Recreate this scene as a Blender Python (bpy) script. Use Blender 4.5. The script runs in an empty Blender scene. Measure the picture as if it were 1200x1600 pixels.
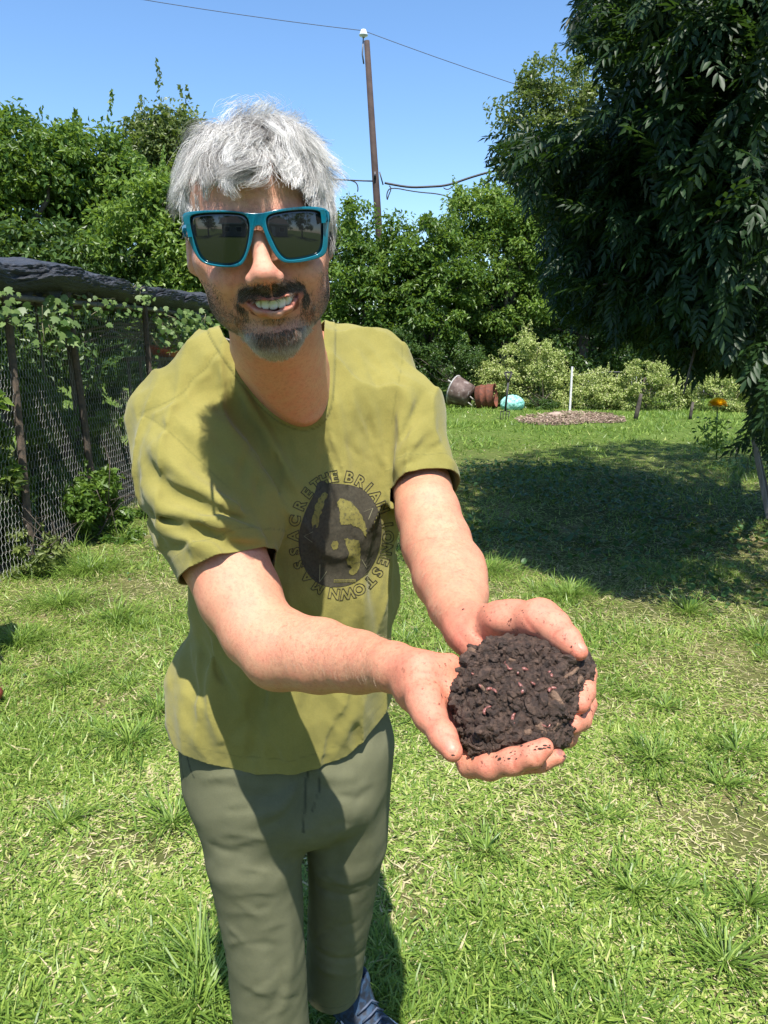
import bpy, bmesh, math, random, os
import numpy as np
from mathutils import Vector, Matrix
from mathutils.bvhtree import BVHTree
from mathutils import noise as mnoise

random.seed(7)
RNG = np.random.default_rng(7)
SC = bpy.context.scene
COL = SC.collection
F32 = np.float32

# ------------------------------------------------------------------ camera
CAMH, PITCH, FPX = 1.50, math.radians(13.0), 1150.0
cam_d = bpy.data.cameras.new('camera')
cam_d.sensor_fit = 'VERTICAL'
cam_d.sensor_height = 36.0
cam_d.lens = 36.0 * FPX / 1600.0
cam_d.clip_start = 0.05
cam_d.clip_end = 500.0
cam = bpy.data.objects.new('camera', cam_d)
COL.objects.link(cam)
cam.location = (0, 0, CAMH)
cam.rotation_euler = (math.radians(90) - PITCH, 0, 0)
SC.camera = cam
# ------------------------------------------------------------------ daylight
SUN_EL, SUN_AZ = math.radians(64.0), math.radians(8.0)      # high sun behind the camera, a touch from the right
SUN_DIR = np.array([math.sin(SUN_AZ) * math.cos(SUN_EL), -math.cos(SUN_AZ) * math.cos(SUN_EL), math.sin(SUN_EL)])
world = bpy.data.worlds.new('World')
SC.world = world
world.use_nodes = True
wn = world.node_tree
wn.nodes.clear()
sky = wn.nodes.new('ShaderNodeTexSky')
sky.sky_type = 'NISHITA'
sky.sun_disc = False
sky.sun_elevation = SUN_EL
sky.sun_rotation = math.radians(180.0) - SUN_AZ
sky.air_density = 1.0
sky.dust_density = 0.6
sky.ozone_density = 3.5
sky.altitude = 100
wb = wn.nodes.new('ShaderNodeBackground')
wb.inputs['Strength'].default_value = 0.12
wo = wn.nodes.new('ShaderNodeOutputWorld')
hsv = wn.nodes.new('ShaderNodeHueSaturation')
hsv.inputs['Saturation'].default_value = 1.12
wn.links.new(sky.outputs[0], hsv.inputs['Color'])
wn.links.new(hsv.outputs[0], wb.inputs[0])
wn.links.new(wb.outputs[0], wo.inputs[0])
sun_d = bpy.data.lights.new('sun', 'SUN')
sun_d.energy = 4.6
sun_d.angle = math.radians(0.53)
sun_d.color = (1.0, 0.955, 0.88)
sun = bpy.data.objects.new('sun', sun_d)
COL.objects.link(sun)
sun.rotation_euler = Vector(SUN_DIR).to_track_quat('Z', 'Y').to_euler()
SC.view_settings.view_transform = 'Standard'
SC.view_settings.look = 'None'
SC.view_settings.gamma = 1.0
SC.view_settings.use_curve_mapping = False
SC.view_settings.exposure = 1.0
SC.cycles.max_bounces = 8
SC.cycles.transparent_max_bounces = 24
SC.cycles.use_denoising = True

# ------------------------------------------------------------------ helpers
CP, SP = math.cos(PITCH), math.sin(PITCH)

def W(px, py, d):
    """world point seen at photograph pixel (px,py) at axial distance d metres"""
    u = (px - 600.0) / FPX * d
    v = (py - 800.0) / FPX * d
    return np.array([u, d * CP - v * SP, CAMH - d * SP - v * CP])

def G(px, py, z=0.0):
    """the point of the plane at height z seen at that pixel"""
    v = (py - 800.0) / FPX
    d = (CAMH - z) / (SP + v * CP)
    return W(px, py, d)

def WY(px, py, Y):
    """the point at ground distance Y seen at that pixel"""
    v = (py - 800.0) / FPX
    return W(px, py, Y / (CP - v * SP))

def tag(o, label=None, cat=None, group=None, kind=None):
    if label: o['label'] = label
    if cat: o['category'] = cat
    if group: o['group'] = group
    if kind: o['kind'] = kind
    return o

def empty(name, loc=(0, 0, 0), label=None, cat=None, group=None):
    o = bpy.data.objects.new(name, None)
    COL.objects.link(o)
    o.location = Vector([float(c) for c in loc])
    o.empty_display_size = 0.1
    return tag(o, label, cat, group)

def link(name, data, parent=None, mat=None):
    o = bpy.data.objects.new(name, data)
    COL.objects.link(o)
    if mat is not None:
        data.materials.clear() if hasattr(data, 'materials') else None
        data.materials.append(mat)
    if parent is not None:
        o.parent = parent
        if parent.type == 'EMPTY':      # geometry is written in world coordinates
            o.matrix_parent_inverse = Matrix.Translation(-Vector(parent.location))
    return o

def np_mesh(name, V, Fc, smooth=True):
    """V (n,3), Fc (m,k) array of equal-sized faces"""
    me = bpy.data.meshes.new(name)
    V = np.asarray(V, dtype=F32)
    Fc = np.asarray(Fc, dtype=np.int32)
    n, (m, k) = len(V), Fc.shape
    me.vertices.add(n)
    me.vertices.foreach_set('co', V.ravel())
    me.loops.add(m * k)
    me.loops.foreach_set('vertex_index', Fc.ravel())
    me.polygons.add(m)
    me.polygons.foreach_set('loop_start', np.arange(m, dtype=np.int32) * k)
    me.polygons.foreach_set('loop_total', np.full(m, k, dtype=np.int32))
    me.polygons.foreach_set('use_smooth', np.full(m, smooth, dtype=bool))
    me.update(calc_edges=True)
    return me

def set_attr(me, name, vals, typ='FLOAT'):
    a = me.attributes.new(name, typ, 'POINT')
    vals = np.asarray(vals, dtype=F32)
    a.data.foreach_set('color' if typ == 'FLOAT_COLOR' else ('vector' if typ == 'FLOAT_VECTOR' else 'value'), vals.ravel())

class NT:
    """small node-tree writer"""
    def __init__(self, name):
        self.m = bpy.data.materials.new(name)
        self.m.use_nodes = True
        self.t = self.m.node_tree
        self.b = self.t.nodes['Principled BSDF']
    def n(self, typ, **kw):
        nd = self.t.nodes.new(typ)
        for k, v in kw.items():
            if k.startswith('_'):
                setattr(nd, k[1:], v)
            else:
                k2 = k.replace('__', ' ')
                self.set(nd.inputs[k2] if not k2.isdigit() else nd.inputs[int(k2)], v)
        return nd
    def set(self, sock, v):
        if isinstance(v, bpy.types.NodeSocket):
            self.t.links.new(v, sock)
        elif isinstance(v, (tuple, list)) and len(v) == 3 and sock.type == 'RGBA':
            sock.default_value = (*v, 1)
        else:
            sock.default_value = v
    def noise(self, scale, detail=4, rough=0.55, vec=None, dist=0.0):
        nd = self.n('ShaderNodeTexNoise', Scale=scale, Detail=detail, Roughness=rough, Distortion=dist)
        self.set(nd.inputs['Vector'], vec if vec is not None else self.coord())
        return nd.outputs['Fac']
    def coord(self, out='Object'):
        if not hasattr(self, '_tc'):
            self._tc = self.t.nodes.new('ShaderNodeTexCoord')
        return self._tc.outputs[out]
    def mapping(self, scale, vec=None, rot=(0, 0, 0)):
        nd = self.n('ShaderNodeMapping')
        nd.inputs['Scale'].default_value = scale
        nd.inputs['Rotation'].default_value = rot
        self.set(nd.inputs['Vector'], vec if vec is not None else self.coord())
        return nd.outputs[0]
    def ramp(self, fac, stops):
        nd = self.n('ShaderNodeValToRGB')
        cr = nd.color_ramp
        while len(cr.elements) < len(stops):
            cr.elements.new(0.5)
        for e, (p, c) in zip(cr.elements, stops):
            e.position = p
            e.color = (*c, 1) if len(c) == 3 else c
        self.set(nd.inputs[0], fac)
        return nd.outputs[0]
    def mix(self, fac, a, b, mode='MIX'):
        nd = self.t.nodes.new('ShaderNodeMix')
        nd.data_type = 'RGBA'
        nd.blend_type = mode
        self.set(nd.inputs[0], fac)
        self.set(nd.inputs[6], a)
        self.set(nd.inputs[7], b)
        return nd.outputs[2]
    def math(self, op, a, b=0.0, clamp=False):
        nd = self.t.nodes.new('ShaderNodeMath')
        nd.operation = op
        nd.use_clamp = clamp
        self.set(nd.inputs[0], a)
        self.set(nd.inputs[1], b)
        return nd.outputs[0]
    def attr(self, name, out='Fac'):
        nd = self.t.nodes.new('ShaderNodeAttribute')
        nd.attribute_name = name
        return nd.outputs[out]
    def bump(self, h, strength=0.3, dist=0.01):
        nd = self.n('ShaderNodeBump', Strength=strength, Distance=dist, Height=h)
        self.t.links.new(nd.outputs[0], self.b.inputs['Normal'])
        return nd
    def P(self, **kw):
        for k, v in kw.items():
            self.set(self.b.inputs[k.replace('__', ' ')], v)
        return self

def simple_mat(name, c1, c2=None, rough=0.6, nscale=20, bump=0.0, bscale=None, metallic=0.0, spec=0.5):
    m = NT(name)
    if c2 is None:
        c2 = tuple(c * 0.7 for c in c1)
    m.P(Base__Color=m.ramp(m.noise(nscale), [(0.35, c1), (0.65, c2)]), Roughness=rough, Metallic=metallic)
    m.b.inputs['Specular IOR Level'].default_value = spec
    if bump:
        m.bump(m.noise(bscale or nscale * 3), bump, 0.005)
    return m.m

def leaf_mat(name, c_dark, c_light, rough=0.45, trans=0.35, tcol=None, vname='v', spec=0.4):
    """two-sided foliage: per-leaf tone from attribute v"""
    m = NT(name)
    v = m.attr(vname)
    col = m.ramp(v, [(0.0, c_dark), (1.0, c_light)])
    m.P(Base__Color=col, Roughness=rough)
    m.b.inputs['Specular IOR Level'].default_value = spec
    tr = m.n('ShaderNodeBsdfTranslucent', Color=m.mix(0.6, col, tcol or (0.22, 0.33, 0.02)))
    mx = m.n('ShaderNodeMixShader')
    mx.inputs[0].default_value = trans
    m.t.links.new(m.b.outputs[0], mx.inputs[1])
    m.t.links.new(tr.outputs[0], mx.inputs[2])
    out = [n for n in m.t.nodes if n.type == 'OUTPUT_MATERIAL'][0]
    m.t.links.new(mx.outputs[0], out.inputs[0])
    return m.m

def tube(pts, rads, seg=8, cap=True):
    """verts, quads/tris of a swept tube (returned as list faces)"""
    pts = [Vector([float(c) for c in p]) for p in pts]
    if not hasattr(rads, '__len__'):
        rads = [rads] * len(pts)
    V, Fs = [], []
    up = None
    for i, p in enumerate(pts):
        t = (pts[min(i + 1, len(pts) - 1)] - pts[max(i - 1, 0)]).normalized()
        if up is None:
            up = t.orthogonal().normalized()
        up = (up - t * up.dot(t)).normalized()
        s = t.cross(up)
        for k in range(seg):
            a = 2 * math.pi * k / seg
            V.append(tuple(p + (up * math.cos(a) + s * math.sin(a)) * rads[i]))
    for i in range(len(pts) - 1):
        for k in range(seg):
            k2 = (k + 1) % seg
            Fs.append((i * seg + k, i * seg + k2, (i + 1) * seg + k2, (i + 1) * seg + k))
    if cap:
        Fs.append(tuple(range(seg - 1, -1, -1)))
        n = (len(pts) - 1) * seg
        Fs.append(tuple(range(n, n + seg)))
    return V, Fs

class MB:
    """collects shapes into ONE mesh"""
    def __init__(self):
        self.V, self.F = [], []
    def add(self, V, Fs):
        o = len(self.V)
        self.V += [tuple(v) for v in V]
        self.F += [tuple(i + o for i in f) for f in Fs]
        return self
    def tube(self, pts, rads, seg=8, cap=True):
        return self.add(*tube(pts, rads, seg, cap))
    def box(self, c, s, M=None):
        c = Vector([float(x) for x in c])
        V = []
        for x in (-1, 1):
            for y in (-1, 1):
                for z in (-1, 1):
                    v = Vector((x * s[0] / 2, y * s[1] / 2, z * s[2] / 2))
                    V.append(c + (M @ v if M else v))
        return self.add(V, [(0, 1, 3, 2), (4, 6, 7, 5), (0, 4, 5, 1), (2, 3, 7, 6), (0, 2, 6, 4), (1, 5, 7, 3)])
    def lathe(self, prof, seg=24, M=None):
        V, Fs = [], []
        for r, z in prof:
            for k in range(seg):
                a = 2 * math.pi * k / seg
                v = Vector((r * math.cos(a), r * math.sin(a), z))
                V.append(M @ v if M else v)
        for i in range(len(prof) - 1):
            for k in range(seg):
                k2 = (k + 1) % seg
                Fs.append((i * seg + k, i * seg + k2, (i + 1) * seg + k2, (i + 1) * seg + k))
        return self.add(V, Fs)
    def build(self, name, mat=None, parent=None, smooth=True, bevel=0.0):
        me = bpy.data.meshes.new(name)
        me.from_pydata([tuple(float(c) for c in v) for v in self.V], [], self.F)
        me.update()
        if smooth:
            me.polygons.foreach_set('use_smooth', np.ones(len(me.polygons), dtype=bool))
        o = link(name, me, parent, mat)
        if bevel:
            b = o.modifiers.new('bevel', 'BEVEL')
            b.width = bevel
            b.segments = 2
            b.limit_method = 'ANGLE'
        return o

# ------------------------------------------------------------------ implicit surfaces
def _a(v):
    return np.asarray(v, dtype=F32)

class Field:
    """list of ops on a distance field, meshed with surface nets on sparse blocks"""
    def __init__(self):
        self.ops = []
    def op(self, fn, c, r, k, mode):
        self.ops.append((fn, _a(c), float(r), float(k), mode))
    # --- primitives
    def cone(self, a, b, ra, rb, k=0.01, mode='+'):
        a, b = _a(a), _a(b)
        ab = b - a
        L2 = float(ab @ ab) + 1e-12
        def fn(P):
            t = np.clip(((P - a) @ ab) / L2, 0, 1)
            q = P - a - t[:, None] * ab
            return np.sqrt((q * q).sum(1)) - (ra + (rb - ra) * t)
        self.op(fn, (a + b) / 2, math.sqrt(L2) / 2 + max(ra, rb), k, mode)
        return self
    def chain(self, pts, rads, k=0.01, mode='+'):
        for i in range(len(pts) - 1):
            self.cone(pts[i], pts[i + 1], rads[i], rads[i + 1], k, mode)
        return self
    def econe(self, a, b, u, ra, rb, k=0.01, mode='+'):
        """tapered capsule with elliptical section; u = direction of the first radius"""
        a, b, u = _a(a), _a(b), _a(u)
        ab = b - a
        L = float(np.linalg.norm(ab)) + 1e-9
        w = ab / L
        u = u - w * (u @ w)
        u /= np.linalg.norm(u)
        v = np.cross(w, u).astype(F32)
        def fn(P):
            q = P - a
            h = q @ w
            t = np.clip(h / L, 0, 1)
            hu, hv, hw = q @ u, q @ v, h - t * L
            ru = ra[0] + (rb[0] - ra[0]) * t
            rv = ra[1] + (rb[1] - ra[1]) * t
            rw = np.minimum(ru, rv)
            k0 = np.sqrt((hu / ru) ** 2 + (hv / rv) ** 2 + (hw / rw) ** 2) + 1e-6
            k1 = np.sqrt((hu / ru ** 2) ** 2 + (hv / rv ** 2) ** 2 + (hw / rw ** 2) ** 2) + 1e-6
            return k0 * (k0 - 1) / k1
        self.op(fn, (a + b) / 2, L / 2 + max(*ra, *rb), k, mode)
        return self
    def ell(self, c, A, r, k=0.01, mode='+'):
        """ellipsoid: A rows = axes, r = radii"""
        c, A, r = _a(c), _a(A), _a(r)
        def fn(P):
            q = (P - c) @ A.T
            k0 = np.sqrt(((q / r) ** 2).sum(1)) + 1e-6
            k1 = np.sqrt(((q / r ** 2) ** 2).sum(1)) + 1e-6
            return k0 * (k0 - 1) / k1
        self.op(fn, c, float(r.max()), k, mode)
        return self
    def fold(self, pts, amp, w, taper=True):
        """raise (amp>0) or sink (amp<0) the surface along a polyline"""
        pts = np.asarray(pts, dtype=F32)
        seg = pts[1:] - pts[:-1]
        L = np.sqrt((seg ** 2).sum(1)) + 1e-9
        cum = np.concatenate([[0], np.cumsum(L)])
        tot = cum[-1]
        def fn(P):
            best = np.full(len(P), 1e9, dtype=F32)
            bt = np.zeros(len(P), dtype=F32)
            for i in range(len(seg)):
                t = np.clip(((P - pts[i]) @ seg[i]) / L[i] ** 2, 0, 1)
                q = P - pts[i] - t[:, None] * seg[i]
                dd = (q * q).sum(1)
                m = dd < best
                best[m] = dd[m]
                bt[m] = ((cum[i] + t * L[i]) / tot)[m]
            tp = np.sqrt(np.clip(np.sin(np.pi * np.clip(bt, 0.02, 0.98)), 0, 1)) if taper else 1.0
            return -amp * np.exp(-(best / w ** 2) ** 0.75) * tp
        c = pts.mean(0)
        self.op(fn, c, float(np.sqrt(((pts - c) ** 2).sum(1)).max()) + 3.0 * w, 0, 'd')
        return self
    def disp(self, fn, c=(0, 0, 0), r=1e3):
        self.op(fn, c, r, 0, 'd')
        return self
    # --- evaluation
    def ev(self, C, offs, brad):
        nb, m = len(C), len(offs)
        D = np.full((nb, m), 1.0, dtype=F32)
        for fn, c, r, k, mode in self.ops:
            dist = np.sqrt(((C - c) ** 2).sum(1))
            ext = r + brad + k + (0.01 if mode in '+-' else 0.0)
            if mode == '+' and brad == 0:
                ext = 1e9
            sel = np.nonzero(dist < ext)[0]
            if len(sel) == 0:
                continue
            P = (C[sel][:, None, :] + offs[None]).reshape(-1, 3)
            d = fn(P).reshape(len(sel), m).astype(F32)
            cur = D[sel]
            if mode == '+':
                if k > 0:
                    h = np.clip(k - np.abs(cur - d), 0, None) / k
                    new = np.minimum(cur, d) - h * h * k * 0.25
                else:
                    new = np.minimum(cur, d)
            elif mode == '-':
                d = -d
                if k > 0:
                    h = np.clip(k - np.abs(cur - d), 0, None) / k
                    new = np.maximum(cur, d) + h * h * k * 0.25
                else:
                    new = np.maximum(cur, d)
            elif mode == 'x':
                new = np.maximum(cur, d)
            else:
                new = cur + d
            D[sel] = new
        return D
    def at(self, P):
        return self.ev(_a(P).reshape(-1, 3), np.zeros((1, 3), F32), 0.0)[:, 0]
    def cast(self, o, d, tmax=2.5):
        """sphere-trace rays, o (n,3), d (n,3)"""
        o, d = _a(o).reshape(-1, 3), _a(d).reshape(-1, 3)
        d = d / np.linalg.norm(d, axis=1, keepdims=True)
        t = np.zeros(len(o), F32)
        for _ in range(60):
            f = self.at(o + t[:, None] * d)
            t = np.minimum(t + f * 0.8, tmax)
        return o + t[:, None] * d
    def pix(self, pts):
        """surface points seen at photograph pixels"""
        c = np.array([0, 0, CAMH])
        ds = np.array([W(x, y, 1.0) - c for x, y in pts])
        return self.cast(np.repeat(c[None], len(pts), 0) + ds * 0.3, ds)
    def mesh(self, lo, hi, h, B=12, act_f=1.45):
        lo, hi = _a(lo), _a(hi)
        nblk = np.ceil((hi - lo) / (B * h)).astype(int)
        bs = B * h
        g = np.stack(np.meshgrid(*[np.arange(n) for n in nblk], indexing='ij'), -1).reshape(-1, 3)
        C = lo + (g + 0.5) * bs
        f0 = np.concatenate([self.ev(C[i:i + 20000].astype(F32), np.zeros((1, 3), F32), bs)[:, 0] for i in range(0, len(C), 20000)])
        act = np.abs(f0) < bs * 0.87 * act_f
        g, C = g[act], C[act].astype(F32)
        N = nblk * B + 2
        ax = (np.arange(B + 1) - B / 2) * h
        offs = np.stack(np.meshgrid(ax, ax, ax, indexing='ij'), -1).reshape(-1, 3).astype(F32)
        VI, VP, Q = [], [], []
        cid = lambda x, y, z: ((x + 1) * N[1] + (y + 1)) * N[2] + (z + 1)
        corners = [(i, j, k) for i in (0, 1) for j in (0, 1) for k in (0, 1)]
        edges = [(a, b) for a in range(8) for b in range(a + 1, 8) if sum(abs(corners[a][q] - corners[b][q]) for q in range(3)) == 1]
        cor = np.array(corners, dtype=F32)
        for s in range(0, len(C), 300):
            Cb, gb = C[s:s + 300], g[s:s + 300]
            D = self.ev(Cb, offs, bs * 0.87).reshape(len(Cb), B + 1, B + 1, B + 1)
            S = D < 0
            cnt = sum(S[:, i:B + i, j:B + j, k:B + k].astype(np.int8) for i, j, k in corners)
            b, i, j, k = np.nonzero((cnt > 0) & (cnt < 8))
            if len(b):
                cv = np.stack([D[b, i + a, j + c, k + e] for a, c, e in corners], 1)
                acc = np.zeros((len(b), 3), F32)
                num = np.zeros(len(b), F32)
                for a_, b_ in edges:
                    va, vb = cv[:, a_], cv[:, b_]
                    m = (va < 0) != (vb < 0)
                    t = np.where(m, va / np.where(m, va - vb, 1), 0)
                    pt = cor[a_] + t[:, None] * (cor[b_] - cor[a_])
                    acc += pt * m[:, None]
                    num += m
                acc /= num[:, None]
                ijk = gb[b] * B + np.stack([i, j, k], 1)
                VP.append(lo + (ijk + acc) * h)
                VI.append(cid(ijk[:, 0], ijk[:, 1], ijk[:, 2]))
            for axi in range(3):
                sl = [slice(0, B)] * 3
                s2 = list(sl)
                s2[axi] = slice(1, B + 1)
                A0, A1 = S[(slice(None), *sl)], S[(slice(None), *s2)]
                b, i, j, k = np.nonzero(A0 != A1)
                if not len(b):
                    continue
                inside = A0[b, i, j, k]
                ijk = gb[b] * B + np.stack([i, j, k], 1)
                o1, o2 = (axi + 1) % 3, (axi + 2) % 3
                def cc(d1, d2):
                    q = ijk.copy()
                    q[:, o1] += d1
                    q[:, o2] += d2
                    return cid(q[:, 0], q[:, 1], q[:, 2])
                quad = np.stack([cc(-1, -1), cc(0, -1), cc(0, 0), cc(-1, 0)], 1)
                quad[~inside] = quad[~inside][:, ::-1]
                Q.append(quad)
        VI, VP, Q = np.concatenate(VI), np.concatenate(VP), np.concatenate(Q)
        order = np.argsort(VI)
        VI, VP = VI[order], VP[order]
        idx = np.searchsorted(VI, Q).clip(0, len(VI) - 1)
        ok = (VI[idx] == Q).all(1)
        return VP, idx[ok]

def relax(V, Q, it=1, lam=0.5):
    e = np.concatenate([Q[:, [i, (i + 1) % Q.shape[1]]] for i in range(Q.shape[1])])
    V = V.astype(np.float64)
    for _ in range(it):
        S = np.zeros_like(V)
        n = np.bincount(e[:, 0], minlength=len(V)) + np.bincount(e[:, 1], minlength=len(V))
        for a in range(3):
            S[:, a] = np.bincount(e[:, 0], V[e[:, 1], a], len(V)) + np.bincount(e[:, 1], V[e[:, 0], a], len(V))
        V = V + lam * (S / np.maximum(n, 1)[:, None] - V)
    return V.astype(F32)

def clip_mesh(V, T, g):
    """keep the part of a triangle mesh where g<0 (g per vertex); returns V,T"""
    s = g[T] < 0
    c = s.sum(1)
    keep = T[c == 3]
    newV, newT = [V], [keep]
    nv = len(V)
    mixed = T[(c == 1) | (c == 2)]
    sm = s[(c == 1) | (c == 2)]
    cm = sm.sum(1)
    # rotate so that the odd vertex is first
    odd = np.where(cm == 1, np.argmax(sm, 1), np.argmax(~sm, 1))
    r = np.arange(len(mixed))
    a, b, d = mixed[r, odd], mixed[r, (odd + 1) % 3], mixed[r, (odd + 2) % 3]
    def cut(p, q):
        lo, hi = np.minimum(p, q), np.maximum(p, q)
        return lo.astype(np.int64) * nv + hi
    k1, k2 = cut(a, b), cut(a, d)
    uk, inv = np.unique(np.concatenate([k1, k2]), return_inverse=True)
    lo, hi = uk // nv, uk % nv
    t = g[lo] / (g[lo] - g[hi])
    newV.append(V[lo] + t[:, None] * (V[hi] - V[lo]))
    i1, i2 = inv[:len(k1)] + nv, inv[len(k1):] + nv
    one = cm == 1
    newT.append(np.stack([a, i1, i2], 1)[one])
    newT.append(np.stack([i1, b, d], 1)[~one])
    newT.append(np.stack([i1, d, i2], 1)[~one])
    V2, T2 = np.concatenate(newV), np.concatenate(newT)
    used = np.unique(T2)
    remap = np.full(len(V2), -1)
    remap[used] = np.arange(len(used))
    return V2[used].astype(F32), remap[T2]

def tris(Q):
    return np.concatenate([Q[:, [0, 1, 2]], Q[:, [0, 2, 3]]])

def sinnoise(seed, scale, n=10, stretch=(1, 1, 1)):
    """cheap smooth 3-D noise, about -1..1"""
    r = np.random.default_rng(seed)
    K = r.normal(size=(n, 3)).astype(F32) * np.array(stretch, F32) * scale
    ph = r.uniform(0, 6.28, n).astype(F32)
    def f(P):
        return np.sin(P @ K.T + ph).sum(1) / math.sqrt(n) * 0.9
    return f

def project(P):
    q = P - np.array([0, 0, CAMH])
    dep = q[:, 1] * CP - q[:, 2] * SP
    up = q[:, 1] * SP + q[:, 2] * CP
    return 600 + FPX * q[:, 0] / dep, 800 - FPX * up / dep, dep
def poly_sd(px, py, poly):
    """signed distance in pixels, >0 inside"""
    best = np.full(len(px), 1e9)
    inside = np.zeros(len(px), bool)
    n = len(poly)
    for i in range(n):
        (x0, y0), (x1, y1) = poly[i], poly[(i + 1) % n]
        ex, ey = x1 - x0, y1 - y0
        t = np.clip(((px - x0) * ex + (py - y0) * ey) / (ex * ex + ey * ey), 0, 1)
        best = np.minimum(best, np.hypot(px - x0 - t * ex, py - y0 - t * ey))
        cr = ((y0 > py) != (y1 > py))
        with np.errstate(divide='ignore', invalid='ignore'):
            xi = x0 + (py - y0) * ex / (ey if ey else 1e-9)
        inside ^= cr & (px < xi)
    return np.where(inside, best, -best)
def chaikin(p, it=2, closed=True):
    for _ in range(it):
        q = []
        n = len(p)
        for i in range(n if closed else n - 1):
            a, b = p[i], p[(i + 1) % n]
            q += [tuple(np.array(a) * .75 + np.array(b) * .25), tuple(np.array(a) * .25 + np.array(b) * .75)]
        p = q
    return p
def lerp(a, b, t):
    return a + (b - a) * t

def R(rpx, d):
    return rpx * d / FPX

def soft(x, a, b):
    t = np.clip((x - a) / (b - a), 0, 1)
    return t * t * (3 - 2 * t)

SKIP = set(os.environ.get('SKIP', '').split(','))
# ================================================================== GROUND AND GRASS
SHADE_PX = [(430, 900), (560, 885), (700, 868), (760, 866), (830, 880), (900, 905), (960, 930), (1040, 948), (1120, 955), (1250, 985), (1500, 1050), (2100, 1000), (2100, 720), (1500, 660), (1200, 668), (1080, 690), (1000, 684), (930, 690), (850, 700), (760, 714), (700, 722), (560, 735), (430, 750)]
SHADE = [tuple(G(a, b)[:2]) for a, b in SHADE_PX]
BARE_PX = [(1010, 948, .48, .34), (930, 905, .3, .3), (1185, 1310, .20, .28), (655, 1440, .09, .14), (205, 912, .35, .28), (790, 722, .35, .5), (1195, 1060, .2, .12), (520, 1000, .1, .1), (60, 1260, .08, .06), (430, 1330, .1, .1), (930, 1370, .05, .05), (1140, 1475, .05, .05), (250, 1340, .05, .06), (700, 1180, .06, .07), (330, 900, .4, .4), (1170, 1500, .06, .08), (660, 1520, .05, .05)]
BARE = [(*G(a, b)[:2], rx, ry) for a, b, rx, ry in BARE_PX]
_g1, _g2 = sinnoise(301, .8, 8, (1, 1, 0)), sinnoise(302, 4.5, 10, (1, 1, 0))
def gz(x, y):
    P = np.stack([np.asarray(x, F32).ravel(), np.asarray(y, F32).ravel(), np.zeros(np.size(x), F32)], 1)
    r = np.hypot(P[:, 0], P[:, 1])
    return (0.018 * _g1(P) * np.clip(r / 6, .2, 1) + 0.006 * _g2(P)).reshape(np.shape(x))
def bareness(x, y):
    b = np.zeros(np.shape(x))
    for cx, cy, rx, ry in BARE:
        b = np.maximum(b, np.exp(-(((x - cx) / rx) ** 2 + ((y - cy) / ry) ** 2)))
    return b
def build_ground():
    # finer near the camera, stretching to the horizon
    t = np.linspace(-1, 1, 161)
    xs = np.sign(t) * (np.abs(t) ** 3 * 170 + np.abs(t) * 10)
    X, Y = np.meshgrid(xs, xs + 5, indexing='ij')
    Z = gz(X, Y) * np.clip(1.5 - np.hypot(X, Y) / 60, 0, 1)
    V = np.stack([X, Y, Z], -1).reshape(-1, 3)
    n = len(xs)
    i, j = np.meshgrid(np.arange(n - 1), np.arange(n - 1), indexing='ij')
    a = (i * n + j).ravel()
    Q = np.stack([a, a + n, a + n + 1, a + 1], 1)
    me = np_mesh('ground', V, Q)
    m = NT('lawn_soil')
    far = m.ramp(m.math('MULTIPLY', m.n('ShaderNodeSeparateXYZ', Vector=m.coord()).outputs[1], .05), [(.40, (0, 0, 0)), (.62, (1, 1, 1))])
    c1 = m.ramp(m.noise(2.2, 6, 0.65), [(0.3, (0.055, 0.075, 0.020)), (0.55, (0.11, 0.12, 0.042)), (0.75, (0.30, 0.235, 0.14))])
    c2 = m.ramp(m.noise(90, 5, 0.7), [(0.3, (0.5, 0.5, 0.5)), (0.7, (1.3, 1.25, 1.15))])
    back = m.ramp(m.math('MULTIPLY', m.n('ShaderNodeSeparateXYZ', Vector=m.coord()).outputs[1], -.2, True), [(.05, (0, 0, 0)), (.3, (1, 1, 1))])
    far = m.math('MAXIMUM', far, back)
    c1 = m.mix(far, c1, (0.10, 0.155, 0.035))
    m.P(Base__Color=m.mix(1.0, c1, c2, 'MULTIPLY'), Roughness=0.95)
    m.b.inputs['Specular IOR Level'].default_value = 0.1
    m.bump(m.noise(70, 6, 0.7), 0.6, 0.02)
    tag(link('ground', me, None, m.m), kind='structure')

def blades(x, y, length, width, az, lean, curl, v, seg=2, z0=None):
    """grass blades as one vertex/face set; v = tone per blade"""
    n = len(x)
    z = gz(x, y) if z0 is None else z0
    base = np.stack([x, y, z - 0.003], 1)
    d = np.stack([np.cos(az), np.sin(az), np.zeros(n)], 1)
    rs = np.random.default_rng(n)
    wa = az + math.pi / 2 + rs.normal(size=n) * 0.7
    s = np.stack([np.cos(wa), np.sin(wa), np.zeros(n)], 1)
    Vs = []
    for k in range(seg + 1):
        t = k / seg
        ang = lean + curl * t
        c = base + d * (np.sin(ang) * length * t)[:, None] + np.array([0, 0, 1]) * (np.maximum(np.cos(ang), -0.15) * length * t)[:, None]
        c[:, 2] = np.maximum(c[:, 2], z + 0.004)
        if k < seg:
            w = (width * (1 - 0.45 * t ** 2) / 2)[:, None]
            Vs += [c - s * w, c + s * w]
        else:
            Vs += [c]
    V = np.stack(Vs, 1)                       # n, 2seg+1, 3
    m = 2 * seg + 1
    T = []
    for k in range(seg - 1):
        T += [(2 * k, 2 * k + 1, 2 * k + 3), (2 * k, 2 * k + 3, 2 * k + 2)]
    T += [(2 * seg - 2, 2 * seg - 1, 2 * seg)]
    T = np.array(T)[None] + (np.arange(n) * m)[:, None, None]
    return V.reshape(-1, 3), T.reshape(-1, 3), np.repeat(v, m)

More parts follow.
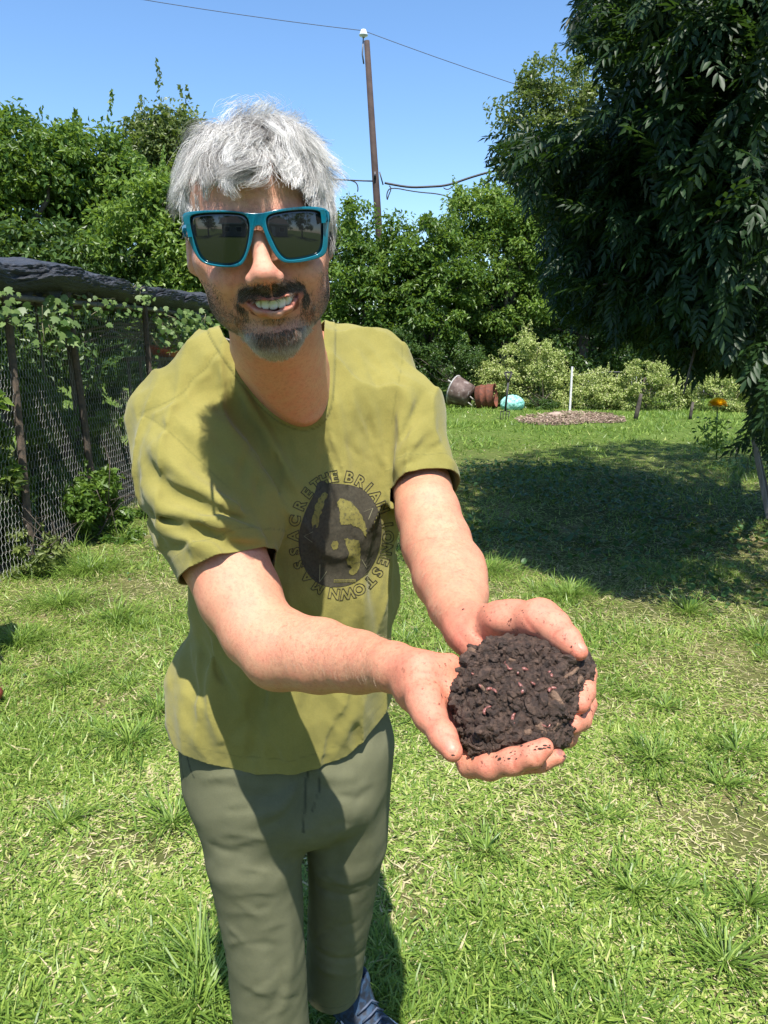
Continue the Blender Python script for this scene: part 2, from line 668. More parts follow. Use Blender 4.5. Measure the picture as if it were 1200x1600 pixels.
def build_grass():
    rng = np.random.default_rng(21)
    mat = NT('grass_blades')
    v = mat.attr('v')
    col = mat.ramp(v, [(0.0, (0.085, 0.165, 0.026)), (0.35, (0.18, 0.285, 0.048)), (0.62, (0.31, 0.42, 0.08)), (0.80, (0.47, 0.52, 0.16)), (0.9, (0.60, 0.52, 0.29)), (1.0, (0.70, 0.60, 0.38))])
    mat.P(Base__Color=col, Roughness=0.42)
    mat.b.inputs['Specular IOR Level'].default_value = 0.45
    tr = mat.n('ShaderNodeBsdfTranslucent', Color=mat.mix(0.35, col, (0.30, 0.42, 0.05)))
    mx = mat.n('ShaderNodeMixShader')
    mx.inputs[0].default_value = 0.38
    mat.t.links.new(mat.b.outputs[0], mx.inputs[1])
    mat.t.links.new(tr.outputs[0], mx.inputs[2])
    mat.t.links.new(mx.outputs[0], [n_ for n_ in mat.t.nodes if n_.type == 'OUTPUT_MATERIAL'][0].inputs[0])
    patch, patch2 = sinnoise(311, 2.6, 12, (1, 1, 0)), sinnoise(312, 9, 12, (1, 1, 0))
    tex = lambda x, y, f: f(np.stack([x, y, 0 * x], 1).astype(F32))
    AV, AT, Av, off = [], [], [], 0
    def put(V, T, v_):
        nonlocal off
        AV.append(V); AT.append(T + off); Av.append(v_)
        off += len(V)
    def ring(n, y0, y1, lmin, lmax, w, seg, margin, power=1.0, side=0):
        u = rng.random(n)
        y = np.sqrt(y0 ** 2 + u * (y1 ** 2 - y0 ** 2)) if power == 1 else y0 + (y1 - y0) * u ** power
        x = (rng.random(n) * 2 - 1) * (0.60 * y + margin)
        if side:
            x = np.sign(x) * (0.58 * y + margin * .7 + side * rng.random(n) ** 1.5)
        p, p2 = tex(x, y, patch), tex(x, y, patch2)
        bare = bareness(x, y)
        keep = rng.random(n) > 0.93 * bare
        keep &= rng.random(n) < np.clip(0.72 + 0.35 * p2 + 0.2 * p, .28, 1)
        x, y, p, p2, bare = x[keep], y[keep], p[keep], p2[keep], bare[keep]
        m = len(x)
        L_ = rng.uniform(lmin, lmax, m) * (1 + 0.28 * np.clip(p, -1, 1)) * (1 - 0.4 * bare)
        lean = np.abs(rng.normal(0.95, 0.45, m)) * (1 - 0.15 * p)
        dry = (0.23 if y0 < 9 else .05) - 0.09 * p - 0.05 * p2 + 0.5 * bare
        tone = 0.41 + rng.normal(size=m) * 0.19 - 0.06 * p - 0.12 * (y0 > 9)
        isdry = rng.random(m) < dry
        tone = np.where(isdry, 0.86 + rng.normal(size=m) * 0.09, tone)
        lean = np.where(isdry, lean + 0.6, lean)
        put(*blades(x, y, L_, w * rng.uniform(.6, 1.3, m), rng.uniform(0, 6.283, m), lean, rng.uniform(-.1, 1.1, m), np.clip(tone, 0, 1), seg))
    ring(150000, 0.75, 2.7, .022, .066, .0056, 2, .15)
    ring(50000, 0.1, 5.0, .028, .080, .010, 1, .2, side=3.0)
    ring(125000, 2.7, 5.0, .028, .078, .0074, 1, .3)
    ring(110000, 5.0, 9.5, .04, .095, .010, 1, .5)
    ring(140000, 9.5, 20, .06, .13, .022, 1, 1.0)
    # flat dead thatch
    n = 26000
    y = np.sqrt(.7 + rng.random(n) * 30)
    x = (rng.random(n) * 2 - 1) * (.6 * y + .2)
    put(*blades(x, y, rng.uniform(.03, .09, n), rng.uniform(.0015, .0035, n), rng.uniform(0, 6.28, n), rng.uniform(1.3, 1.6, n), rng.normal(size=n) * .15, np.clip(rng.normal(.88, .1, n), .3, 1), 2))
    # tufts of longer coarse grass
    tufts = [(180, 965, .20, 1.3), (95, 940, .24, 1.1), (30, 1000, .22, 1.1), (205, 1165, .15, 1.2), (250, 1110, .13, 1.0), (330, 1560, .10, 1.3), (310, 1500, .10, 1.2), (300, 1590, .08, 1.2), (270, 1290, .12, .9), (560, 1590, .05, .8), (1020, 1190, .20, .8), (1150, 1180, .16, .9), (760, 890, .3, 1.0), (690, 880, .25, 1.1), (1190, 1000, .2, .9), (640, 1600, .06, .7), (880, 1600, .07, .7), (110, 1060, .15, 1.), (210, 740, .4, 1.2), (140, 890, .3, 1.3), (1075, 960, .12, 1.2), (100, 1290, .06, .9), (1170, 1420, .07, .8), (760, 1330, .1, .7), (890, 930, .3, .9)]
    for _ in range(34):
        tufts.append((rng.uniform(-100, 1300), 700 + 900 * rng.random() ** .8, rng.uniform(.08, .25), rng.uniform(.32, .62)))
    for a, b, r_, s_ in tufts:
        c = G(a, b)
        n = int(150 * (r_ / .15) ** 1.3) + 40
        if r_ > .2:
            n = int(n * 1.5)
        rr, th = r_ * np.abs(rng.normal(0, .5, n)), rng.uniform(0, 6.283, n)
        x, y = c[0] + rr * np.cos(th), c[1] + rr * np.sin(th)
        put(*blades(x, y, rng.uniform(.06, .16, n) * s_, rng.uniform(.003, .0060, n), th + rng.normal(size=n) * .5, rng.uniform(.1, .7, n), rng.uniform(.3, 1.3, n), np.clip(rng.normal(.26, .15, n), 0, 1), 3))
    # blades round the shoe and at the fence foot
    for (a, b, n, lm) in ((600, 1600, 90, .12), (550, 1598, 90, .10), (120, 870, 60, .25), (30, 880, 80, .28), (205, 840, 60, .2), (60, 900, 60, .22)):
        c = G(a, b)
        x, y = c[0] + rng.normal(size=n) * .05, c[1] + rng.normal(size=n) * .05
        put(*blades(x, y, rng.uniform(.5, 1.1, n) * lm, rng.uniform(.003, .006, n), rng.uniform(0, 6.28, n), rng.uniform(.1, .6, n), rng.uniform(.2, 1.2, n), np.clip(rng.normal(.35, .15, n), 0, 1), 3))
    me = np_mesh('grass', np.concatenate(AV), np.concatenate(AT), False)
    set_attr(me, 'v', np.concatenate(Av))
    tag(link('grass', me, None, mat.m), 'sunlit rough green lawn grass with dry straw patches', 'grass', kind='stuff')
    print('grass tris', len(me.polygons))
    # broad-leaved ground cover in the tree's shade, and scattered weeds in the lawn
    n = 8500
    px = np.array(SHADE)
    lo, hi = px.min(0), px.max(0)
    x, y = rng.uniform(0.0, 5.5, n), rng.uniform(3.8, 9.2, n)
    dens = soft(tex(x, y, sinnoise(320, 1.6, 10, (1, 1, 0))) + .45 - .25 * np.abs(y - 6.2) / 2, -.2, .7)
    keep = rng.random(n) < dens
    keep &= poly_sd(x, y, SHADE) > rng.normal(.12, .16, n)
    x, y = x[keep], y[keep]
    x2, y2 = rng.uniform(-1, 1, 300), rng.uniform(3, 9, 300)
    x2 *= .6 * y2
    x, y = np.concatenate([x, x2]), np.concatenate([y, y2])
    sz = rng.uniform(.010, .024, len(x))
    sz[-300:] *= .5
    m = len(x)
    z = gz(x, y) + rng.uniform(.015, .09, m) * np.where(np.arange(m) < m - 300, 1, .4)
    tilt = rng.normal(size=(m, 2)) * .4
    a0 = rng.uniform(0, 6.28, m)
    K = 6
    Vs = [np.stack([x, y, z - .004], 1)]
    for k in range(K):
        a = a0 + k * 6.283 / K
        r_ = sz * (1.0 if k % 2 else 1.12)
        dx, dy = r_ * np.cos(a), r_ * np.sin(a)
        Vs.append(np.stack([x + dx, y + dy, z + dx * tilt[:, 0] + dy * tilt[:, 1]], 1))
    V = np.stack(Vs, 1).reshape(-1, 3)
    T = np.array([(0, k + 1, (k + 1) % K + 1) for k in range(K)])[None] + (np.arange(m) * (K + 1))[:, None, None]
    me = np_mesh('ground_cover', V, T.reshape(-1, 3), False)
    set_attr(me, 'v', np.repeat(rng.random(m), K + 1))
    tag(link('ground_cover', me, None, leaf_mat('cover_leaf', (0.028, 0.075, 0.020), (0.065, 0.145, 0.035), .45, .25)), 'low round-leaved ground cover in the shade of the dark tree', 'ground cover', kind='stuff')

def build_mulch():
    """bed of brown wood chips in front of the flowering bushes"""
    rng = np.random.default_rng(31)
    outline = [G(a, b)[:2] for a, b in chaikin([(805, 658), (818, 653), (842, 651), (870, 647), (905, 646), (935, 648), (962, 652), (985, 657), (962, 662), (925, 661), (890, 665), (850, 664), (826, 662)])]
    c = np.mean(outline, 0)
    V = [(*c, .035)]
    R_ = 5
    for r_ in range(1, R_ + 1):
        for p in outline:
            q = c + (p - c) * r_ / R_
            V.append((q[0], q[1], .03 * (1 - (r_ / R_) ** 3) + .008 + float(gz(q[0], q[1]))))
    n = len(outline)
    T = [(0, 1 + k, 1 + (k + 1) % n) for k in range(n)]
    for r_ in range(R_ - 1):
        for k in range(n):
            a, b = 1 + r_ * n + k, 1 + r_ * n + (k + 1) % n
            T += [(a, a + n, b + n), (a, b + n, b)]
    m = simple_mat('mulch_base', (0.10, 0.068, 0.045), (0.22, 0.16, 0.11), .9, 12, .6)
    tag(link('mulch_bed', np_mesh('mulch_bed', V, T), None, m), kind='structure')
    N = 3800
    mb_v, mb_t, vv = [], [], []
    for i in range(N):
        a, b = rng.uniform(790, 975), rng.uniform(638, 672)
        g = G(a, b)
        if poly_sd(np.array([g[0]]), np.array([g[1]]), [tuple(o) for o in outline])[0] < -.05:
            continue
        l_, w_, t_ = rng.uniform(.03, .09), rng.uniform(.01, .03), .006
        A_ = Matrix.Rotation(rng.uniform(0, 6.28), 3, 'Z') @ Matrix.Rotation(rng.normal() * .35, 3, 'X') @ Matrix.Rotation(rng.normal() * .3, 3, 'Y')
        z = g[2] + .035 + rng.uniform(0, .03)
        o = len(mb_v)
        for x_, y_ in ((-1, -1), (1, -.7), (1, .8), (-1, 1)):
            for z_ in (-1, 1):
                q = A_ @ Vector((x_ * l_ / 2, y_ * w_ / 2, z_ * t_ / 2))
                mb_v.append((g[0] + q.x, g[1] + q.y, z + q.z))
        for k in range(4):
            k2 = (k + 1) % 4
            mb_t += [(o + 2 * k, o + 2 * k2, o + 2 * k2 + 1), (o + 2 * k, o + 2 * k2 + 1, o + 2 * k + 1)]
        mb_t += [(o + 1, o + 3, o + 5), (o + 1, o + 5, o + 7)]
        vv += [rng.random()] * 8
    me = np_mesh('mulch', mb_v, mb_t, False)
    set_attr(me, 'v', vv)
    mm = NT('wood_mulch')
    mm.P(Base__Color=mm.ramp(mm.attr('v'), [(0, (0.11, 0.07, 0.045)), (.6, (0.27, 0.19, 0.135)), (1, (0.42, 0.33, 0.25))]), Roughness=.9)
    tag(link('mulch', me, None, mm.m), 'strip of brown wood chip mulch in front of the flowering bushes', 'mulch', kind='stuff')

if 'ground' not in SKIP:
    build_ground()
    build_grass()
    build_mulch()
# ================================================================== TREES, HEDGE, BUSHES
bark = simple_mat('bark', (0.050, 0.040, 0.030), (0.115, 0.095, 0.075), .95, 14, .8, 60)
M_MID = leaf_mat('leaf_mid', (0.045, 0.105, 0.018), (0.175, 0.275, 0.048), .42, .42)
M_OLIVE = leaf_mat('leaf_olive', (0.060, 0.090, 0.025), (0.19, 0.235, 0.065), .42, .34)
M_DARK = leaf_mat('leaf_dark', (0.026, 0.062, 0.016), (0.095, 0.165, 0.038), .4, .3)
M_BRIGHT = leaf_mat('leaf_bright', (0.085, 0.165, 0.028), (0.25, 0.36, 0.07), .42, .45)
M_PALE = leaf_mat('leaf_pale', (0.24, 0.31, 0.075), (0.54, 0.60, 0.22), .55, .4)
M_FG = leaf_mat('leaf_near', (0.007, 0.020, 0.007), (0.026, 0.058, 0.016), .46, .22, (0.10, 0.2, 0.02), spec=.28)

def leaf_cards(C, nrm, along, ln, wd, v, fold=0.25):
    """folded rhombus leaves: 4 verts 2 tris each"""
    s = np.cross(along, nrm)
    s /= np.linalg.norm(s, axis=1, keepdims=True) + 1e-9
    a = C - along * (ln / 2)[:, None]
    b = C + along * (ln / 2)[:, None] - nrm * (ln * fold * .35)[:, None]
    mid = C - along * (ln * .08)[:, None]
    p = mid + s * (wd / 2)[:, None] + nrm * (wd * fold)[:, None]
    q = mid - s * (wd / 2)[:, None] + nrm * (wd * fold)[:, None]
    V = np.stack([a, p, b, q], 1).reshape(-1, 3)
    n = len(C)
    T = (np.array([(0, 1, 2), (0, 2, 3)])[None] + (np.arange(n) * 4)[:, None, None]).reshape(-1, 3)
    return V, T, np.repeat(v, 4)

def rdir(rng, n):
    d = rng.normal(size=(n, 3))
    return d / np.linalg.norm(d, axis=1, keepdims=True)

def crown_mesh(name, rng, blobs, n, leaf, clump, mat, parent, up=.5, shoots=0, keep=None, flat=1.0, droop=0.0, hollow=.42):
    """blobs: (cx,cy,cz,rx,ry,rz); leaves gathered in clumps spread through the outer part of the volume"""
    B = np.array(blobs, float)
    vol = B[:, 3] * B[:, 4] + B[:, 4] * B[:, 5]
    area = vol / vol.sum()
    nc = max(20, int(n / 95))
    bi = rng.choice(len(B), nc, p=area)
    d = rdir(rng, nc)
    rad = rng.uniform(hollow, 1.0, nc) ** .7
    cc = B[bi, :3] + d * B[bi, 3:] * rad[:, None]
    csz = clump * rng.uniform(.45, 1.25, nc)
    if keep is not None:
        k = keep(cc)
        cc, csz, d = cc[k], csz[k], d[k]
        nc = len(cc)
    own = rng.integers(0, nc, n)
    e = rdir(rng, n) * (rng.random(n) ** .45)[:, None]
    e[:, 2] *= flat
    e[:, 2] = np.abs(e[:, 2]) * .8 * np.sign(rng.random(n) - .3)
    C = cc[own] + e * csz[own][:, None]
    C[:, 2] -= droop * csz[own] * (e[:, 0] ** 2 + e[:, 1] ** 2)
    al = e + rdir(rng, n) * .7 + np.array([0, 0, -.35])
    al /= np.linalg.norm(al, axis=1, keepdims=True)
    nm = rdir(rng, n) * .75 + np.array([0, 0, up]) + d[own] * .35
    nm -= (nm * al).sum(1, keepdims=True) * al
    nm /= np.linalg.norm(nm, axis=1, keepdims=True) + 1e-9
    ln = leaf * rng.uniform(.6, 1.35, n)
    ct = rng.normal(size=nc) * .16
    v = np.clip(.45 + ct[own] + rng.normal(size=n) * .2, 0, 1)
    parts = [leaf_cards(C, nm, al, ln, ln * .5, v)]
    if shoots:
        # thin leafy shoots that break the outline
        top = np.argsort(-(cc[:, 2] + rng.random(nc) * .8))[:max(shoots * 2, 4)]
        for _ in range(shoots):
            p0 = cc[rng.choice(top)]
            dr = rdir(rng, 1)[0] * .45 + np.array([0, 0, 1.0])
            L_ = clump * rng.uniform(.7, 1.7)
            m = int(20 + L_ * 34)
            t = rng.random(m)
            Cs = p0 + dr * (t * L_)[:, None] + rdir(rng, m) * (.10 * clump + leaf * .6) * (1.15 - t)[:, None]
            al_ = rdir(rng, m) + dr * .8
            al_ /= np.linalg.norm(al_, axis=1, keepdims=True)
            nm_ = np.cross(al_, rdir(rng, m))
            nm_ /= np.linalg.norm(nm_, axis=1, keepdims=True)
            l_ = leaf * rng.uniform(.6, 1.2, m)
            parts.append(leaf_cards(Cs, nm_, al_, l_, l_ * .5, np.clip(rng.normal(.6, .2, m), 0, 1)))
    V = np.concatenate([p[0] for p in parts])
    off = np.cumsum([0] + [len(p[0]) for p in parts[:-1]])
    T = np.concatenate([p[1] + o for p, o in zip(parts, off)])
    v = np.concatenate([p[2] for p in parts])
    if keep is not None and hasattr(keep, 'hard'):
        pass
    me = np_mesh(name, V, T, False)
    set_attr(me, 'v', v)
    o = link(name, me, parent, mat)
    o['kind'] = 'stuff'
    return o, cc

def limb_mesh(name, rng, base, tops, r0, mat, parent):
    mb = MB()
    base = np.array(base, float)
    zmax = max(t[2] for t in tops)
    fork = base + np.array([rng.normal() * .1, rng.normal() * .1, (zmax - base[2]) * .35])
    mb.tube([base - np.array([0, 0, .1]), base * .5 + fork * .5 + rng.normal(size=3) * .04, fork], [r0 * 1.25, r0, r0 * .85], 9)
    for t in tops:
        t = np.array(t, float)
        m1 = fork * .65 + t * .35 + rng.normal(size=3) * .12 + np.array([0, 0, .15])
        m2 = fork * .3 + t * .7 + rng.normal(size=3) * .15 + np.array([0, 0, .15])
        mb.tube([fork, m1, m2, t], [r0 * .6, r0 * .42, r0 * .25, r0 * .06], 6)
    return mb.build(name, mat, parent)

NTREE = [0]
def tree(name, label, group, blobs_px, Y, n, leaf, clump, mat, base_px, r0=.12, shoots=6, seed=0, cat='tree', **kw):
    """blobs_px: (px,py,rx px,ry px[,dY]) ellipses of the crown seen in the photograph, at ground distance Y"""
    rng = np.random.default_rng(1000 + seed)
    blobs = []
    for b in blobs_px:
        dy = b[4] if len(b) > 4 else 0
        c = WY(b[0], b[1], Y + dy)
        d = (Y + dy) / (CP - (b[1] - 800) / FPX * SP)
        rx, rz = R(b[2], d), R(b[3], d)
        blobs.append((*c, rx, min(rx, rz) * .9 + .2, rz))
    bx = WY(base_px, 700, Y)[0]
    root = empty(name, (bx, Y, 0), label, cat, group)
    c_, cc = crown_mesh('crown' if cat == 'tree' else 'foliage', rng, blobs, n, leaf, clump, mat, root, shoots=shoots, **kw)
    tops = [cc[i] for i in rng.choice(len(cc), min(9, len(cc)), replace=False)]
    limb_mesh('trunk' if cat == 'tree' else 'stems', rng, (bx, Y, 0), tops, r0, bark, root)
    return root

def build_trees():
    g1 = 'trees behind the chicken run'
    tree('tree', 'leafy green tree behind the covered run, at the left edge', g1, [(10, 260, 90, 75), (60, 240, 70, 55, .5), (-60, 300, 100, 110), (40, 350, 110, 80), (110, 262, 50, 55), (0, 440, 130, 90)], 13.5, 26000, .115, .42, M_MID, 20, .16, 12, 1)
    tree('tree', 'green tree between the left-edge tree and the man\'s head, above the black cover', g1, [(150, 260, 62, 60), (130, 320, 70, 60), (185, 320, 60, 60), (160, 400, 100, 70)], 14.5, 20000, .115, .42, M_MID, 150, .14, 8, 2)
    tree('tree', 'taller bluish green tree farther back, just left of the man\'s hair', g1, [(235, 225, 45, 50), (275, 240, 50, 55), (225, 290, 50, 60), (300, 300, 60, 80)], 19, 15000, .13, .55, M_OLIVE, 250, .16, 10, 3)
    tree('tree', 'low bright yellow-green tree beside the man\'s temple', g1, [(215, 330, 60, 45), (270, 345, 70, 60), (240, 400, 90, 60), (320, 400, 70, 70), (360, 440, 80, 80), (280, 480, 80, 60)], 12, 19000, .10, .36, M_BRIGHT, 260, .10, 6, 4)
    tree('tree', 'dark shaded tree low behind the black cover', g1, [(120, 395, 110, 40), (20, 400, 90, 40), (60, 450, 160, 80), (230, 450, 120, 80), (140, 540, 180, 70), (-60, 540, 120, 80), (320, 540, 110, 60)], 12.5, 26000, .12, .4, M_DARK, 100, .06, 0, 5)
    g2 = 'hedge of trees across the back'
    tree('tree', 'green tree at the foot of the utility pole, beside the man\'s ear', g2, [(560, 385, 55, 70), (540, 440, 60, 70), (600, 410, 50, 75), (575, 480, 70, 80), (430, 430, 80, 80), (450, 520, 110, 80), (590, 550, 80, 60)], 19.6, 27000, .125, .42, M_MID, 560, .13, 16, 6, up=.7)
    tree('tree', 'tree with layered arching branches right of the utility pole', g2, [(660, 385, 60, 50), (640, 440, 70, 60), (700, 430, 60, 60), (660, 500, 80, 70), (640, 560, 80, 50)], 19.2, 25000, .12, .42, M_MID, 660, .13, 12, 7, up=.9, flat=.5, droop=.5)
    tree('tree', 'bright green bushy tree below the drooping cable', g2, [(745, 350, 65, 55), (800, 345, 60, 50), (770, 410, 80, 60), (720, 330, 30, 25), (830, 400, 60, 70), (770, 480, 90, 60)], 20.2, 25000, .115, .40, M_BRIGHT, 770, .13, 12, 8, up=.7)
    tree('tree', 'darker tree filling the hedge behind the rusty barrel', g2, [(720, 480, 90, 60), (800, 480, 90, 60), (680, 540, 80, 60), (780, 550, 110, 55)], 20.8, 24000, .12, .42, M_DARK, 740, .12, 0, 9, flat=.6, droop=.4)
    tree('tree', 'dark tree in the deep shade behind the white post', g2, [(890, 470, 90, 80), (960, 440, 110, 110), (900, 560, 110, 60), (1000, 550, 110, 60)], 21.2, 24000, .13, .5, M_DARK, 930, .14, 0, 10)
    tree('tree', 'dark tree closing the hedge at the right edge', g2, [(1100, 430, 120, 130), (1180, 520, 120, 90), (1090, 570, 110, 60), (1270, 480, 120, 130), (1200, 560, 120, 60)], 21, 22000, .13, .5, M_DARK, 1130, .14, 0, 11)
    tree('tree', 'tall olive-green tree rising behind the dark near branches', g2, [(875, 150, 75, 58), (820, 180, 50, 45), (900, 230, 100, 90), (860, 300, 90, 80), (940, 160, 60, 50), (960, 300, 90, 120), (900, 400, 110, 90)], 21, 34000, .12, .42, M_OLIVE, 900, .18, 14, 12)
    # the wood carries on behind, as one mass
    rng = np.random.default_rng(99)
    mb_blobs = [(x, 26 + rng.normal() * 1.0, z_, 1.9, 1.2, 1.5) for x in np.arange(-21, 21, 1.7) for z_ in (.6, 2.2)]
    o, _ = crown_mesh('distant_wood', rng, mb_blobs, 46000, .28, .8, M_DARK, None, hollow=.3)
    tag(o, 'dark mass of woodland behind the hedge trees', 'woodland', kind='stuff')
    # shrubs
    gs = 'flowering shrubs by the wire fence'
    fl = leaf_mat('cream_flowers', (0.46, 0.47, 0.22), (0.66, 0.64, 0.38), .6, .3)
    def shrub(label, blobs, Y, n, leaf, clump, mat, bx, seed, group, flowers=0, **kw):
        r = tree('shrub', label, group, blobs, Y, n, leaf, clump, mat, bx, .008 if Y < 8 else .02, kw.pop('shoots', 8), seed, cat='shrub', **kw)
        if flowers:
            rng = np.random.default_rng(seed)
            cr = [c for c in r.children if c.name.startswith('foliage')]
            me = r_child_mesh[-1]
            co = np.empty(len(me.vertices) * 3, F32)
            me.vertices.foreach_get('co', co)
            co = co.reshape(-1, 3)[::4]
            idx = rng.choice(len(co), flowers)
            C = co[idx] + rdir(rng, flowers) * .02
            nm = rdir(rng, flowers) + np.array([0, -.6, .8])
            nm /= np.linalg.norm(nm, axis=1, keepdims=True)
            al = np.cross(nm, rdir(rng, flowers))
            al /= np.linalg.norm(al, axis=1, keepdims=True)
            s = rng.uniform(.028, .048, flowers)
            V, T, v = leaf_cards(C, nm, al, s, s, rng.random(flowers))
            fm = np_mesh('blossom', V, T, False)
            set_attr(fm, 'v', v)
            ob = link('blossom', fm, r, fl)
            ob['kind'] = 'stuff'
        return r
    globals()['r_child_mesh'] = []
    _lk = globals()['link']
    def lk2(name, data, parent=None, mat=None):
        if name in ('foliage',):
            r_child_mesh.append(data)
        return _lk(name, data, parent, mat)
    globals()['link'] = lk2
    shrub('big pale shrub dotted with cream blossom behind the garden fork', [(830, 590, 58, 52), (795, 605, 45, 42), (870, 605, 40, 42), (820, 548, 36, 26), (765, 600, 30, 36)], 17.9, 24000, .060, .22, M_PALE, 830, 41, gs, 3600, shoots=46, up=.8)
    shrub('pale shrub dotted with blossom just right of the white post', [(925, 615, 42, 36), (905, 630, 28, 26), (955, 620, 38, 32)], 17.2, 12000, .055, .19, M_PALE, 925, 42, gs, 2000, shoots=26, up=.8)
    shrub('pale shrub with blossom beside the dark leaning stake', [(1005, 605, 44, 40), (1035, 620, 34, 34), (985, 632, 28, 22), (1060, 610, 30, 30)], 17.0, 13000, .055, .19, M_PALE, 1005, 43, gs, 2000, shoots=26, up=.8)
    shrub('pale shrub glimpsed through the dark branches by the yellow bloom', [(1115, 612, 40, 38), (1155, 625, 34, 32)], 16.8, 9000, .055, .18, M_PALE, 1120, 44, gs, 1000, shoots=14, up=.8)
    gd = 'green shrubs round the lawn'
    shrub('dark green shrub behind the tipped tub, beside the man\'s sleeve', [(700, 575, 45, 38), (735, 570, 40, 35), (670, 590, 40, 30), (640, 560, 50, 50)], 18.3, 11000, .06, .22, M_DARK, 700, 45, gd, 0, shoots=8)
    shrub('small dark shrub at the mulch, below the pale blossom', [(842, 640, 22, 16), (860, 634, 14, 14)], 17.0, 2500, .05, .12, M_DARK, 845, 46, gd, 0, shoots=2)
    shrub('bright leafy bush growing at the foot of the chicken wire', [(160, 800, 50, 42), (125, 790, 35, 40), (190, 835, 28, 30), (150, 765, 40, 20), (135, 850, 45, 22)], 5.6, 4200, .060, .11, M_MID, 155, 47, gd, 0, shoots=9)
    shrub('sprawling weeds against the run at the left edge', [(30, 870, 70, 40), (-30, 850, 60, 60)], 4.75, 2400, .05, .10, M_OLIVE, 20, 48, gd, 0, shoots=5)
    shrub('thin leafy weed at the fence foot behind the man\'s elbow', [(228, 800, 20, 25), (245, 780, 18, 20)], 6.4, 1000, .05, .08, M_MID, 230, 49, gd, 0, shoots=3)
    globals()['link'] = _lk

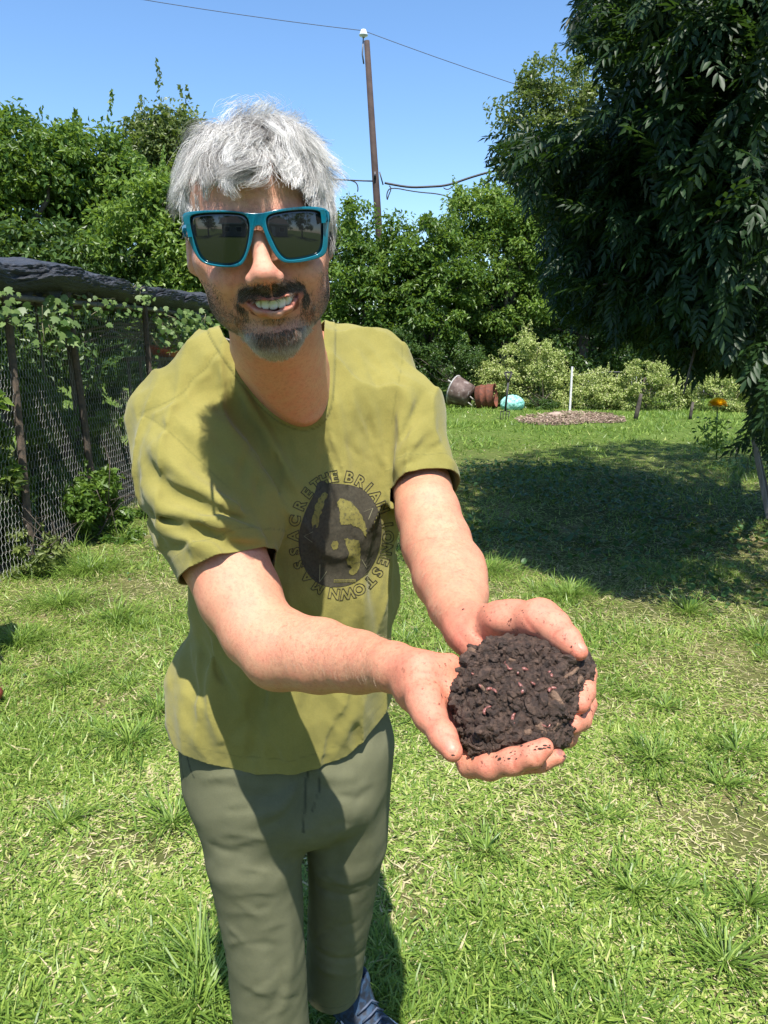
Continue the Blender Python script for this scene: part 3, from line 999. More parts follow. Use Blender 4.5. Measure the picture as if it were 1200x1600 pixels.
# ------------------------------------------------------------------ the dark near tree with compound leaves
DARK_SIL = [(905, -400), (893, 20), (884, 62), (912, 82), (932, 116), (962, 108), (1000, 60), (985, 110), (955, 160), (900, 198), (820, 192), (772, 214), (757, 240), (776, 262), (800, 276), (806, 302), (850, 345), (838, 400), (850, 450), (866, 480), (905, 512), (960, 532), (1020, 540), (1062, 570), (1076, 615), (1105, 640), (1122, 680), (1150, 715), (1180, 770), (1230, 800), (2600, 900), (2600, -400)]
def build_dark_tree():
    rng = np.random.default_rng(61)
    tb = np.array([3.75, 5.9, 0.0])
    root = empty('tree', tb, 'big dark shaded tree with long compound leaves overhanging the right side', 'tree')
    px = np.array(SHADE)
    tz = math.tan(math.radians(90) - SUN_EL)
    def ok(P, margin=0.0):
        sx = P[:, 0] - P[:, 2] * tz * math.sin(SUN_AZ)
        sy = P[:, 1] + P[:, 2] * tz * math.cos(SUN_AZ)
        a = poly_sd(sx, sy, SHADE) > margin
        u, v, dep = project(P)
        b = poly_sd(u, v, DARK_SIL) > rng.normal(0, 11, len(u)) - 2
        b |= (v < -60) | (dep < .4)
        b &= ~((np.hypot(u - 1122, v - 636) < rng.uniform(44, 60, len(u))) | (poly_sd(u, v, [(1150, 690), (1185, 680), (1230, 800), (1230, 840), (1185, 840)]) > 0) & (dep < 6.5))
        return a & b & (P[:, 2] > .5)
    # twig tips
    N = 16000
    P = np.stack([rng.uniform(0.2, 8.5, N), rng.uniform(0.9, 9.4, N), rng.uniform(.7, 8.6, N)], 1)
    # crown volume: rounded
    q = (P - np.array([3.9, 5.0, 4.3])) / np.array([4.3, 4.6, 4.2])
    rr = np.sqrt((q ** 2).sum(1))
    P = P[(rr < 1) & (rng.random(N) < .25 + rr ** 2)]
    P = P[ok(P, .12)]
    # more sprays along the visible side so the outline holds
    up_ = rng.uniform(760, 1210, 9000)
    vp_ = rng.uniform(-40, 850, 9000)
    Yv = rng.uniform(3.2, 7.0, 9000)
    P2 = np.array([WY(a, b, c) for a, b, c in zip(up_, vp_, Yv)])
    P2 = P2[ok(P2, .0)]
    P2 = P2[rng.permutation(len(P2))[:2300]]
    P = np.concatenate([P[rng.permutation(len(P))[:1700]], P2])
    # compound leaf template along +x: leaflets in pairs
    def compound(nl, L_, seed):
        r = np.random.default_rng(seed)
        V, T = [], []
        def leaflet(base, d, ln, droop):
            d = d / np.linalg.norm(d)
            s = np.cross(d, [0, 0, 1.0])
            s /= np.linalg.norm(s)
            o = len(V)
            w = ln * .155
            mid = base + d * ln * .42 + np.array([0, 0, -droop * .25])
            tip = base + d * ln + np.array([0, 0, -droop])
            m2 = base + d * ln * .72 + np.array([0, 0, -droop * .6])
            V.extend([base, mid - s * w + np.array([0, 0, w * .4]), mid + s * w + np.array([0, 0, w * .4]), mid, tip, m2 - s * w * .72, m2 + s * w * .72])
            T.extend([(o, o + 1, o + 3), (o, o + 3, o + 2), (o + 1, o + 5, o + 3), (o + 3, o + 6, o + 2), (o + 3, o + 5, o + 4), (o + 3, o + 4, o + 6)])
        for i in range(nl):
            t = (i + 1) / (nl + .6)
            b = np.array([t * L_, 0, -.10 * L_ * t * t])
            for s in (-1, 1):
                a = math.radians(52 - 12 * t + r.normal() * 6)
                leaflet(b, np.array([math.cos(a), s * math.sin(a), -.15 + r.normal() * .12]), L_ * (.34 - .06 * abs(t - .55)) * r.uniform(.85, 1.1), L_ * .07)
        leaflet(np.array([L_ * .98, 0, -.10 * L_]), np.array([1, 0, -.3]), L_ * .36, L_ * .05)
        V.extend([(0, .0012, 0), (0, -.0012, 0), (L_, 0, -.1 * L_)])
        T.append((len(V) - 3, len(V) - 2, len(V) - 1))
        return np.array(V), np.array(T)
    temps = [compound(nl, .215, 500 + i) for i, nl in enumerate((4, 5, 5, 6))]
    # leaves on each spray
    trunkdir = P - (tb + np.array([0, 0, 3.0]))
    mats = []
    for p, td in zip(P, trunkdir):
        td = td / (np.linalg.norm(td) + 1e-9)
        tw = td * .7 + rng.normal(size=3) * .35 + np.array([0, 0, -.15])
        tw /= np.linalg.norm(tw)
        L_ = rng.uniform(.2, .5)
        for t in np.linspace(0, 1, rng.integers(5, 10)):
            c = p - tw * L_ * (1 - t)
            d = tw * (.5 + t) + rng.normal(size=3) * .55 + np.array([0, 0, -.30])
            d /= np.linalg.norm(d)
            u = np.array([0, 0, 1.0]) + rng.normal(size=3) * .35
            s = np.cross(u, d)
            s /= np.linalg.norm(s)
            mats.append((c, np.stack([d, s, np.cross(d, s)]), rng.uniform(.7, 1.15)))
    tips = np.array([c + A[0] * .26 * s_ for c, A, s_ in mats])
    good = ok(tips, -.1) & ok(np.array([m[0] for m in mats]), -.1)
    mats = [m for m, g_ in zip(mats, good) if g_]
    dep = np.array([np.linalg.norm(m[0] - np.array([0, 0, CAMH])) for m in mats])
    u, v, _ = project(np.array([m[0] for m in mats]))
    infr = (u > 740) & (u < 1215) & (v > -20) & (v < 860)
    score = np.where(infr, dep, 99) 
    order_ = np.argsort(score)
    # thin out anything absurdly near
    big, rest = order_[:300], order_[300:]
    tm = []
    for i, (v_, t_) in enumerate(temps):
        me = np_mesh('leaf', v_, t_, True)
        set_attr(me, 'v', np.full(len(v_), .35 + .15 * i))
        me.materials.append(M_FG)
        tm.append(me)
    for k in big:
        c, A, s_ = mats[k]
        o = bpy.data.objects.new('leaf', tm[rng.integers(0, 4)])
        COL.objects.link(o)
        o.parent = root
        M = Matrix(((A[0][0] * s_, A[1][0] * s_, A[2][0] * s_, c[0]), (A[0][1] * s_, A[1][1] * s_, A[2][1] * s_, c[1]), (A[0][2] * s_, A[1][2] * s_, A[2][2] * s_, c[2]), (0, 0, 0, 1)))
        o.matrix_parent_inverse = Matrix.Translation(-Vector(root.location))
        o.matrix_basis = M
    def cheap(v_, t_):
        # 7-vertex leaflets reduced to folded rhombs
        n = (len(v_) - 3) // 7
        W_ = v_[:n * 7].reshape(n, 7, 3)
        return W_[:, [0, 1, 4, 2]].reshape(-1, 3), (np.array([(0, 1, 2), (0, 2, 3)])[None] + (np.arange(n) * 4)[:, None, None]).reshape(-1, 3)
    temps = [cheap(*t) for t in temps]
    AV, AT, Av, off = [], [], [], 0
    for k in rest:
        c, A, s_ = mats[k]
        v_, t_ = temps[rng.integers(0, 4)]
        AV.append((v_ * s_) @ A + c)
        AT.append(t_ + off)
        Av.append(np.full(len(v_), np.clip(rng.normal(.45, .22), 0, 1)))
        off += len(v_)
    me = np_mesh('crown', np.concatenate(AV), np.concatenate(AT))
    set_attr(me, 'v', np.concatenate(Av))
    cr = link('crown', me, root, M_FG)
    cr['kind'] = 'stuff'
    print('dark tree leaves', len(mats), 'tris', len(me.polygons))
    # trunk and limbs
    mb = MB()
    mb.tube([tb + [0.1, 0, -.2], tb + [.02, 0, .6], tb + [-.05, -.05, 1.6], tb + [0, -.1, 2.6]], [.26, .19, .17, .15], 12)
    sel = P[rng.choice(len(P), 46, replace=False)]
    hub = tb + np.array([0, -.1, 2.4])
    for p in sel:
        h0 = hub + np.array([0, 0, rng.uniform(-1.2, 1.4)])
        m1 = h0 * .6 + p * .4 + rng.normal(size=3) * .12
        m2 = h0 * .25 + p * .75 + rng.normal(size=3) * .12
        mb.tube([h0, m1, m2, p], [.05, .028, .014, .004], 6)
    mb.tube([tb + [0, -.1, 2.5], tb + [0, -.3, 4.0], tb + [.1, -.4, 6.2]], [.14, .10, .05], 9)
    mb.build('trunk', bark, root)

if 'trees' not in SKIP:
    build_trees()
    build_dark_tree()
# ================================================================== THE CHICKEN RUN ON THE LEFT
FA, FB = np.array([-2.62, 2.6]), np.array([-2.12, 9.2])
def fence_pt(t, z=0.0, off=0.0):
    """point along the fence line, t in metres from its near end; off = metres outwards (towards the lawn)"""
    d = (FB - FA) / np.linalg.norm(FB - FA)
    nrm = np.array([d[1], -d[0]])
    p = FA + d * t + nrm * off
    return np.array([p[0], p[1], z])
FL = float(np.linalg.norm(FB - FA))
def t_at(px):
    """where along the fence line a picture column falls"""
    ts = np.linspace(0, FL, 400)
    u, _, _ = project(np.array([fence_pt(t, 1.0) for t in ts]))
    return float(ts[np.argmin(np.abs(u - px))])

def build_run():
    rng = np.random.default_rng(81)
    root = empty('chicken_run', fence_pt(FL / 2), 'long run fenced with chicken wire and roofed with black shade cloth', 'chicken run')
    wire = simple_mat('galvanised_wire', (0.62, 0.62, 0.59), (0.40, 0.40, 0.38), .45, 30, metallic=.4)
    rust = simple_mat('rusty_post', (0.12, 0.085, 0.06), (0.06, 0.05, 0.04), .85, 30, .5)
    grey = simple_mat('grey_wood', (0.24, 0.22, 0.19), (0.14, 0.125, 0.105), .9, 12, .7)
    # hexagonal netting, slightly slack
    sl = sinnoise(400, 2.0, 10)
    V, T = [], []
    def seg(p, q, r=.0010):
        d = q - p
        d /= np.linalg.norm(d)
        a = np.cross(d, [1, .1, .2])
        a /= np.linalg.norm(a)
        b = np.cross(d, a)
        o = len(V)
        for c in (p, q):
            for k in range(3):
                an = 2.094 * k
                V.append(c + (a * math.cos(an) + b * math.sin(an)) * r)
        for k in range(3):
            k2 = (k + 1) % 3
            T.extend([(o + k, o + k2, o + 3 + k2), (o + k, o + 3 + k2, o + 3 + k)])
    hw, hh = .040, .052
    H0, H1 = 0.02, 1.78
    def pt(t, z):
        off = .03 * float(sl(np.array([[t * 1.0, z * 1.5, 0]], F32))[0]) + .05 * math.exp(-z * 4)
        return fence_pt(t, z, off)
    nx, nz = int(FL / hw), int((H1 - H0) / hh)
    for i in range(nx):
        for j in range(nz):
            t = i * hw + (hw / 2 if j % 2 else 0)
            z = H0 + j * hh
            a, b = pt(t, z + hh * .18), pt(t, z + hh * .82)
            seg(a, b, .0014)
            up_l_, up_r = pt(t - hw / 2, z + hh * 1.18), pt(t + hw / 2, z + hh * 1.18)
            if j < nz - 1:
                seg(b, up_l_, .0010)
                seg(b, up_r, .0010)
    o = link('chicken_wire', np_mesh('chicken_wire', V, T), root, wire)
    o['kind'] = 'stuff'
    # posts
    def tpost(t, h, lean, r=.022, mat=rust, name='post'):
        mb = MB()
        p, q = fence_pt(t, -.05, .02), fence_pt(t + lean, h, .02)
        mb.tube([p, p * .5 + q * .5 + [.004, 0, 0], q], [r, r * .95, r * .9], 7)
        for k in range(9):
            c = p + (q - p) * (k + 1) / 10
            mb.box(c + [.02, -.01, 0], (.02, .012, .01))
        return mb.build(name, mat, root, False)
    for px, h, ln, r in ((-180, 1.85, .02, .03), (20, 1.85, .05, .028), (133, 1.86, -.16, .030), (232, 1.86, .0, .03), (300, 1.86, .05, .03), (331, 1.86, .05, .03)):
        tpost(t_at(px), h, ln, r)
    for px, yo, r in ((95, -.9, .013), (197, -.8, .012), (275, -1.2, .05), (50, -1.3, .03)):
        mb = MB()
        p = fence_pt(t_at(px) , 0, 0) + np.array([yo * .9, 0, 0])
        mb.tube([p + [0, 0, -.05], p + [.01, .02, .95], p + [-.02, .03, 1.9]], [r, r, r * .9], 8)
        mb.build('inner_pole', grey, root)
    # top rail and roof battens
    mb = MB()
    mb.tube([fence_pt(t, 1.80 + .012 * math.sin(t * 1.7), .0) for t in np.linspace(0, FL, 14)], .022, 6)
    mb.build('rail', grey, root)
    for t in np.linspace(.4, FL - .3, 8):
        mb = MB()
        a, b = fence_pt(t, 1.84, .02), fence_pt(t, 1.98, -2.6)
        mb.tube([a, a * .5 + b * .5 + [0, 0, -.03], b], .018, 6)
        mb.build('batten', grey, root)
    # shade cloth: rolled lumpy front edge and a sheet going back over the roof
    n1, n2, n3 = sinnoise(411, 3.0, 12), sinnoise(412, 12, 14, (.45, 1, 1)), sinnoise(413, 30, 14, (.3, 1, 1))
    nu, prof = 420, []
    # outward offset and height: ragged lip under the edge, draped front, then back over the roof
    for a in np.linspace(0, 1, 46):
        ar = math.radians(-140 + 225 * a)
        prof.append((.03 + .070 * math.cos(ar) * (1.1 if math.sin(ar) < 0 else 1), 1.955 + (.075 if math.sin(ar) > 0 else .085) * math.sin(ar)))
    for k in range(1, 22):
        prof.append((.03 - k * .13, 2.045 + .008 * k))
    pr = np.array(prof)
    m_ = len(prof)
    tt = np.repeat(np.linspace(0, FL, nu), m_)
    oo, zz = np.tile(pr[:, 0], nu), np.tile(pr[:, 1], nu)
    arc = np.tile(np.arange(m_) * .012, nu)
    P_ = np.stack([tt, oo * 1.6, zz * 1.6], 1).astype(F32)
    w1, w2 = sinnoise(415, 1, 14, (3.0, 26, 0)), sinnoise(416, 1, 14, (8.0, 60, 0))
    w3 = sinnoise(417, 1, 14, (30, 120, 0))
    Pa = np.stack([tt, arc, 0 * tt], 1).astype(F32)
    k = .030 * n1(P_) + .012 * n2(P_) - .020 * (1 - np.abs(w1(Pa))).clip(0, 1) ** 2 + .014 * np.abs(w2(Pa)) + .004 * w3(Pa)
    z2 = zz + k * .9 + .02 * np.sin(tt * 2.1) - (.06 * np.maximum(0, -oo) * (1 + np.sin(tt * 3.4)))
    z2 -= .07 * (np.tile(np.arange(m_) < 9, nu)) * np.abs(n2(P_ * 2.2))
    dd = (FB - FA) / FL
    off_ = oo + k
    V = np.stack([FA[0] + dd[0] * tt + dd[1] * off_, FA[1] + dd[1] * tt - dd[0] * off_, z2], 1)
    ii, jj = np.meshgrid(np.arange(nu - 1), np.arange(m_ - 1), indexing='ij')
    a = (ii * m_ + jj).ravel()
    Q = np.stack([a, a + 1, a + m_ + 1, a + m_], 1)
    sc = NT('black_shade_cloth')
    wv = sc.noise(14, 8, .75, sc.mapping((1, .35, 3.5)))
    sc.P(Base__Color=sc.ramp(wv, [(.3, (.012, .013, .015)), (.6, (.050, .052, .058)), (.75, (.16, .165, .18))]), Roughness=.45)
    sc.bump(sc.noise(26, 8, .75, sc.mapping((1, .35, 3.5))), .9, .02)
    o = link('shade_cloth', np_mesh('shade_cloth', V, Q, False), root, sc.m)
    o.modifiers.new('t', 'SOLIDIFY').thickness = .004
    # dark back netting of the run
    V, Q = [], []
    nu, nv = 60, 16
    for i in range(nu):
        for j in range(nv):
            t, z = FL * i / (nu - 1), 1.98 * j / (nv - 1)
            V.append(fence_pt(t, z, -2.7 + .06 * math.sin(t * 3 + z * 2) + .03 * math.sin(t * 9)))
    for i in range(nu - 1):
        for j in range(nv - 1):
            a = i * nv + j
            if z is not None and 1.98 * j / (nv - 1) > .55:
                Q.append((a, a + 1, a + nv + 1, a + nv))
    link('back_netting', np_mesh('back_netting', V, Q), root, simple_mat('black_netting', (.010, .010, .012), (.022, .022, .025), .8, 20, .4))
    # things inside
    inb = 'plants inside the chicken run'
    def ins(px, back):
        return fence_pt(t_at(px), 0, -back)
    def plant(label, px, back, h, w, n, leaf, mat, seed, stems=9):
        n = int(n * 1.3)
        r = np.random.default_rng(seed)
        b = ins(px, back)
        root_ = empty('plant', b, label, 'plant', inb)
        blobs = [(b[0] + r.normal() * w * .3, b[1] + r.normal() * w * .5, h * f, w * .6, w * .7, h * .28) for f in (.25, .45, .6, .75, .35, .55)]
        crown_mesh('foliage', r, blobs, n, leaf, .13, mat, root_, shoots=10, hollow=.2)
        mb = MB()
        for k in range(stems):
            e = b + np.array([r.normal() * w * .4, r.normal() * w * .5, h * r.uniform(.6, 1)])
            mb.tube([b + r.normal(size=3) * [.06, .1, 0], b * .5 + e * .5 + r.normal(size=3) * .04, e], [.008, .006, .002], 5)
        mb.build('stems', bark, root_)
    plant('tall leafy plant behind the wire at the left edge', 15, .35, 1.38, .5, 3600, .075, M_BRIGHT, 71)
    plant('leafy plant behind the wire, left of the leaning post', 80, .4, 1.25, .5, 3200, .075, M_MID, 72)
    plant('low shaded plant behind the wire near the ground at the left edge', 20, .4, .7, .5, 2400, .06, M_OLIVE, 73)
    plant('leafy plant behind the wire, just right of the leaning post', 165, .5, 1.15, .5, 3000, .075, M_BRIGHT, 74)
    plant('shaded plant low behind the wire beside the man\'s sleeve', 205, .6, .7, .5, 2200, .06, M_DARK, 75)
    plant('pale dry plant low behind the wire, under the leaning post', 95, .5, .65, .4, 1600, .05, M_OLIVE, 76)
    plant('leafy plant in the back of the run, near the orange tub', 290, 1.0, 1.15, .6, 2400, .07, M_DARK, 77)
    # orange tub and grey heap of branches
    q = WY(258, 548, 8.3)
    mb = MB()
    M = Matrix.Translation(Vector(q)) @ Matrix.Rotation(.18, 4, 'Y') @ Matrix.Diagonal((1, 1.6, 1, 1))
    mb.lathe([(.0, -.06), (.12, -.06), (.17, .02), (.185, .035), (.165, .03), (.11, -.04), (0, -.04)], 20, M)
    t_ = mb.build('tub', simple_mat('orange_plastic', (.62, .11, .03), (.5, .08, .025), .4, 5), None)
    tag(t_, 'shallow orange plastic tub seen through the wire inside the run', 'tub')
    mb = MB()
    lg = WY(258, 590, 8.3)
    sroot = empty('shelf', (lg[0] - .12, lg[1], 0), 'weathered grey shelf on thin legs inside the run, carrying the orange tub', 'shelf')
    mb.box((lg[0] - .12, lg[1], q[2] - .085), (.50, .5, .035))
    mb.build('top', grey, sroot, False, .004)
    for sx in (-1, 1):
        for sy in (-1, 1):
            MB().tube([(lg[0] - .12 + sx * .21, lg[1] + sy * .2, 0), (lg[0] - .12 + sx * .21, lg[1] + sy * .2, q[2] - .10)], .018, 6).build('leg', grey, sroot)
    mb = MB()
    for k in range(46):
        c = WY(240 + rng.normal() * 26, 515 + rng.normal() * 12, 8.9 + rng.normal() * .2)
        d = rng.normal(size=3) * [.3, .2, .12]
        mb.tube([c - d, c + rng.normal(size=3) * .05, c + d], [.012, .010, .004], 5)
    o = mb.build('brush_pile', simple_mat('dead_sticks', (.26, .23, .20), (.42, .39, .36), .9, 10), None)
    tag(o, 'tangle of dead grey sticks behind the orange tub in the run', 'sticks', kind='stuff')
    # vines over the roll, with lobed leaves
    vm = leaf_mat('vine_leaf', (0.06, 0.12, 0.025), (0.20, 0.29, 0.09), .45, .4)
    gv = 'vines on the chicken run'
    vroot = []
    for lab, px0, px1, n, zlo, zhi, sz in (('vine with big lobed leaves hanging under the shade cloth near the left edge', 55, 112, 50, 1.42, 1.82, .085),
                                   ('vine trailing under the shade cloth at the very left edge', -30, 40, 46, 1.5, 1.84, .06),
                                   ('thin vine on the wire top above the leaning post', 118, 200, 60, 1.62, 1.86, .05),
                                   ('sprig climbing over the shade cloth beside the man\'s shoulder', 200, 225, 34, 1.75, 2.03, .055),
                                   ('dense leafy vine on the wire top next to the man\'s neck', 232, 345, 260, 1.35, 1.86, .075)):
        r_ = empty('vine', fence_pt(t_at((px0 + px1) / 2), (zlo + zhi) / 2, .05), lab, 'vine', gv)
        t0, t1 = t_at(px0), t_at(px1)
        V, T, vv = [], [], []
        mb = MB()
        for k in range(max(4, n // 14)):
            a = fence_pt(rng.uniform(t0, t1), rng.uniform(zlo, zhi), .04)
            b = fence_pt(rng.uniform(t0, t1), rng.uniform(zlo, zhi), .10)
            mb.tube([a, a * .5 + b * .5 + rng.normal(size=3) * .05, b], [.004, .003, .002], 5)
        for k in range(n):
            c = fence_pt(t0 + (t1 - t0) * rng.beta(1.6, 1.6), zlo + (zhi - zlo) * rng.beta(2, 1.6), rng.uniform(.03, .17))
            nm = np.array([.5, -.7, .6]) + rng.normal(size=3) * .45
            nm /= np.linalg.norm(nm)
            up_ = np.array([0, 0, -1.0]) + rng.normal(size=3) * .5
            up_ -= nm * (up_ @ nm)
            up_ /= np.linalg.norm(up_)
            s_ = np.cross(nm, up_)
            s = sz * rng.uniform(.5, 1.15)
            lobes = [(0, -.35), (.28, -.30), (.50, -.02), (.30, .10), (.42, .42), (.16, .34), (0, .72), (-.16, .34), (-.42, .42), (-.30, .10), (-.50, -.02), (-.28, -.30)]
            o_ = len(V)
            V.append(c)
            for a, b in lobes:
                V.append(c + (s_ * a + up_ * b) * s + nm * (-.12 * (a * a + b * b)) * s)
            T += [(o_, o_ + 1 + i, o_ + 1 + (i + 1) % 12) for i in range(12)]
            vv += [rng.random()] * 13
        me = np_mesh('foliage', V, T)
        set_attr(me, 'v', vv)
        f_ = link('foliage', me, r_, vm)
        f_['kind'] = 'stuff'
        mb.build('stems', simple_mat('vine_stem', (.16, .15, .08), (.25, .22, .14), .8, 30), r_)
    # bare earth inside
    V, T = [], []
    for t in np.linspace(0, FL, 30):
        for o_ in np.linspace(-.12, -2.6, 8):
            p = fence_pt(t, 0, o_)
            p[2] = float(gz(p[0], p[1])) + .012
            V.append(p)
    Q = [(i * 8 + j, i * 8 + j + 1, (i + 1) * 8 + j + 1, (i + 1) * 8 + j) for i in range(29) for j in range(7)]
    tag(link('soil', np_mesh('soil', V, Q), None, simple_mat('run_soil', (.10, .075, .055), (.20, .16, .12), .95, 9, .7)), kind='structure')

def build_pole():
    Y = 24.0
    top = WY(573, 64, Y)
    b1 = WY(590, 330, Y)
    base = b1 + (b1 - top) * ((b1[2] + .2) / (top[2] - b1[2]))
    root = empty('utility_pole', (base[0], base[1], 0), 'tall bare brown wooden utility pole with a white insulator on top', 'utility pole')
    wood = simple_mat('creosote_wood', (.030, .018, .015), (.055, .034, .027), .85, 4, .6, 30)
    MB().tube([base, base * .5 + top * .5, top], [.15, .115, .085], 12).build('pole', wood, root)
    pin0 = top + np.array([-.13, 0, -.35])
    ins = WY(568, 52, Y)
    MB().tube([top + [-.09, 0, -.6], pin0, ins + [0, 0, -.05]], [.022, .022, .018], 6).build('pin', simple_mat('grey_iron', (.16, .16, .17), None, .5, 10, metallic=.7), root)
    MB().lathe([(0, .10), (.07, .09), (.09, .05), (.10, .0), (.135, -.04), (.12, -.07), (.05, -.08), (.05, -.11), (0, -.11)], 16, Matrix.Translation(Vector(ins))).build('insulator', simple_mat('white_porcelain', (.75, .76, .76), (.68, .7, .7), .25, 5), root)
    mb = MB()
    mb.box(WY(586, 275, Y) + [0, -.14, 0], (.07, .06, .18))
    mb.tube([WY(592, 270, Y) + [.02, -.15, 0], WY(596, 290, Y) + [.05, -.1, 0]], .02, 6)
    mb.build('bracket', simple_mat('bracket_iron', (.08, .08, .085), None, .5, 10, metallic=.5), root)
    cab = simple_mat('black_cable', (.020, .020, .022), (.03, .03, .032), .6, 5)
    def cable(px, label, r, Y0=Y, dy=0.0, name='cable'):
        P_ = [WY(a, b, Y0 + dy * (a - 568) / 500) for a, b in px]
        mb = MB()
        mb.tube(P_, r, 5)
        return tag(mb.build(name, cab, None), label, 'cable', 'overhead cables')
    def para(x0, y0, x1, y1, sag, n=14):
        return [(lerp(x0, x1, t), lerp(y0, y1, t) + sag * 4 * t * (1 - t)) for t in np.linspace(0, 1, n)]
    cable(para(-250, -95, 568, 48, 12) + para(568, 48, 1300, 268, 14)[1:], 'thin overhead wire running over the white insulator on the pole top', .009)
    cable(para(380, 262, 583, 283, 4), 'lower black cable left of the pole, going behind the man\'s hair', .022)
    cable(chaikin([(598, 285), (606, 287), (640, 293), (668, 292), (700, 290), (735, 277), (775, 266), (900, 240)], 2, False), 'thick twisted cable from the pole towards the dark tree on the right', .034)
    cable(chaikin([(606, 288), (612, 294), (607, 306), (605, 314), (604, 302), (610, 292), (650, 300), (690, 303), (715, 314)], 2, False), 'slack cable looping down just right of the pole', .018)
    cable(chaikin([(690, 291), (698, 297), (706, 293), (712, 287)], 2, False), 'small slack loop under the thick twisted cable', .016)
    cable(chaikin([(535, 280), (555, 283), (560, 292), (558, 304)], 2, False), 'short loose cable end hanging left of the pole', .018)

def build_yard():
    rng = np.random.default_rng(91)
    # tipped galvanised tub at the left
    grey = NT('old_zinc')
    grey.P(Base__Color=grey.ramp(grey.noise(9, 5), [(.3, (.07, .042, .035)), (.55, (.15, .105, .09)), (.75, (.36, .33, .31))]), Roughness=.7, Metallic=.2)
    rust = simple_mat('deep_rust', (.17, .050, .025), (.085, .030, .018), .85, 14, .6)
    c = G(722, 637)
    root = empty('tub', c, 'brown and grey half drum tipped on its side, left of the rusty barrel', 'tub', 'old containers lying by the bushes')
    M = Matrix.Translation(Vector(c) + Vector((0, 0, .34))) @ Matrix.Rotation(math.radians(-28), 4, 'Z') @ Matrix.Rotation(math.radians(-72), 4, 'Y') @ Matrix.Rotation(.3, 4, 'Z')
    MB().lathe([(.0, -.20), (.26, -.20), (.30, .0), (.34, .22), (.36, .24), (.335, .22), (.29, 0), (.25, -.17), (0, -.17)], 28, M).build('bowl', grey.m, root)
    MB().tube([M @ Vector((.34 * math.cos(a), .34 * math.sin(a), .235)) for a in np.linspace(0, 6.283, 26)], .018, 6, False).build('rim', simple_mat('zinc_rim', (.5, .5, .5), (.35, .33, .31), .5, 20), root)
    for k, (a, b) in enumerate((((700, 594), (720, 606)), ((726, 612), (748, 632)), ((720, 620), (745, 640)))):
        mb = MB()
        mb.tube([WY(*a[0:2], c[1] - .1), WY(*b[0:2], c[1] - .05)], .018, 6)
        mb.build('strut', simple_mat('pale_strut', (.42, .41, .38), None, .8, 10), root)
    # rusty barrel
    c = G(760, 638)
    root = empty('barrel', c, 'short rusty brown barrel lying on its side with its dark mouth to the right', 'barrel', 'old containers lying by the bushes')
    M = Matrix.Translation(Vector(c) + Vector((-.02, 0, .27))) @ Matrix.Rotation(math.radians(-20), 4, 'Z') @ Matrix.Rotation(math.radians(82), 4, 'Y')
    prof = [(0, -.21), (.24, -.21), (.265, -.20), (.27, -.1), (.285, -.09), (.285, -.06), (.27, -.05), (.27, .05), (.285, .06), (.285, .09), (.27, .10), (.265, .22), (.28, .23), (.25, .22), (.24, -.18), (0, -.18)]
    MB().lathe(prof, 32, M).build('drum', rust, root)
    # crumpled turquoise ball
    c = G(800, 640)
    root = Field()
    root.ell((c[0], c[1], .13), np.eye(3), (.28, .26, .21), .02)
    f1, f2 = sinnoise(431, 16, 12), sinnoise(432, 38, 12)
    root.disp(lambda P: .012 * np.abs(f1(P)) + .007 * f2(P))
    V, Q = root.mesh((c[0] - .4, c[1] - .4, -.1), (c[0] + .4, c[1] + .4, .5), .012)
    tq = NT('turquoise_plastic')
    tq.P(Base__Color=tq.ramp(tq.noise(16, 5, .7), [(.42, (.34, .62, .55)), (.52, (.20, .50, .43)), (.60, (.05, .22, .18))]), Roughness=.5)
    o = link('globe', np_mesh('globe', V, Q), None, tq.m)
    tag(o, 'faded turquoise dome lying in the grass right of the rusty barrel', 'dome', 'old containers lying by the bushes')
    # digging fork stuck in the lawn
    b = G(788, 656)
    iron = simple_mat('black_iron', (.018, .018, .020), (.035, .03, .028), .6, 20)
    root = empty('garden_fork', b, 'black digging fork with a triangular handle standing in the lawn', 'garden fork')
    tp = WY(794, 598, b[1])
    sh = b * .75 + tp * .25
    MB().tube([sh, tp], [.020, .022], 8).build('shaft', iron, root)
    mb = MB()
    ha, hb, hc_ = tp, WY(788.5, 582, b[1]), WY(800, 582, b[1])
    mb.tube([ha, hb], .018, 6)
    mb.tube([ha, hc_], .018, 6)
    mb.tube([hb, hc_], .02, 6)
    mb.build('handle', iron, root)
    mb = MB()
    mb.tube([sh + [-.09, 0, -.02], sh, sh + [.09, 0, -.02]], .010, 6)
    mb.build('crosspiece', iron, root)
    for k in range(4):
        x = -.09 + .06 * k
        MB().tube([sh + [x, 0, -.02], b + [x * .9, 0, .08], b + [x * .8, 0, -.06]], [.007, .007, .003], 5).build('tine', iron, root)
    # white post and the wire fence behind it
    b = G(890, 645)
    root = empty('wire_fence', b, 'low wire fence running right from a white metal post in the pale bushes', 'fence')
    tp = WY(894, 573, b[1])
    wp = NT('white_painted_post')
    wp.P(Base__Color=wp.ramp(wp.noise(26, 5, .7), [(.35, (.42, .42, .40)), (.55, (.66, .67, .66))]), Roughness=.6)
    MB().tube([b - [0, 0, .1], b * .5 + tp * .5, tp], [.030, .030, .029], 4).build('post', wp.m, root, False, .004)
    wm = simple_mat('fence_wire', (.33, .33, .34), (.2, .2, .21), .5, 10, metallic=.3)
    mb = MB()
    Yf = b[1] + 1.6
    for px in np.arange(897, 1100, 7.5):
        mb.tube([WY(px, 592 - 6 * math.sin((px - 897) / 40), Yf), WY(px, 650, Yf)], .006, 4)
    for py in (586, 600, 614, 628):
        mb.tube([WY(px, py - 5 * math.sin((px - 897) / 40) * (py < 590), Yf) for px in np.arange(892, 1104, 12)], .006, 4)
    o = mb.build('wire', wm, root)
    st = simple_mat('dark_stump_wood', (.045, .036, .030), (.10, .085, .07), .95, 16, .8)
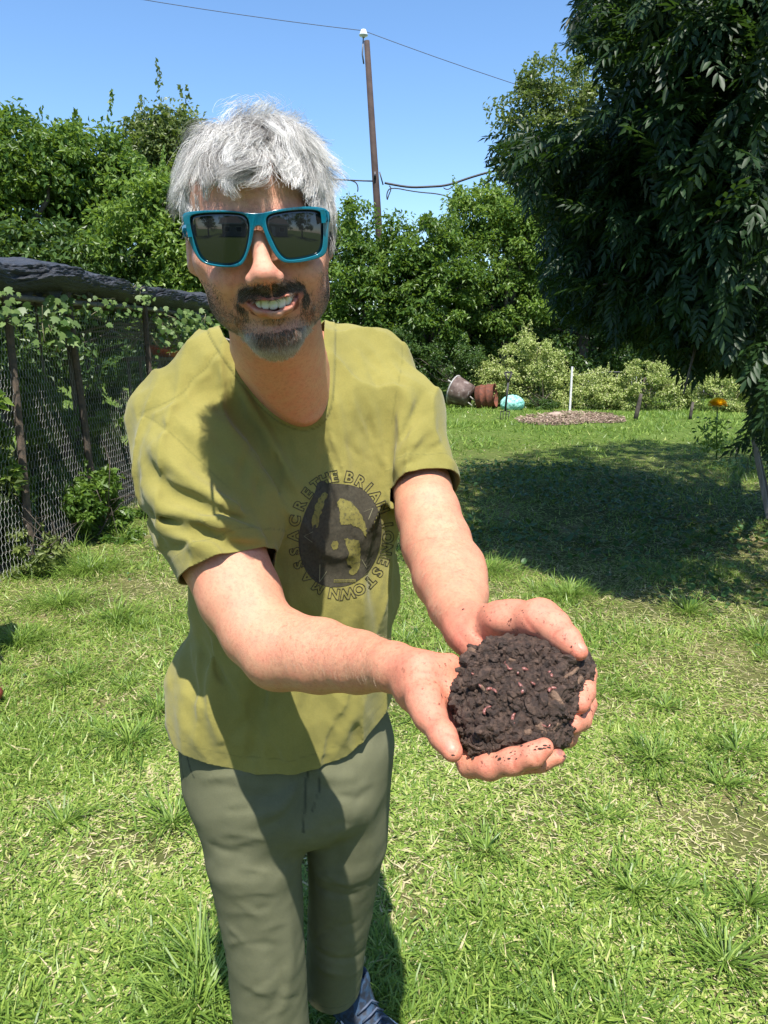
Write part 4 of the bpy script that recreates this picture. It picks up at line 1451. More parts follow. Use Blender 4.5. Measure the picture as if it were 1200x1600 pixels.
    for lab, pts, r_ in (('dark leaning wooden stake in front of the pale bushes', [(992, 655), (996, 642), (1000, 624), (1002, 615)], .05), ('second dark stake half hidden by the near branches', [(1078, 655), (1080, 643), (1083, 628)], .035)):
        y0 = G(pts[0][0], 656)[1]
        P_ = [WY(a, b_, y0) for a, b_ in pts]
        P_[0][2] = -.05
        mb = MB()
        mb.tube(P_, [r_, r_ * .9, r_ * .75, r_ * .6][:len(P_)], 8)
        tag(mb.build('stake', st, None), lab, 'stake', 'dark stakes in front of the bushes')
    # stone by the mulch
    f = Field()
    c = G(868, 651)
    f.ell((c[0], c[1], .03), np.eye(3), (.16, .12, .07), .02)
    fn = sinnoise(440, 20)
    f.disp(lambda P: .008 * fn(P))
    V, Q = f.mesh((c[0] - .25, c[1] - .25, -.1), (c[0] + .25, c[1] + .25, .2), .012)
    tag(link('stone', np_mesh('stone', V, Q), None, simple_mat('pinkish_stone', (.36, .27, .21), (.27, .20, .16), .85, 10, .5)), 'flat pinkish stone on the edge of the mulch bed by the white post', 'stone')
    # yellow marigold-like bloom on a stem, behind the dark leaves
    c = WY(1121, 634, 9.6)
    root = empty('flower', (c[0], c[1], 0), 'round yellow-orange bloom glowing behind the dark branches at the right', 'flower')
    ye = leaf_mat('yellow_petal', (.88, .56, .015), (.94, .74, .04), .6, .5, (.95, .65, .01))
    V, T, vv = [], [], []
    for k in range(190):
        d = rdir(rng, 1)[0]
        d[2] = abs(d[2]) * 1.1 - .05
        s = np.cross(d, [0, 0, 1.0]); s /= np.linalg.norm(s)
        u_ = np.cross(s, d)
        p = c + d * [.125, .10, .10]
        o_ = len(V)
        V += [c + d * .03, p * .6 + c * .4 + s * .026, p * .6 + c * .4 - s * .026, p + s * .024, p - s * .024]
        T += [(o_, o_ + 1, o_ + 2), (o_ + 1, o_ + 3, o_ + 4), (o_ + 1, o_ + 4, o_ + 2)]
        vv += [rng.random() * (.4 + .6 * (d[2] > .1))] * 5
    me = np_mesh('petals', V, T)
    set_attr(me, 'v', vv)
    link('petals', me, root, ye)
    MB().tube([c + [0, .0, -.02], c * .5 + np.array([c[0] + .05, c[1], 0]) * .5, (c[0] + .06, c[1], -.02)], [.008, .009, .010], 6).build('stem', simple_mat('green_stem', (.08, .16, .03), None, .6, 20), root)
    V, T, vv = [], [], []
    C = np.array([[c[0] + rng.normal() * .10, c[1] + rng.normal() * .1, rng.uniform(.1, c[2] - .16)] for _ in range(160)])
    al = rdir(rng, 160)
    nm = np.cross(al, rdir(rng, 160)); nm /= np.linalg.norm(nm, axis=1, keepdims=True)
    V, T, v_ = leaf_cards(C, nm, al, np.full(160, .09), np.full(160, .035), rng.random(160))
    me = np_mesh('foliage', V, T, False)
    set_attr(me, 'v', v_)
    link('foliage', me, root, M_MID)['kind'] = 'stuff'
    # grey weathered boards leaning at the right edge
    bw = NT('grey_board')
    bw.P(Base__Color=bw.ramp(bw.noise(5, 6, .7, bw.mapping((8, 8, 1))), [(.3, (.20, .175, .155)), (.7, (.40, .36, .33))]), Roughness=.9)
    bw.bump(bw.noise(40, 5, .7), .5, .004)
    p0, p1 = G(1203, 806), WY(1176, 700, G(1203, 806)[1] + .1)
    root = empty('leaning_boards', p0, 'pair of grey weathered boards leaning together at the right edge under the dark tree', 'boards')
    for k, (dx, dy, sc_) in enumerate(((0, 0, 1), (.10, .12, 1.05))):
        a, b_ = Vector(p0 + [dx, dy, -.05]), Vector(p1 + [dx * .6, dy, .08 * sc_])
        d = (b_ - a)
        M = d.to_track_quat('Z', 'Y').to_matrix()
        MB().box((a + b_) / 2, (.10, .035, d.length), M).build('board', bw.m, root, False, .004)
    # red clog tip of somebody just outside the frame, and their leg
    c = G(4, 1098)
    root = empty('person', (c[0] - .30, c[1] + .02, 0), 'only the reddish shoe tip of someone standing just outside the left edge', 'person')
    f = Field()
    tipx = c[0] + .02
    def S(x, y, z):
        return np.array([tipx + x, c[1] + y, z])
    f.econe(S(-.05, 0, .040), S(-.17, .01, .050), _a([0, 1, 0]), (.040, .032), (.042, .046), .02)
    f.econe(S(-.17, .01, .05), S(-.25, .01, .06), _a([0, 1, 0]), (.036, .046), (.036, .05), .02)
    V, Q = f.mesh(S(-.15, 0, .05) - .2, S(-.15, 0, .05) + .2, .005)
    rl = simple_mat('red_leather', (.30, .055, .035), (.16, .035, .025), .35, 30, .3)
    link('shoe', np_mesh('shoe', V, Q), root, rl)
    mb = MB()
    mb.tube([S(-.05, 0, .008), S(-.24, .01, .008)], [.045, .045], 10)
    mb.build('sole', simple_mat('dark_sole', (.06, .045, .04), None, .7, 20), root)
    g_ = Field()
    X0 = S(-.25, .01, 0)
    g_.chain([X0 + [0, 0, .08], X0 + [-.01, 0, .45], X0 + [-.02, -.02, .85]], [.055, .075, .095], .03)
    g_.econe(X0 + np.array([-.08, -.03, .85]), X0 + np.array([-.10, -.03, 1.38]), _a([0, 1, 0]), (.17, .11), (.20, .11), .05)
    g_.chain([X0 + [-.16, 0, .85], X0 + [-.2, .1, .45], X0 + [-.2, .14, .08]], [.095, .075, .055], .03)
    g_.chain([X0 + [-.10, .2, 1.36], X0 + [-.08, .26, 1.12]], [.062, .055], .03)
    g_.chain([X0 + [-.10, -.26, 1.36], X0 + [-.08, -.3, 1.12]], [.062, .055], .03)
    h_ = Field()
    h_.chain([X0 + [-.10, .2, 1.34], X0 + [-.08, .26, 1.1], X0 + [-.02, .22, .88]], [.045, .042, .030], .01)
    h_.chain([X0 + [-.10, -.26, 1.34], X0 + [-.08, -.3, 1.1], X0 + [-.02, -.24, .88]], [.045, .042, .030], .01)
    h_.ell(X0 + [-.01, .22, .82], np.eye(3), (.035, .025, .06), .01)
    h_.ell(X0 + [-.01, -.24, .82], np.eye(3), (.035, .025, .06), .01)
    h_.chain([X0 + [-.10, -.03, 1.2], X0 + [-.10, -.03, 1.50]], [.07, .055], .02)
    h_.ell(X0 + [-.09, -.03, 1.62], np.eye(3), (.095, .075, .115), .02)
    h_.ell(X0 + [.0, -.03, 1.60], np.eye(3), (.022, .016, .025), .01)
    V, Q = h_.mesh(X0 + np.array([-.6, -.6, .7]), X0 + np.array([.3, .6, 1.85]), .010)
    link('skin', np_mesh('skin', V, Q), root, simple_mat('plain_skin', (.50, .25, .16), (.55, .28, .18), .5, 30))
    hh_ = Field()
    hh_.ell(X0 + [-.115, -.03, 1.655], np.eye(3), (.095, .085, .105), .02)
    V, Q = hh_.mesh(X0 + np.array([-.3, -.2, 1.45]), X0 + np.array([.1, .2, 1.85]), .010)
    link('hair', np_mesh('hair', V, Q), root, simple_mat('brown_hair', (.05, .03, .02), (.09, .06, .04), .6, 90, .6))
    V, Q = g_.mesh(X0 + np.array([-.6, -.6, 0]), X0 + np.array([.3, .6, 1.85]), .012)
    link('clothes', np_mesh('clothes', V, Q), root, simple_mat('blue_clothes', (.05, .07, .12), (.08, .10, .16), .85, 12))

def build_house():
    """the house and car behind the camera that the dark lenses mirror"""
    root = empty('house', (1.5, -13, 0), 'low house with white trim behind the photographer, mirrored in the lenses', 'house')
    wall = simple_mat('grey_siding', (.20, .20, .19), (.26, .26, .25), .8, 3)
    white = simple_mat('white_trim_paint', (.78, .78, .76), None, .6, 5)
    dark = simple_mat('dark_window', (.02, .025, .03), None, .1, 5)
    MB().box((1.5, -15, 1.35), (11, 5, 2.7)).build('wall', wall, root, False)
    mb = MB()
    mb.add([(-4.6, -12.0, 2.65), (7.6, -12.0, 2.65), (7.6, -18.2, 2.65), (-4.6, -18.2, 2.65), (-4.6, -15.1, 4.4), (7.6, -15.1, 4.4)], [(0, 1, 5, 4), (2, 3, 4, 5), (0, 4, 3), (1, 2, 5), (0, 3, 2, 1)])
    mb.build('roof', simple_mat('dark_shingles', (.07, .065, .06), (.11, .10, .095), .9, 8), root, False)
    MB().box((1.5, -11.97, 2.62), (12.3, .08, .22)).build('fascia', white, root, False)
    for x in (-2.6, .4, 5.2):
        w = MB().box((x, -12.48, 1.5), (1.5, .06, 1.2)).build('window', white, root, False)
        MB().box((x, -12.44, 1.5), (1.3, .05, 1.0)).build('pane', dark, w, False)
    MB().box((2.8, -12.48, 1.05), (.95, .06, 2.1)).build('door', white, root, False)
    tree('tree', 'big green tree behind the photographer, at the left of the house', 'trees behind the photographer', [(600, 800, 1, 1)], 5, 10, .1, .1, M_MID, 600) if False else None
    for k, (x, y, h) in enumerate(((-8.5, -13, 7), (-4.5, -20, 9), (3, -21, 9.5), (10, -19, 9), (11.5, -11, 7.5))):
        r = np.random.default_rng(600 + k)
        t_ = empty('tree', (x, y, 0), ('broad tree left of the house behind the photographer', 'tall tree behind the left end of the house', 'tall tree behind the middle of the house', 'tall tree behind the right end of the house', 'broad tree right of the house behind the photographer')[k], 'tree', 'trees round the house')
        _, cc = crown_mesh('crown', r, [(x, y, h * .62, h * .38, h * .38, h * .36), (x + 1.2, y, h * .4, h * .3, h * .3, h * .25)], 3600, .34, 1.0, M_MID, t_, shoots=0)
        limb_mesh('trunk', r, (x, y, 0), [cc[i] for i in r.choice(len(cc), 6)], .2, bark, t_)

if 'things' not in SKIP:
    build_run()
    build_pole()
    build_yard()
    build_house()
# ================================================================== THE MAN
def lerp(a, b, t):
    return a + (b - a) * t

def R(rpx, d):
    return rpx * d / FPX

O_H = W(402, 365, 0.73)
_fw = np.array([0, 0, CAMH]) - O_H
_fw = _fw / np.linalg.norm(_fw)
_rt0 = np.cross(np.array([0, 0, 1.0]), _fw)
_rt0 /= np.linalg.norm(_rt0)
_up0 = np.cross(_fw, _rt0)
_roll = math.radians(6.5)
H_R = _rt0 * math.cos(_roll) + _up0 * math.sin(_roll)
H_U = -_rt0 * math.sin(_roll) + _up0 * math.cos(_roll)
H_F = _fw
HM = np.stack([H_R, H_F, H_U])          # rows: local x (picture right), y (out of the face), z (up)

def L(x, y, z):
    """head-local millimetres -> world"""
    return O_H + (H_R * x + H_F * y + H_U * z) * 0.001

def toL(P):
    return (np.asarray(P) - O_H) @ HM.T * 1000.0

body = Field()
# ---- torso kept well inside the shirt, then neck and shoulders
CH = _a([1, 0, 0])
body.econe(W(470, 700, 1.17), W(462, 820, 1.20), CH, (0.13, 0.07), (0.12, 0.07), 0.02)
body.cone(W(425, 480, 0.88), W(450, 640, 1.10), 0.055, 0.069, 0.03)
body.cone(W(408, 530, 0.99), W(385, 600, 1.10), 0.036, 0.050, 0.03)
body.econe(W(395, 640, 1.10), W(530, 600, 1.13), _a([0, 0, 1]), (0.052, 0.045), (0.052, 0.045), 0.05)
body.cone(W(345, 640, 1.09), W(430, 560, 1.04), 0.030, 0.035, 0.04)
body.cone(W(590, 560, 1.16), W(480, 540, 1.06), 0.030, 0.035, 0.04)
body.ell(W(462, 690, 1.13), np.eye(3), (0.085, 0.045, 0.06), 0.04)
body.cone(W(440, 650, 1.05), W(395, 630, 1.06), 0.009, 0.009, 0.022)
body.cone(W(488, 648, 1.05), W(545, 625, 1.08), 0.009, 0.009, 0.022)
body.cone(W(476, 690, 1.06), W(474, 655, 1.045), 0.010, 0.010, 0.03)
# ---- his right arm (picture left)
body.chain([W(290, 690, 1.08), W(345, 862, 1.03), W(374, 930, 1.0), W(403, 985, .97), W(440, 1015, .945), W(500, 1024, .90),
            W(560, 1034, .845), W(615, 1042, .775), W(645, 1047, .745)],
           [R(50, 1.05), R(67, 1.03), R(64, 1.0), R(57, .97), R(62, .945), R(57, .9), R(48, .845), R(37, .775), R(33, .745)], 0.009)
# ---- his left arm (picture right)
body.chain([W(622, 600, 1.20), W(657, 725, 1.13), W(659, 762, 1.10), W(668, 800, 1.05), W(682, 850, 1.01), W(698, 900, .95), W(713, 945, .88), W(728, 985, .81)],
           [R(30, 1.15), R(38, 1.12), R(45, 1.10), R(49, 1.05), R(54, 1.01), R(52, .95), R(43, .88), R(35, .81)], 0.009)
body.cone(W(735, 880, .97), W(742, 925, .90), R(20, .95), R(14, .9), 0.03)
# ---- right hand, palm up, thumb towards the camera
hk = 0.006
wA = W(640, 1046, .745)
body.econe(W(622, 1044, .765), W(655, 1062, .735), _a([0.2, -0.5, -0.8]), (R(33, .76), R(24, .76)), (R(40, .735), R(26, .735)), 0.010)
for (mx, my, md, r) in ((735, 1195, .672, 18), (752, 1165, .70, 18), (758, 1125, .725, 17), (752, 1085, .745, 17)):
    body.cone(W(655, 1075, .742), W(mx, my, md), R(27, .74), R(r, md), 0.016)
body.cone(W(660, 1050, .728), W(702, 1040, .745), R(24, .73), R(20, .74), 0.018)           # palm heel, hypothenar side
body.cone(W(672, 1075, .735), W(700, 1085, .725), R(24, .73), R(18, .72), 0.018)
body.chain([W(658, 1078, .722), W(672, 1118, .688), W(692, 1150, .66), W(707, 1174, .645)],
           [R(28, .722), R(25, .688), R(20.5, .66), R(17, .645)], 0.007)                    # thumb
body.ell(W(666, 1095, .704), np.eye(3), (R(27, .7),) * 3, 0.012)
body.chain([W(735, 1195, .668), W(765, 1198, .650), W(800, 1190, .636), W(832, 1180, .626), W(850, 1168, .624)],
           [R(21, .668), R(21.5, .65), R(20.5, .636), R(18, .626), R(15.5, .624)], hk)      # index
body.chain([W(752, 1185, .69), W(800, 1192, .668), W(845, 1190, .652), W(872, 1182, .647)],
           [R(20, .69), R(20, .668), R(16, .652), R(12.5, .647)], 0.003)                    # middle
body.chain([W(762, 1140, .72), W(815, 1155, .705), W(850, 1160, .692), W(868, 1163, .682)],
           [R(18, .72), R(17, .7), R(14, .69), R(11, .68)], 0.003)
body.chain([W(752, 1100, .745), W(800, 1125, .735), W(830, 1138, .725)], [R(16, .74), R(14, .73), R(11, .72)], 0.003)
# ---- left hand, thumb away from the camera, three fingertips curling up on the right
body.econe(W(724, 975, .815), W(762, 985, .775), _a([0.3, 0.2, 1]), (R(34, .81), R(25, .81)), (R(42, .775), R(26, .775)), 0.010)
for (mx, my, md, r) in ((872, 1030, .745, 17), (880, 1060, .748, 17), (870, 1095, .748, 17), (845, 1120, .745, 16)):
    body.cone(W(765, 1000, .785), W(mx, my, md), R(26, .78), R(r, md), 0.016)
body.cone(W(735, 1000, .785), W(760, 1035, .775), R(26, .78), R(22, .77), 0.02)
body.ell(W(800, 966, .748), _a([[1, 0, 0.1], [0, 1, 0], [-0.1, 0, 1]]), (R(44, .75), R(30, .75), R(27, .75)), 0.016)
body.chain([W(780, 970, .762), W(838, 968, .722), W(885, 1000, .69), W(904, 1018, .678)],
           [R(30, .762), R(27, .722), R(21, .69), R(14.5, .678)], 0.008)                    # thumb
body.cone(W(850, 962, .724), W(868, 975, .708), R(24, .72), R(22, .71), 0.01)
body.chain([W(880, 1035, .742), W(915, 1052, .72), W(910, 1080, .69), W(905, 1098, .675)],
           [R(19, .74), R(18, .72), R(19.5, .69), R(16.5, .675)], 0.003)                    # index
body.chain([W(885, 1070, .745), W(915, 1100, .728), W(906, 1124, .695), W(893, 1132, .672)],
           [R(18, .74), R(17.5, .72), R(17, .69), R(15.5, .672)], 0.003)                    # middle
body.chain([W(870, 1100, .745), W(895, 1132, .728), W(886, 1152, .69), W(876, 1156, .668)],
           [R(17, .74), R(16, .72), R(15, .69), R(14, .668)], 0.003)                        # ring
body.chain([W(845, 1120, .745), W(868, 1150, .73), W(862, 1165, .70)], [R(15, .74), R(13, .73), R(11, .7)], 0.003)

# ---- head
I3 = HM
def he(x, y, z, rx, ry, rz, k=12, mode='+', rot=0.0):
    A = HM
    if rot:
        c, s = math.cos(rot), math.sin(rot)
        A = np.stack([HM[0] * c + HM[2] * s, HM[1], -HM[0] * s + HM[2] * c])
    body.ell(L(x, y, z), A, np.array([rx, ry, rz]) * 0.001, k * 0.001, mode)
def hc(p, q, r1, r2, k=10, mode='+'):
    body.cone(L(*p), L(*q), r1 * 0.001, r2 * 0.001, k * 0.001, mode)
he(2, -98, 28, 73, 92, 82, 20)                 # cranium
he(0, -62, 34, 62, 50, 52, 20)                 # forehead
he(3, -62, -38, 60, 50, 64, 24)                # midface
for s in (-1, 1):
    hc((s * 52 + 2, -84, -34), (s * 42 + 4, -70, -70), 14, 13, 26)        # jaw angle
    hc((s * 42 + 4, -70, -70), (4, -40, -102), 13, 18, 26)
    he(s * 38 + 4, -50, -58, 20, 24, 30, 24)                          # soft cheek down to the jaw
    he(s * 37 + 4, -26, -40, 20, 16, 17, 16)                          # smiling cheek
    he(s * 58, -60, -22, 12, 24, 16, 20)                              # cheekbone
    hc((s * 12, -12, 17), (s * 42, -20, 15), 8, 8, 12)                # brow
    he(s * 32, -2, -3, 16, 13, 12, 12, '-')
    he(s * 32, -22, -3, 13, 13, 13, 4)
    hc((s * 22, -11, 3), (s * 42, -15, 1), 3.2, 3.0, 4)
    he(s * 12.5 + 1, 4, -43, 8.2, 10, 7.2, 5)                         # wing of the nose
    # ears
    he(s * 75, -92, -10, 6, 15, 25, 6, rot=s * 0.12)
    he(s * 80, -86, -8, 4, 8, 14, 5, '-')
    hc((s * 73, -86, -26), (s * 71, -86, -33), 5.5, 5, 5)
he(4, -29, -103, 25, 15, 15, 16)               # chin
he(6, -24, -66, 29, 17, 22, 14)                # muzzle
hc((0, -13, 6), (1, 7, -32), 8.0, 9.0, 10)      # nose bridge
he(1, 11, -38, 11.5, 12, 10, 9)             # nose tip
hc((1, 9, -44), (3, -4, -50), 5, 5, 8)
for s in (-1, 1):
    he(s * 6.5 + 1, 8, -50.5, 3.8, 5.5, 3.0, 3, '-')
# mouth: open smile
up_l = [(-27, -19, -60.5), (-9, -5, -64), (7, -1.0, -65.8), (22, -5, -63.5), (36, -17, -59.5)]
lo_l = [(-25, -18.5, -63), (-9, -6.5, -73.5), (7, -2.0, -77.5), (21, -6.5, -73.5), (34, -16.5, -62)]
body.chain([L(*p) for p in up_l], [.0020, .0032, .0036, .0032, .0020], 0.005)
body.chain([L(*p) for p in lo_l], [.0022, .0046, .0060, .0046, .0022], 0.006)
op = [(-22, -14, -63.0), (-8, -4, -68.4), (7, -1, -70.8), (20, -4, -68.2), (31, -12, -62.5)]
body.chain([L(*p) for p in op], [.0010, .0034, .0043, .0034, .0010], 0.003, '-')
body.chain([L(p[0] * 0.9 + 1, p[1] - 9, p[2]) for p in op], [.0012, .0044, .0056, .0044, .0012], 0.003, '-')
def face_pts(xz):
    o = [L(x, 60, z) for x, z in xz]
    return body.cast(o, np.repeat(-H_F[None], len(o), 0))
for amp, w, xz in (
        (-.0022, .004, [(-17, -43), (-30, -52), (-36, -64)]),
        (-.0024, .004, [(19, -43), (34, -51), (43, -63)]),
        (-.0012, .003, [(-38, -66), (-40, -78)]), (-.0014, .003, [(46, -64), (49, -78)]),
        (-.0022, .004, [(-8, -90), (4, -92), (17, -90)]),
        (-.0010, .0025, [(-52, -8), (-60, -2)]), (-.0010, .0025, [(54, -8), (62, -2)]),
        (-.0010, .0025, [(-52, -14), (-61, -14)]), (-.0010, .0025, [(54, -14), (63, -14)]),
        (-.0008, .003, [(-28, 30), (0, 33), (30, 30)]), (-.0008, .003, [(-24, 39), (2, 42), (28, 39)])):
    body.fold(face_pts(xz), amp, w)
# creases and tendons in hands and arms, placed where they show
for amp, w, px in (
        (-.0016, .0022, [(690, 1070), (694, 1100), (706, 1110)]),            # thumb fold, right hand
        (-.0009, .0016, [(668, 1128), (690, 1126)]), (-.0009, .0016, [(685, 1152), (706, 1146)]),
        (-.0016, .0024, [(738, 985), (757, 1003), (770, 1008)]),             # palm crease, left hand
        (-.0014, .002, [(815, 1000), (838, 992), (850, 1002)]), (-.0012, .0018, [(818, 962), (834, 985), (845, 992)]),
        (-.0010, .0015, [(868, 990), (884, 980)]), (-.0009, .0015, [(862, 1000), (870, 985)]),
        (-.0008, .0016, [(880, 1075), (925, 1078)]), (-.0009, .002, [(715, 985), (735, 1010)]),
        (-.0009, .002, [(722, 965), (745, 990), (752, 1000)]), (-.0009, .0014, [(800, 1182), (806, 1204)]), (-.0008, .0014, [(828, 1176), (838, 1192)]),
        (-.0018, .006, [(436, 930), (462, 958)]), (-.0012, .004, [(626, 862), (650, 846), (690, 838)]),
        (.0010, .003, [(560, 1015), (625, 1022)]), (.0010, .003, [(690, 960), (712, 1000)])):
    body.fold(body.pix(px), amp, w)
_n1, _n2 = sinnoise(3, 32), sinnoise(4, 120)
body.disp(lambda P: 0.0005 * _n1(P) + 0.00012 * _n2(P))

def soft(x, a, b):
    t = np.clip((x - a) / (b - a), 0, 1)
    return t * t * (3 - 2 * t)

# fingernails: pixel, depth, half-sizes px, tilt
NAILS = [(704, 1168, .645, 9, 12, -0.6), (886, 1183, .645, 9, 6, 0.2), (868, 1158, .66, 5, 9, 0.1)]

PERSON = empty('person', (float(W(450, 1150, 1.25)[0]), 1.3, 0), 'grey-haired smiling man in olive t-shirt leaning forward on the lawn with cupped hands', 'person')

skin = NT('skin')
_t = skin.attr('tint', 'Color')
_nz = skin.noise(55, 5, 0.6)
_nf = skin.noise(700, 3, 0.6)
_c = skin.mix(skin.ramp(_nz, [(0.38, (0, 0, 0)), (0.62, (1, 1, 1))]), (0.57, 0.285, 0.175), (0.58, 0.245, 0.155))
_c = skin.mix(1.0, _c, skin.ramp(skin.noise(240, 5, .7), [(.36, (.86, .80, .78)), (.5, (1, 1, 1)), (.68, (1.05, 1.04, 1.02))]), 'MULTIPLY')
_c = skin.mix(1.0, _c, _t, 'MULTIPLY')
_dirt = skin.ramp(skin.noise(190, 5, 0.7), [(0.60, (1, 1, 1)), (0.66, (0.10, 0.07, 0.06))])
_c = skin.mix(skin.attr('dirt'), _c, skin.mix(1.0, _c, _dirt, 'MULTIPLY'))
skin.P(Base__Color=_c, Roughness=skin.ramp(_nf, [(0.3, (0.40,) * 3), (0.7, (0.55,) * 3)]))
skin.b.inputs['Subsurface Weight'].default_value = 0.09
skin.b.inputs['Subsurface Radius'].default_value = (1.0, 0.35, 0.2)
skin.b.inputs['Subsurface Scale'].default_value = 0.006
skin.b.inputs['Specular IOR Level'].default_value = 0.45
skin.bump(skin.math('ADD', skin.noise(1400, 3, 0.6), skin.math('MULTIPLY', skin.noise(350, 4, 0.6), 0.8)), 0.42, 0.0014)

# ================================================================== CLOTHES
def frame_at(f, P, e=0.002):
    n = np.stack([f.at(P + np.array(a) * e) - f.at(P - np.array(a) * e) for a in ((1, 0, 0), (0, 1, 0), (0, 0, 1))], 1)
    return n / (np.linalg.norm(n, axis=1, keepdims=True) + 1e-9)

shirt = Field()
XA = _a([1, 0, 0])
ZA = _a([0, 0, 1])
def slab(p, q, hw1, hw2, dd1, dd2, k=0.04, f=None):
    """torso slice p->q given as (px,py,depth), half widths in px, half depths in m"""
    (f or shirt).econe(W(*p), W(*q), XA, (R(hw1, p[2]), dd1), (R(hw2, q[2]), dd2), k)
# trunk: shoulders, chest, belly, hem
shirt.econe(W(268, 652, 1.08), W(345, 588, 1.10), _a([0.3, 0, 1]), (0.060, 0.062), (0.062, 0.062), 0.03)
shirt.econe(W(345, 588, 1.10), W(440, 562, 1.12), _a([0.3, 0, 1]), (0.062, 0.062), (0.058, 0.062), 0.03)
shirt.econe(W(583, 560, 1.18), W(460, 565, 1.12), _a([0, 0, 1]), (0.055, 0.055), (0.055, 0.06), 0.05)
slab((470, 650, 1.14), (470, 780, 1.16), 150, 146, .105, .115)
slab((470, 780, 1.16), (462, 920, 1.20), 146, 152, .115, .115)
slab((462, 920, 1.20), (448, 1060, 1.24), 152, 158, .115, .115)
slab((448, 1060, 1.24), (440, 1250, 1.27), 160, 166, .115, .110)
shirt.ell(W(330, 1120, 1.22), np.eye(3), (R(62, 1.22), .09, .10), 0.05)
trunk = Field()
trunk.ops = list(shirt.ops)
# sleeve on the picture's left: wide, hanging from the shoulder
shirt.chain([W(292, 672, 1.08), W(305, 730, 1.06), W(335, 810, 1.03)], [R(80, 1.08), R(88, 1.06), R(84, 1.03)], 0.035)
shirt.econe(W(325, 790, 1.035), W(368, 930, 1.0), _a([1, 0, -0.35]), (R(85, 1.03), R(72, 1.03)), (R(78, 1.0), R(66, 1.0)), 0.03)
# sleeve on the right
shirt.chain([W(592, 592, 1.17), W(630, 655, 1.14)], [R(58, 1.17), R(57, 1.14)], 0.03)
shirt.econe(W(635, 640, 1.14), W(668, 790, 1.08), _a([1, 0, 0.35]), (R(57, 1.14), R(60, 1.14)), (R(53, 1.08), R(62, 1.08)), 0.025)

_base = Field()
_base.ops = list(shirt.ops)
base_pix = _base.pix
# folds pulled along the cloth, traced where the photo shows them: (height m, width m, pixels)
FOLDS = [
    # right shoulder (picture left): pulls from the shoulder to the armpit
    (-.009, .010, [(262, 668), (300, 705), (345, 750), (400, 800)]),
    (.007, .011, [(232, 690), (285, 740), (345, 785), (398, 812)]),
    (-.010, .010, [(228, 722), (262, 770), (330, 800), (400, 818)]),
    (.009, .012, [(225, 760), (262, 800), (320, 812), (398, 830)]),
    (-.006, .009, [(232, 800), (290, 818), (340, 835)]),
    (.006, .010, [(240, 815), (300, 848), (350, 872)]),
    (-.006, .010, [(300, 800), (350, 850), (410, 860)]),
    (.005, .008, [(330, 790), (372, 836), (412, 842)]),
    (-.005, .008, [(215, 780), (245, 835), (272, 880)]),
    (.004, .007, [(250, 745), (310, 765), (370, 800)]),
    # chest pulls towards the armpit and down
    (-.012, .009, [(305, 700), (360, 755), (405, 800), (425, 850)]),
    (.008, .012, [(330, 640), (375, 705), (420, 770), (440, 850)]),
    (-.006, .009, [(350, 610), (395, 690), (440, 760)]),
    (.006, .010, [(365, 590), (420, 680), (470, 770)]),
    (-.005, .008, [(385, 600), (440, 690), (490, 760)]),
    (.004, .008, [(500, 690), (512, 750), (520, 800)]),
    (-.006, .007, [(512, 665), (505, 720), (510, 780)]),
    (.005, .007, [(525, 620), (535, 690), (545, 740)]),
    (.004, .008, [(560, 550), (585, 640), (600, 720)]),
    # armpit on the right
    (-.007, .008, [(616, 640), (608, 700), (610, 760)]),
    (.007, .009, [(640, 600), (625, 670), (622, 740)]),
    (-.006, .007, [(665, 610), (640, 660), (622, 700)]),
    (.005, .007, [(680, 650), (650, 690), (625, 715)]),
    (-.005, .007, [(690, 690), (655, 715), (625, 730)]),
    (.004, .006, [(650, 540), (640, 600), (630, 650)]),
    # belly and flanks
    (-.009, .011, [(425, 850), (440, 930), (430, 960)]),
    (-.003, .012, [(596, 800), (585, 860), (588, 950), (598, 1050)]),
    (.006, .012, [(575, 840), (565, 930), (575, 1030)]),
    (-.005, .012, [(300, 940), (290, 1010), (300, 1080), (290, 1150)]),
    (.005, .012, [(330, 1000), (330, 1080), (345, 1170)]),
    (-.006, .014, [(390, 1090), (400, 1140), (395, 1190)]),
    (.005, .014, [(440, 1100), (450, 1150), (445, 1195)]),
    (-.004, .013, [(500, 1090), (520, 1130), (510, 1180)]),
    (.005, .012, [(560, 1060), (555, 1110), (530, 1170)]),
    (-.0035, .009, [(450, 700), (475, 760), (480, 850)]),
]
SEAMS = [chaikin(p, 2, False) for p in (
    [(345, 545), (330, 560), (322, 578), (300, 590), (290, 612), (262, 628), (238, 638), (205, 650)],
    [(205, 648), (232, 650), (262, 672), (300, 708), (345, 752), (390, 790)],
    [(508, 484), (535, 492), (560, 494), (600, 506), (626, 517)],
    [(626, 517), (630, 560), (618, 620), (609, 690)])]
SEAMS_G = [(-.0028, .0040, SEAMS[0]), (-.0035, .0045, SEAMS[1]), (-.0022, .004, SEAMS[2]), (-.0018, .0045, SEAMS[3]),
           (.0020, .005, [(a, b + 9) for a, b in SEAMS[0]])]
_fr = np.random.default_rng(77)
def fan(n, c, ang, l0, l1, amp, w, bend=0.25):
    for i in range(n):
        a_ = math.radians(_fr.uniform(*ang))
        s0, s1 = _fr.uniform(*l0), _fr.uniform(*l1)
        b_ = _fr.normal() * bend
        pts_ = []
        for t_ in np.linspace(0, 1, 5):
            r_ = lerp(s0, s1, t_)
            aa = a_ + b_ * (t_ - 0.3)
            pts_.append((c[0] + r_ * math.cos(aa), c[1] + r_ * math.sin(aa)))
        FOLDS.append((_fr.uniform(.5, 1) * amp * (1 if i % 2 else -1), _fr.uniform(.8, 1.3) * w, pts_))
fan(11, (432, 842), (178, 232), (10, 60), (110, 190), .0042, .0055)          # towards the armpit, picture left
fan(6, (432, 842), (232, 275), (20, 60), (110, 200), .0036, .006)
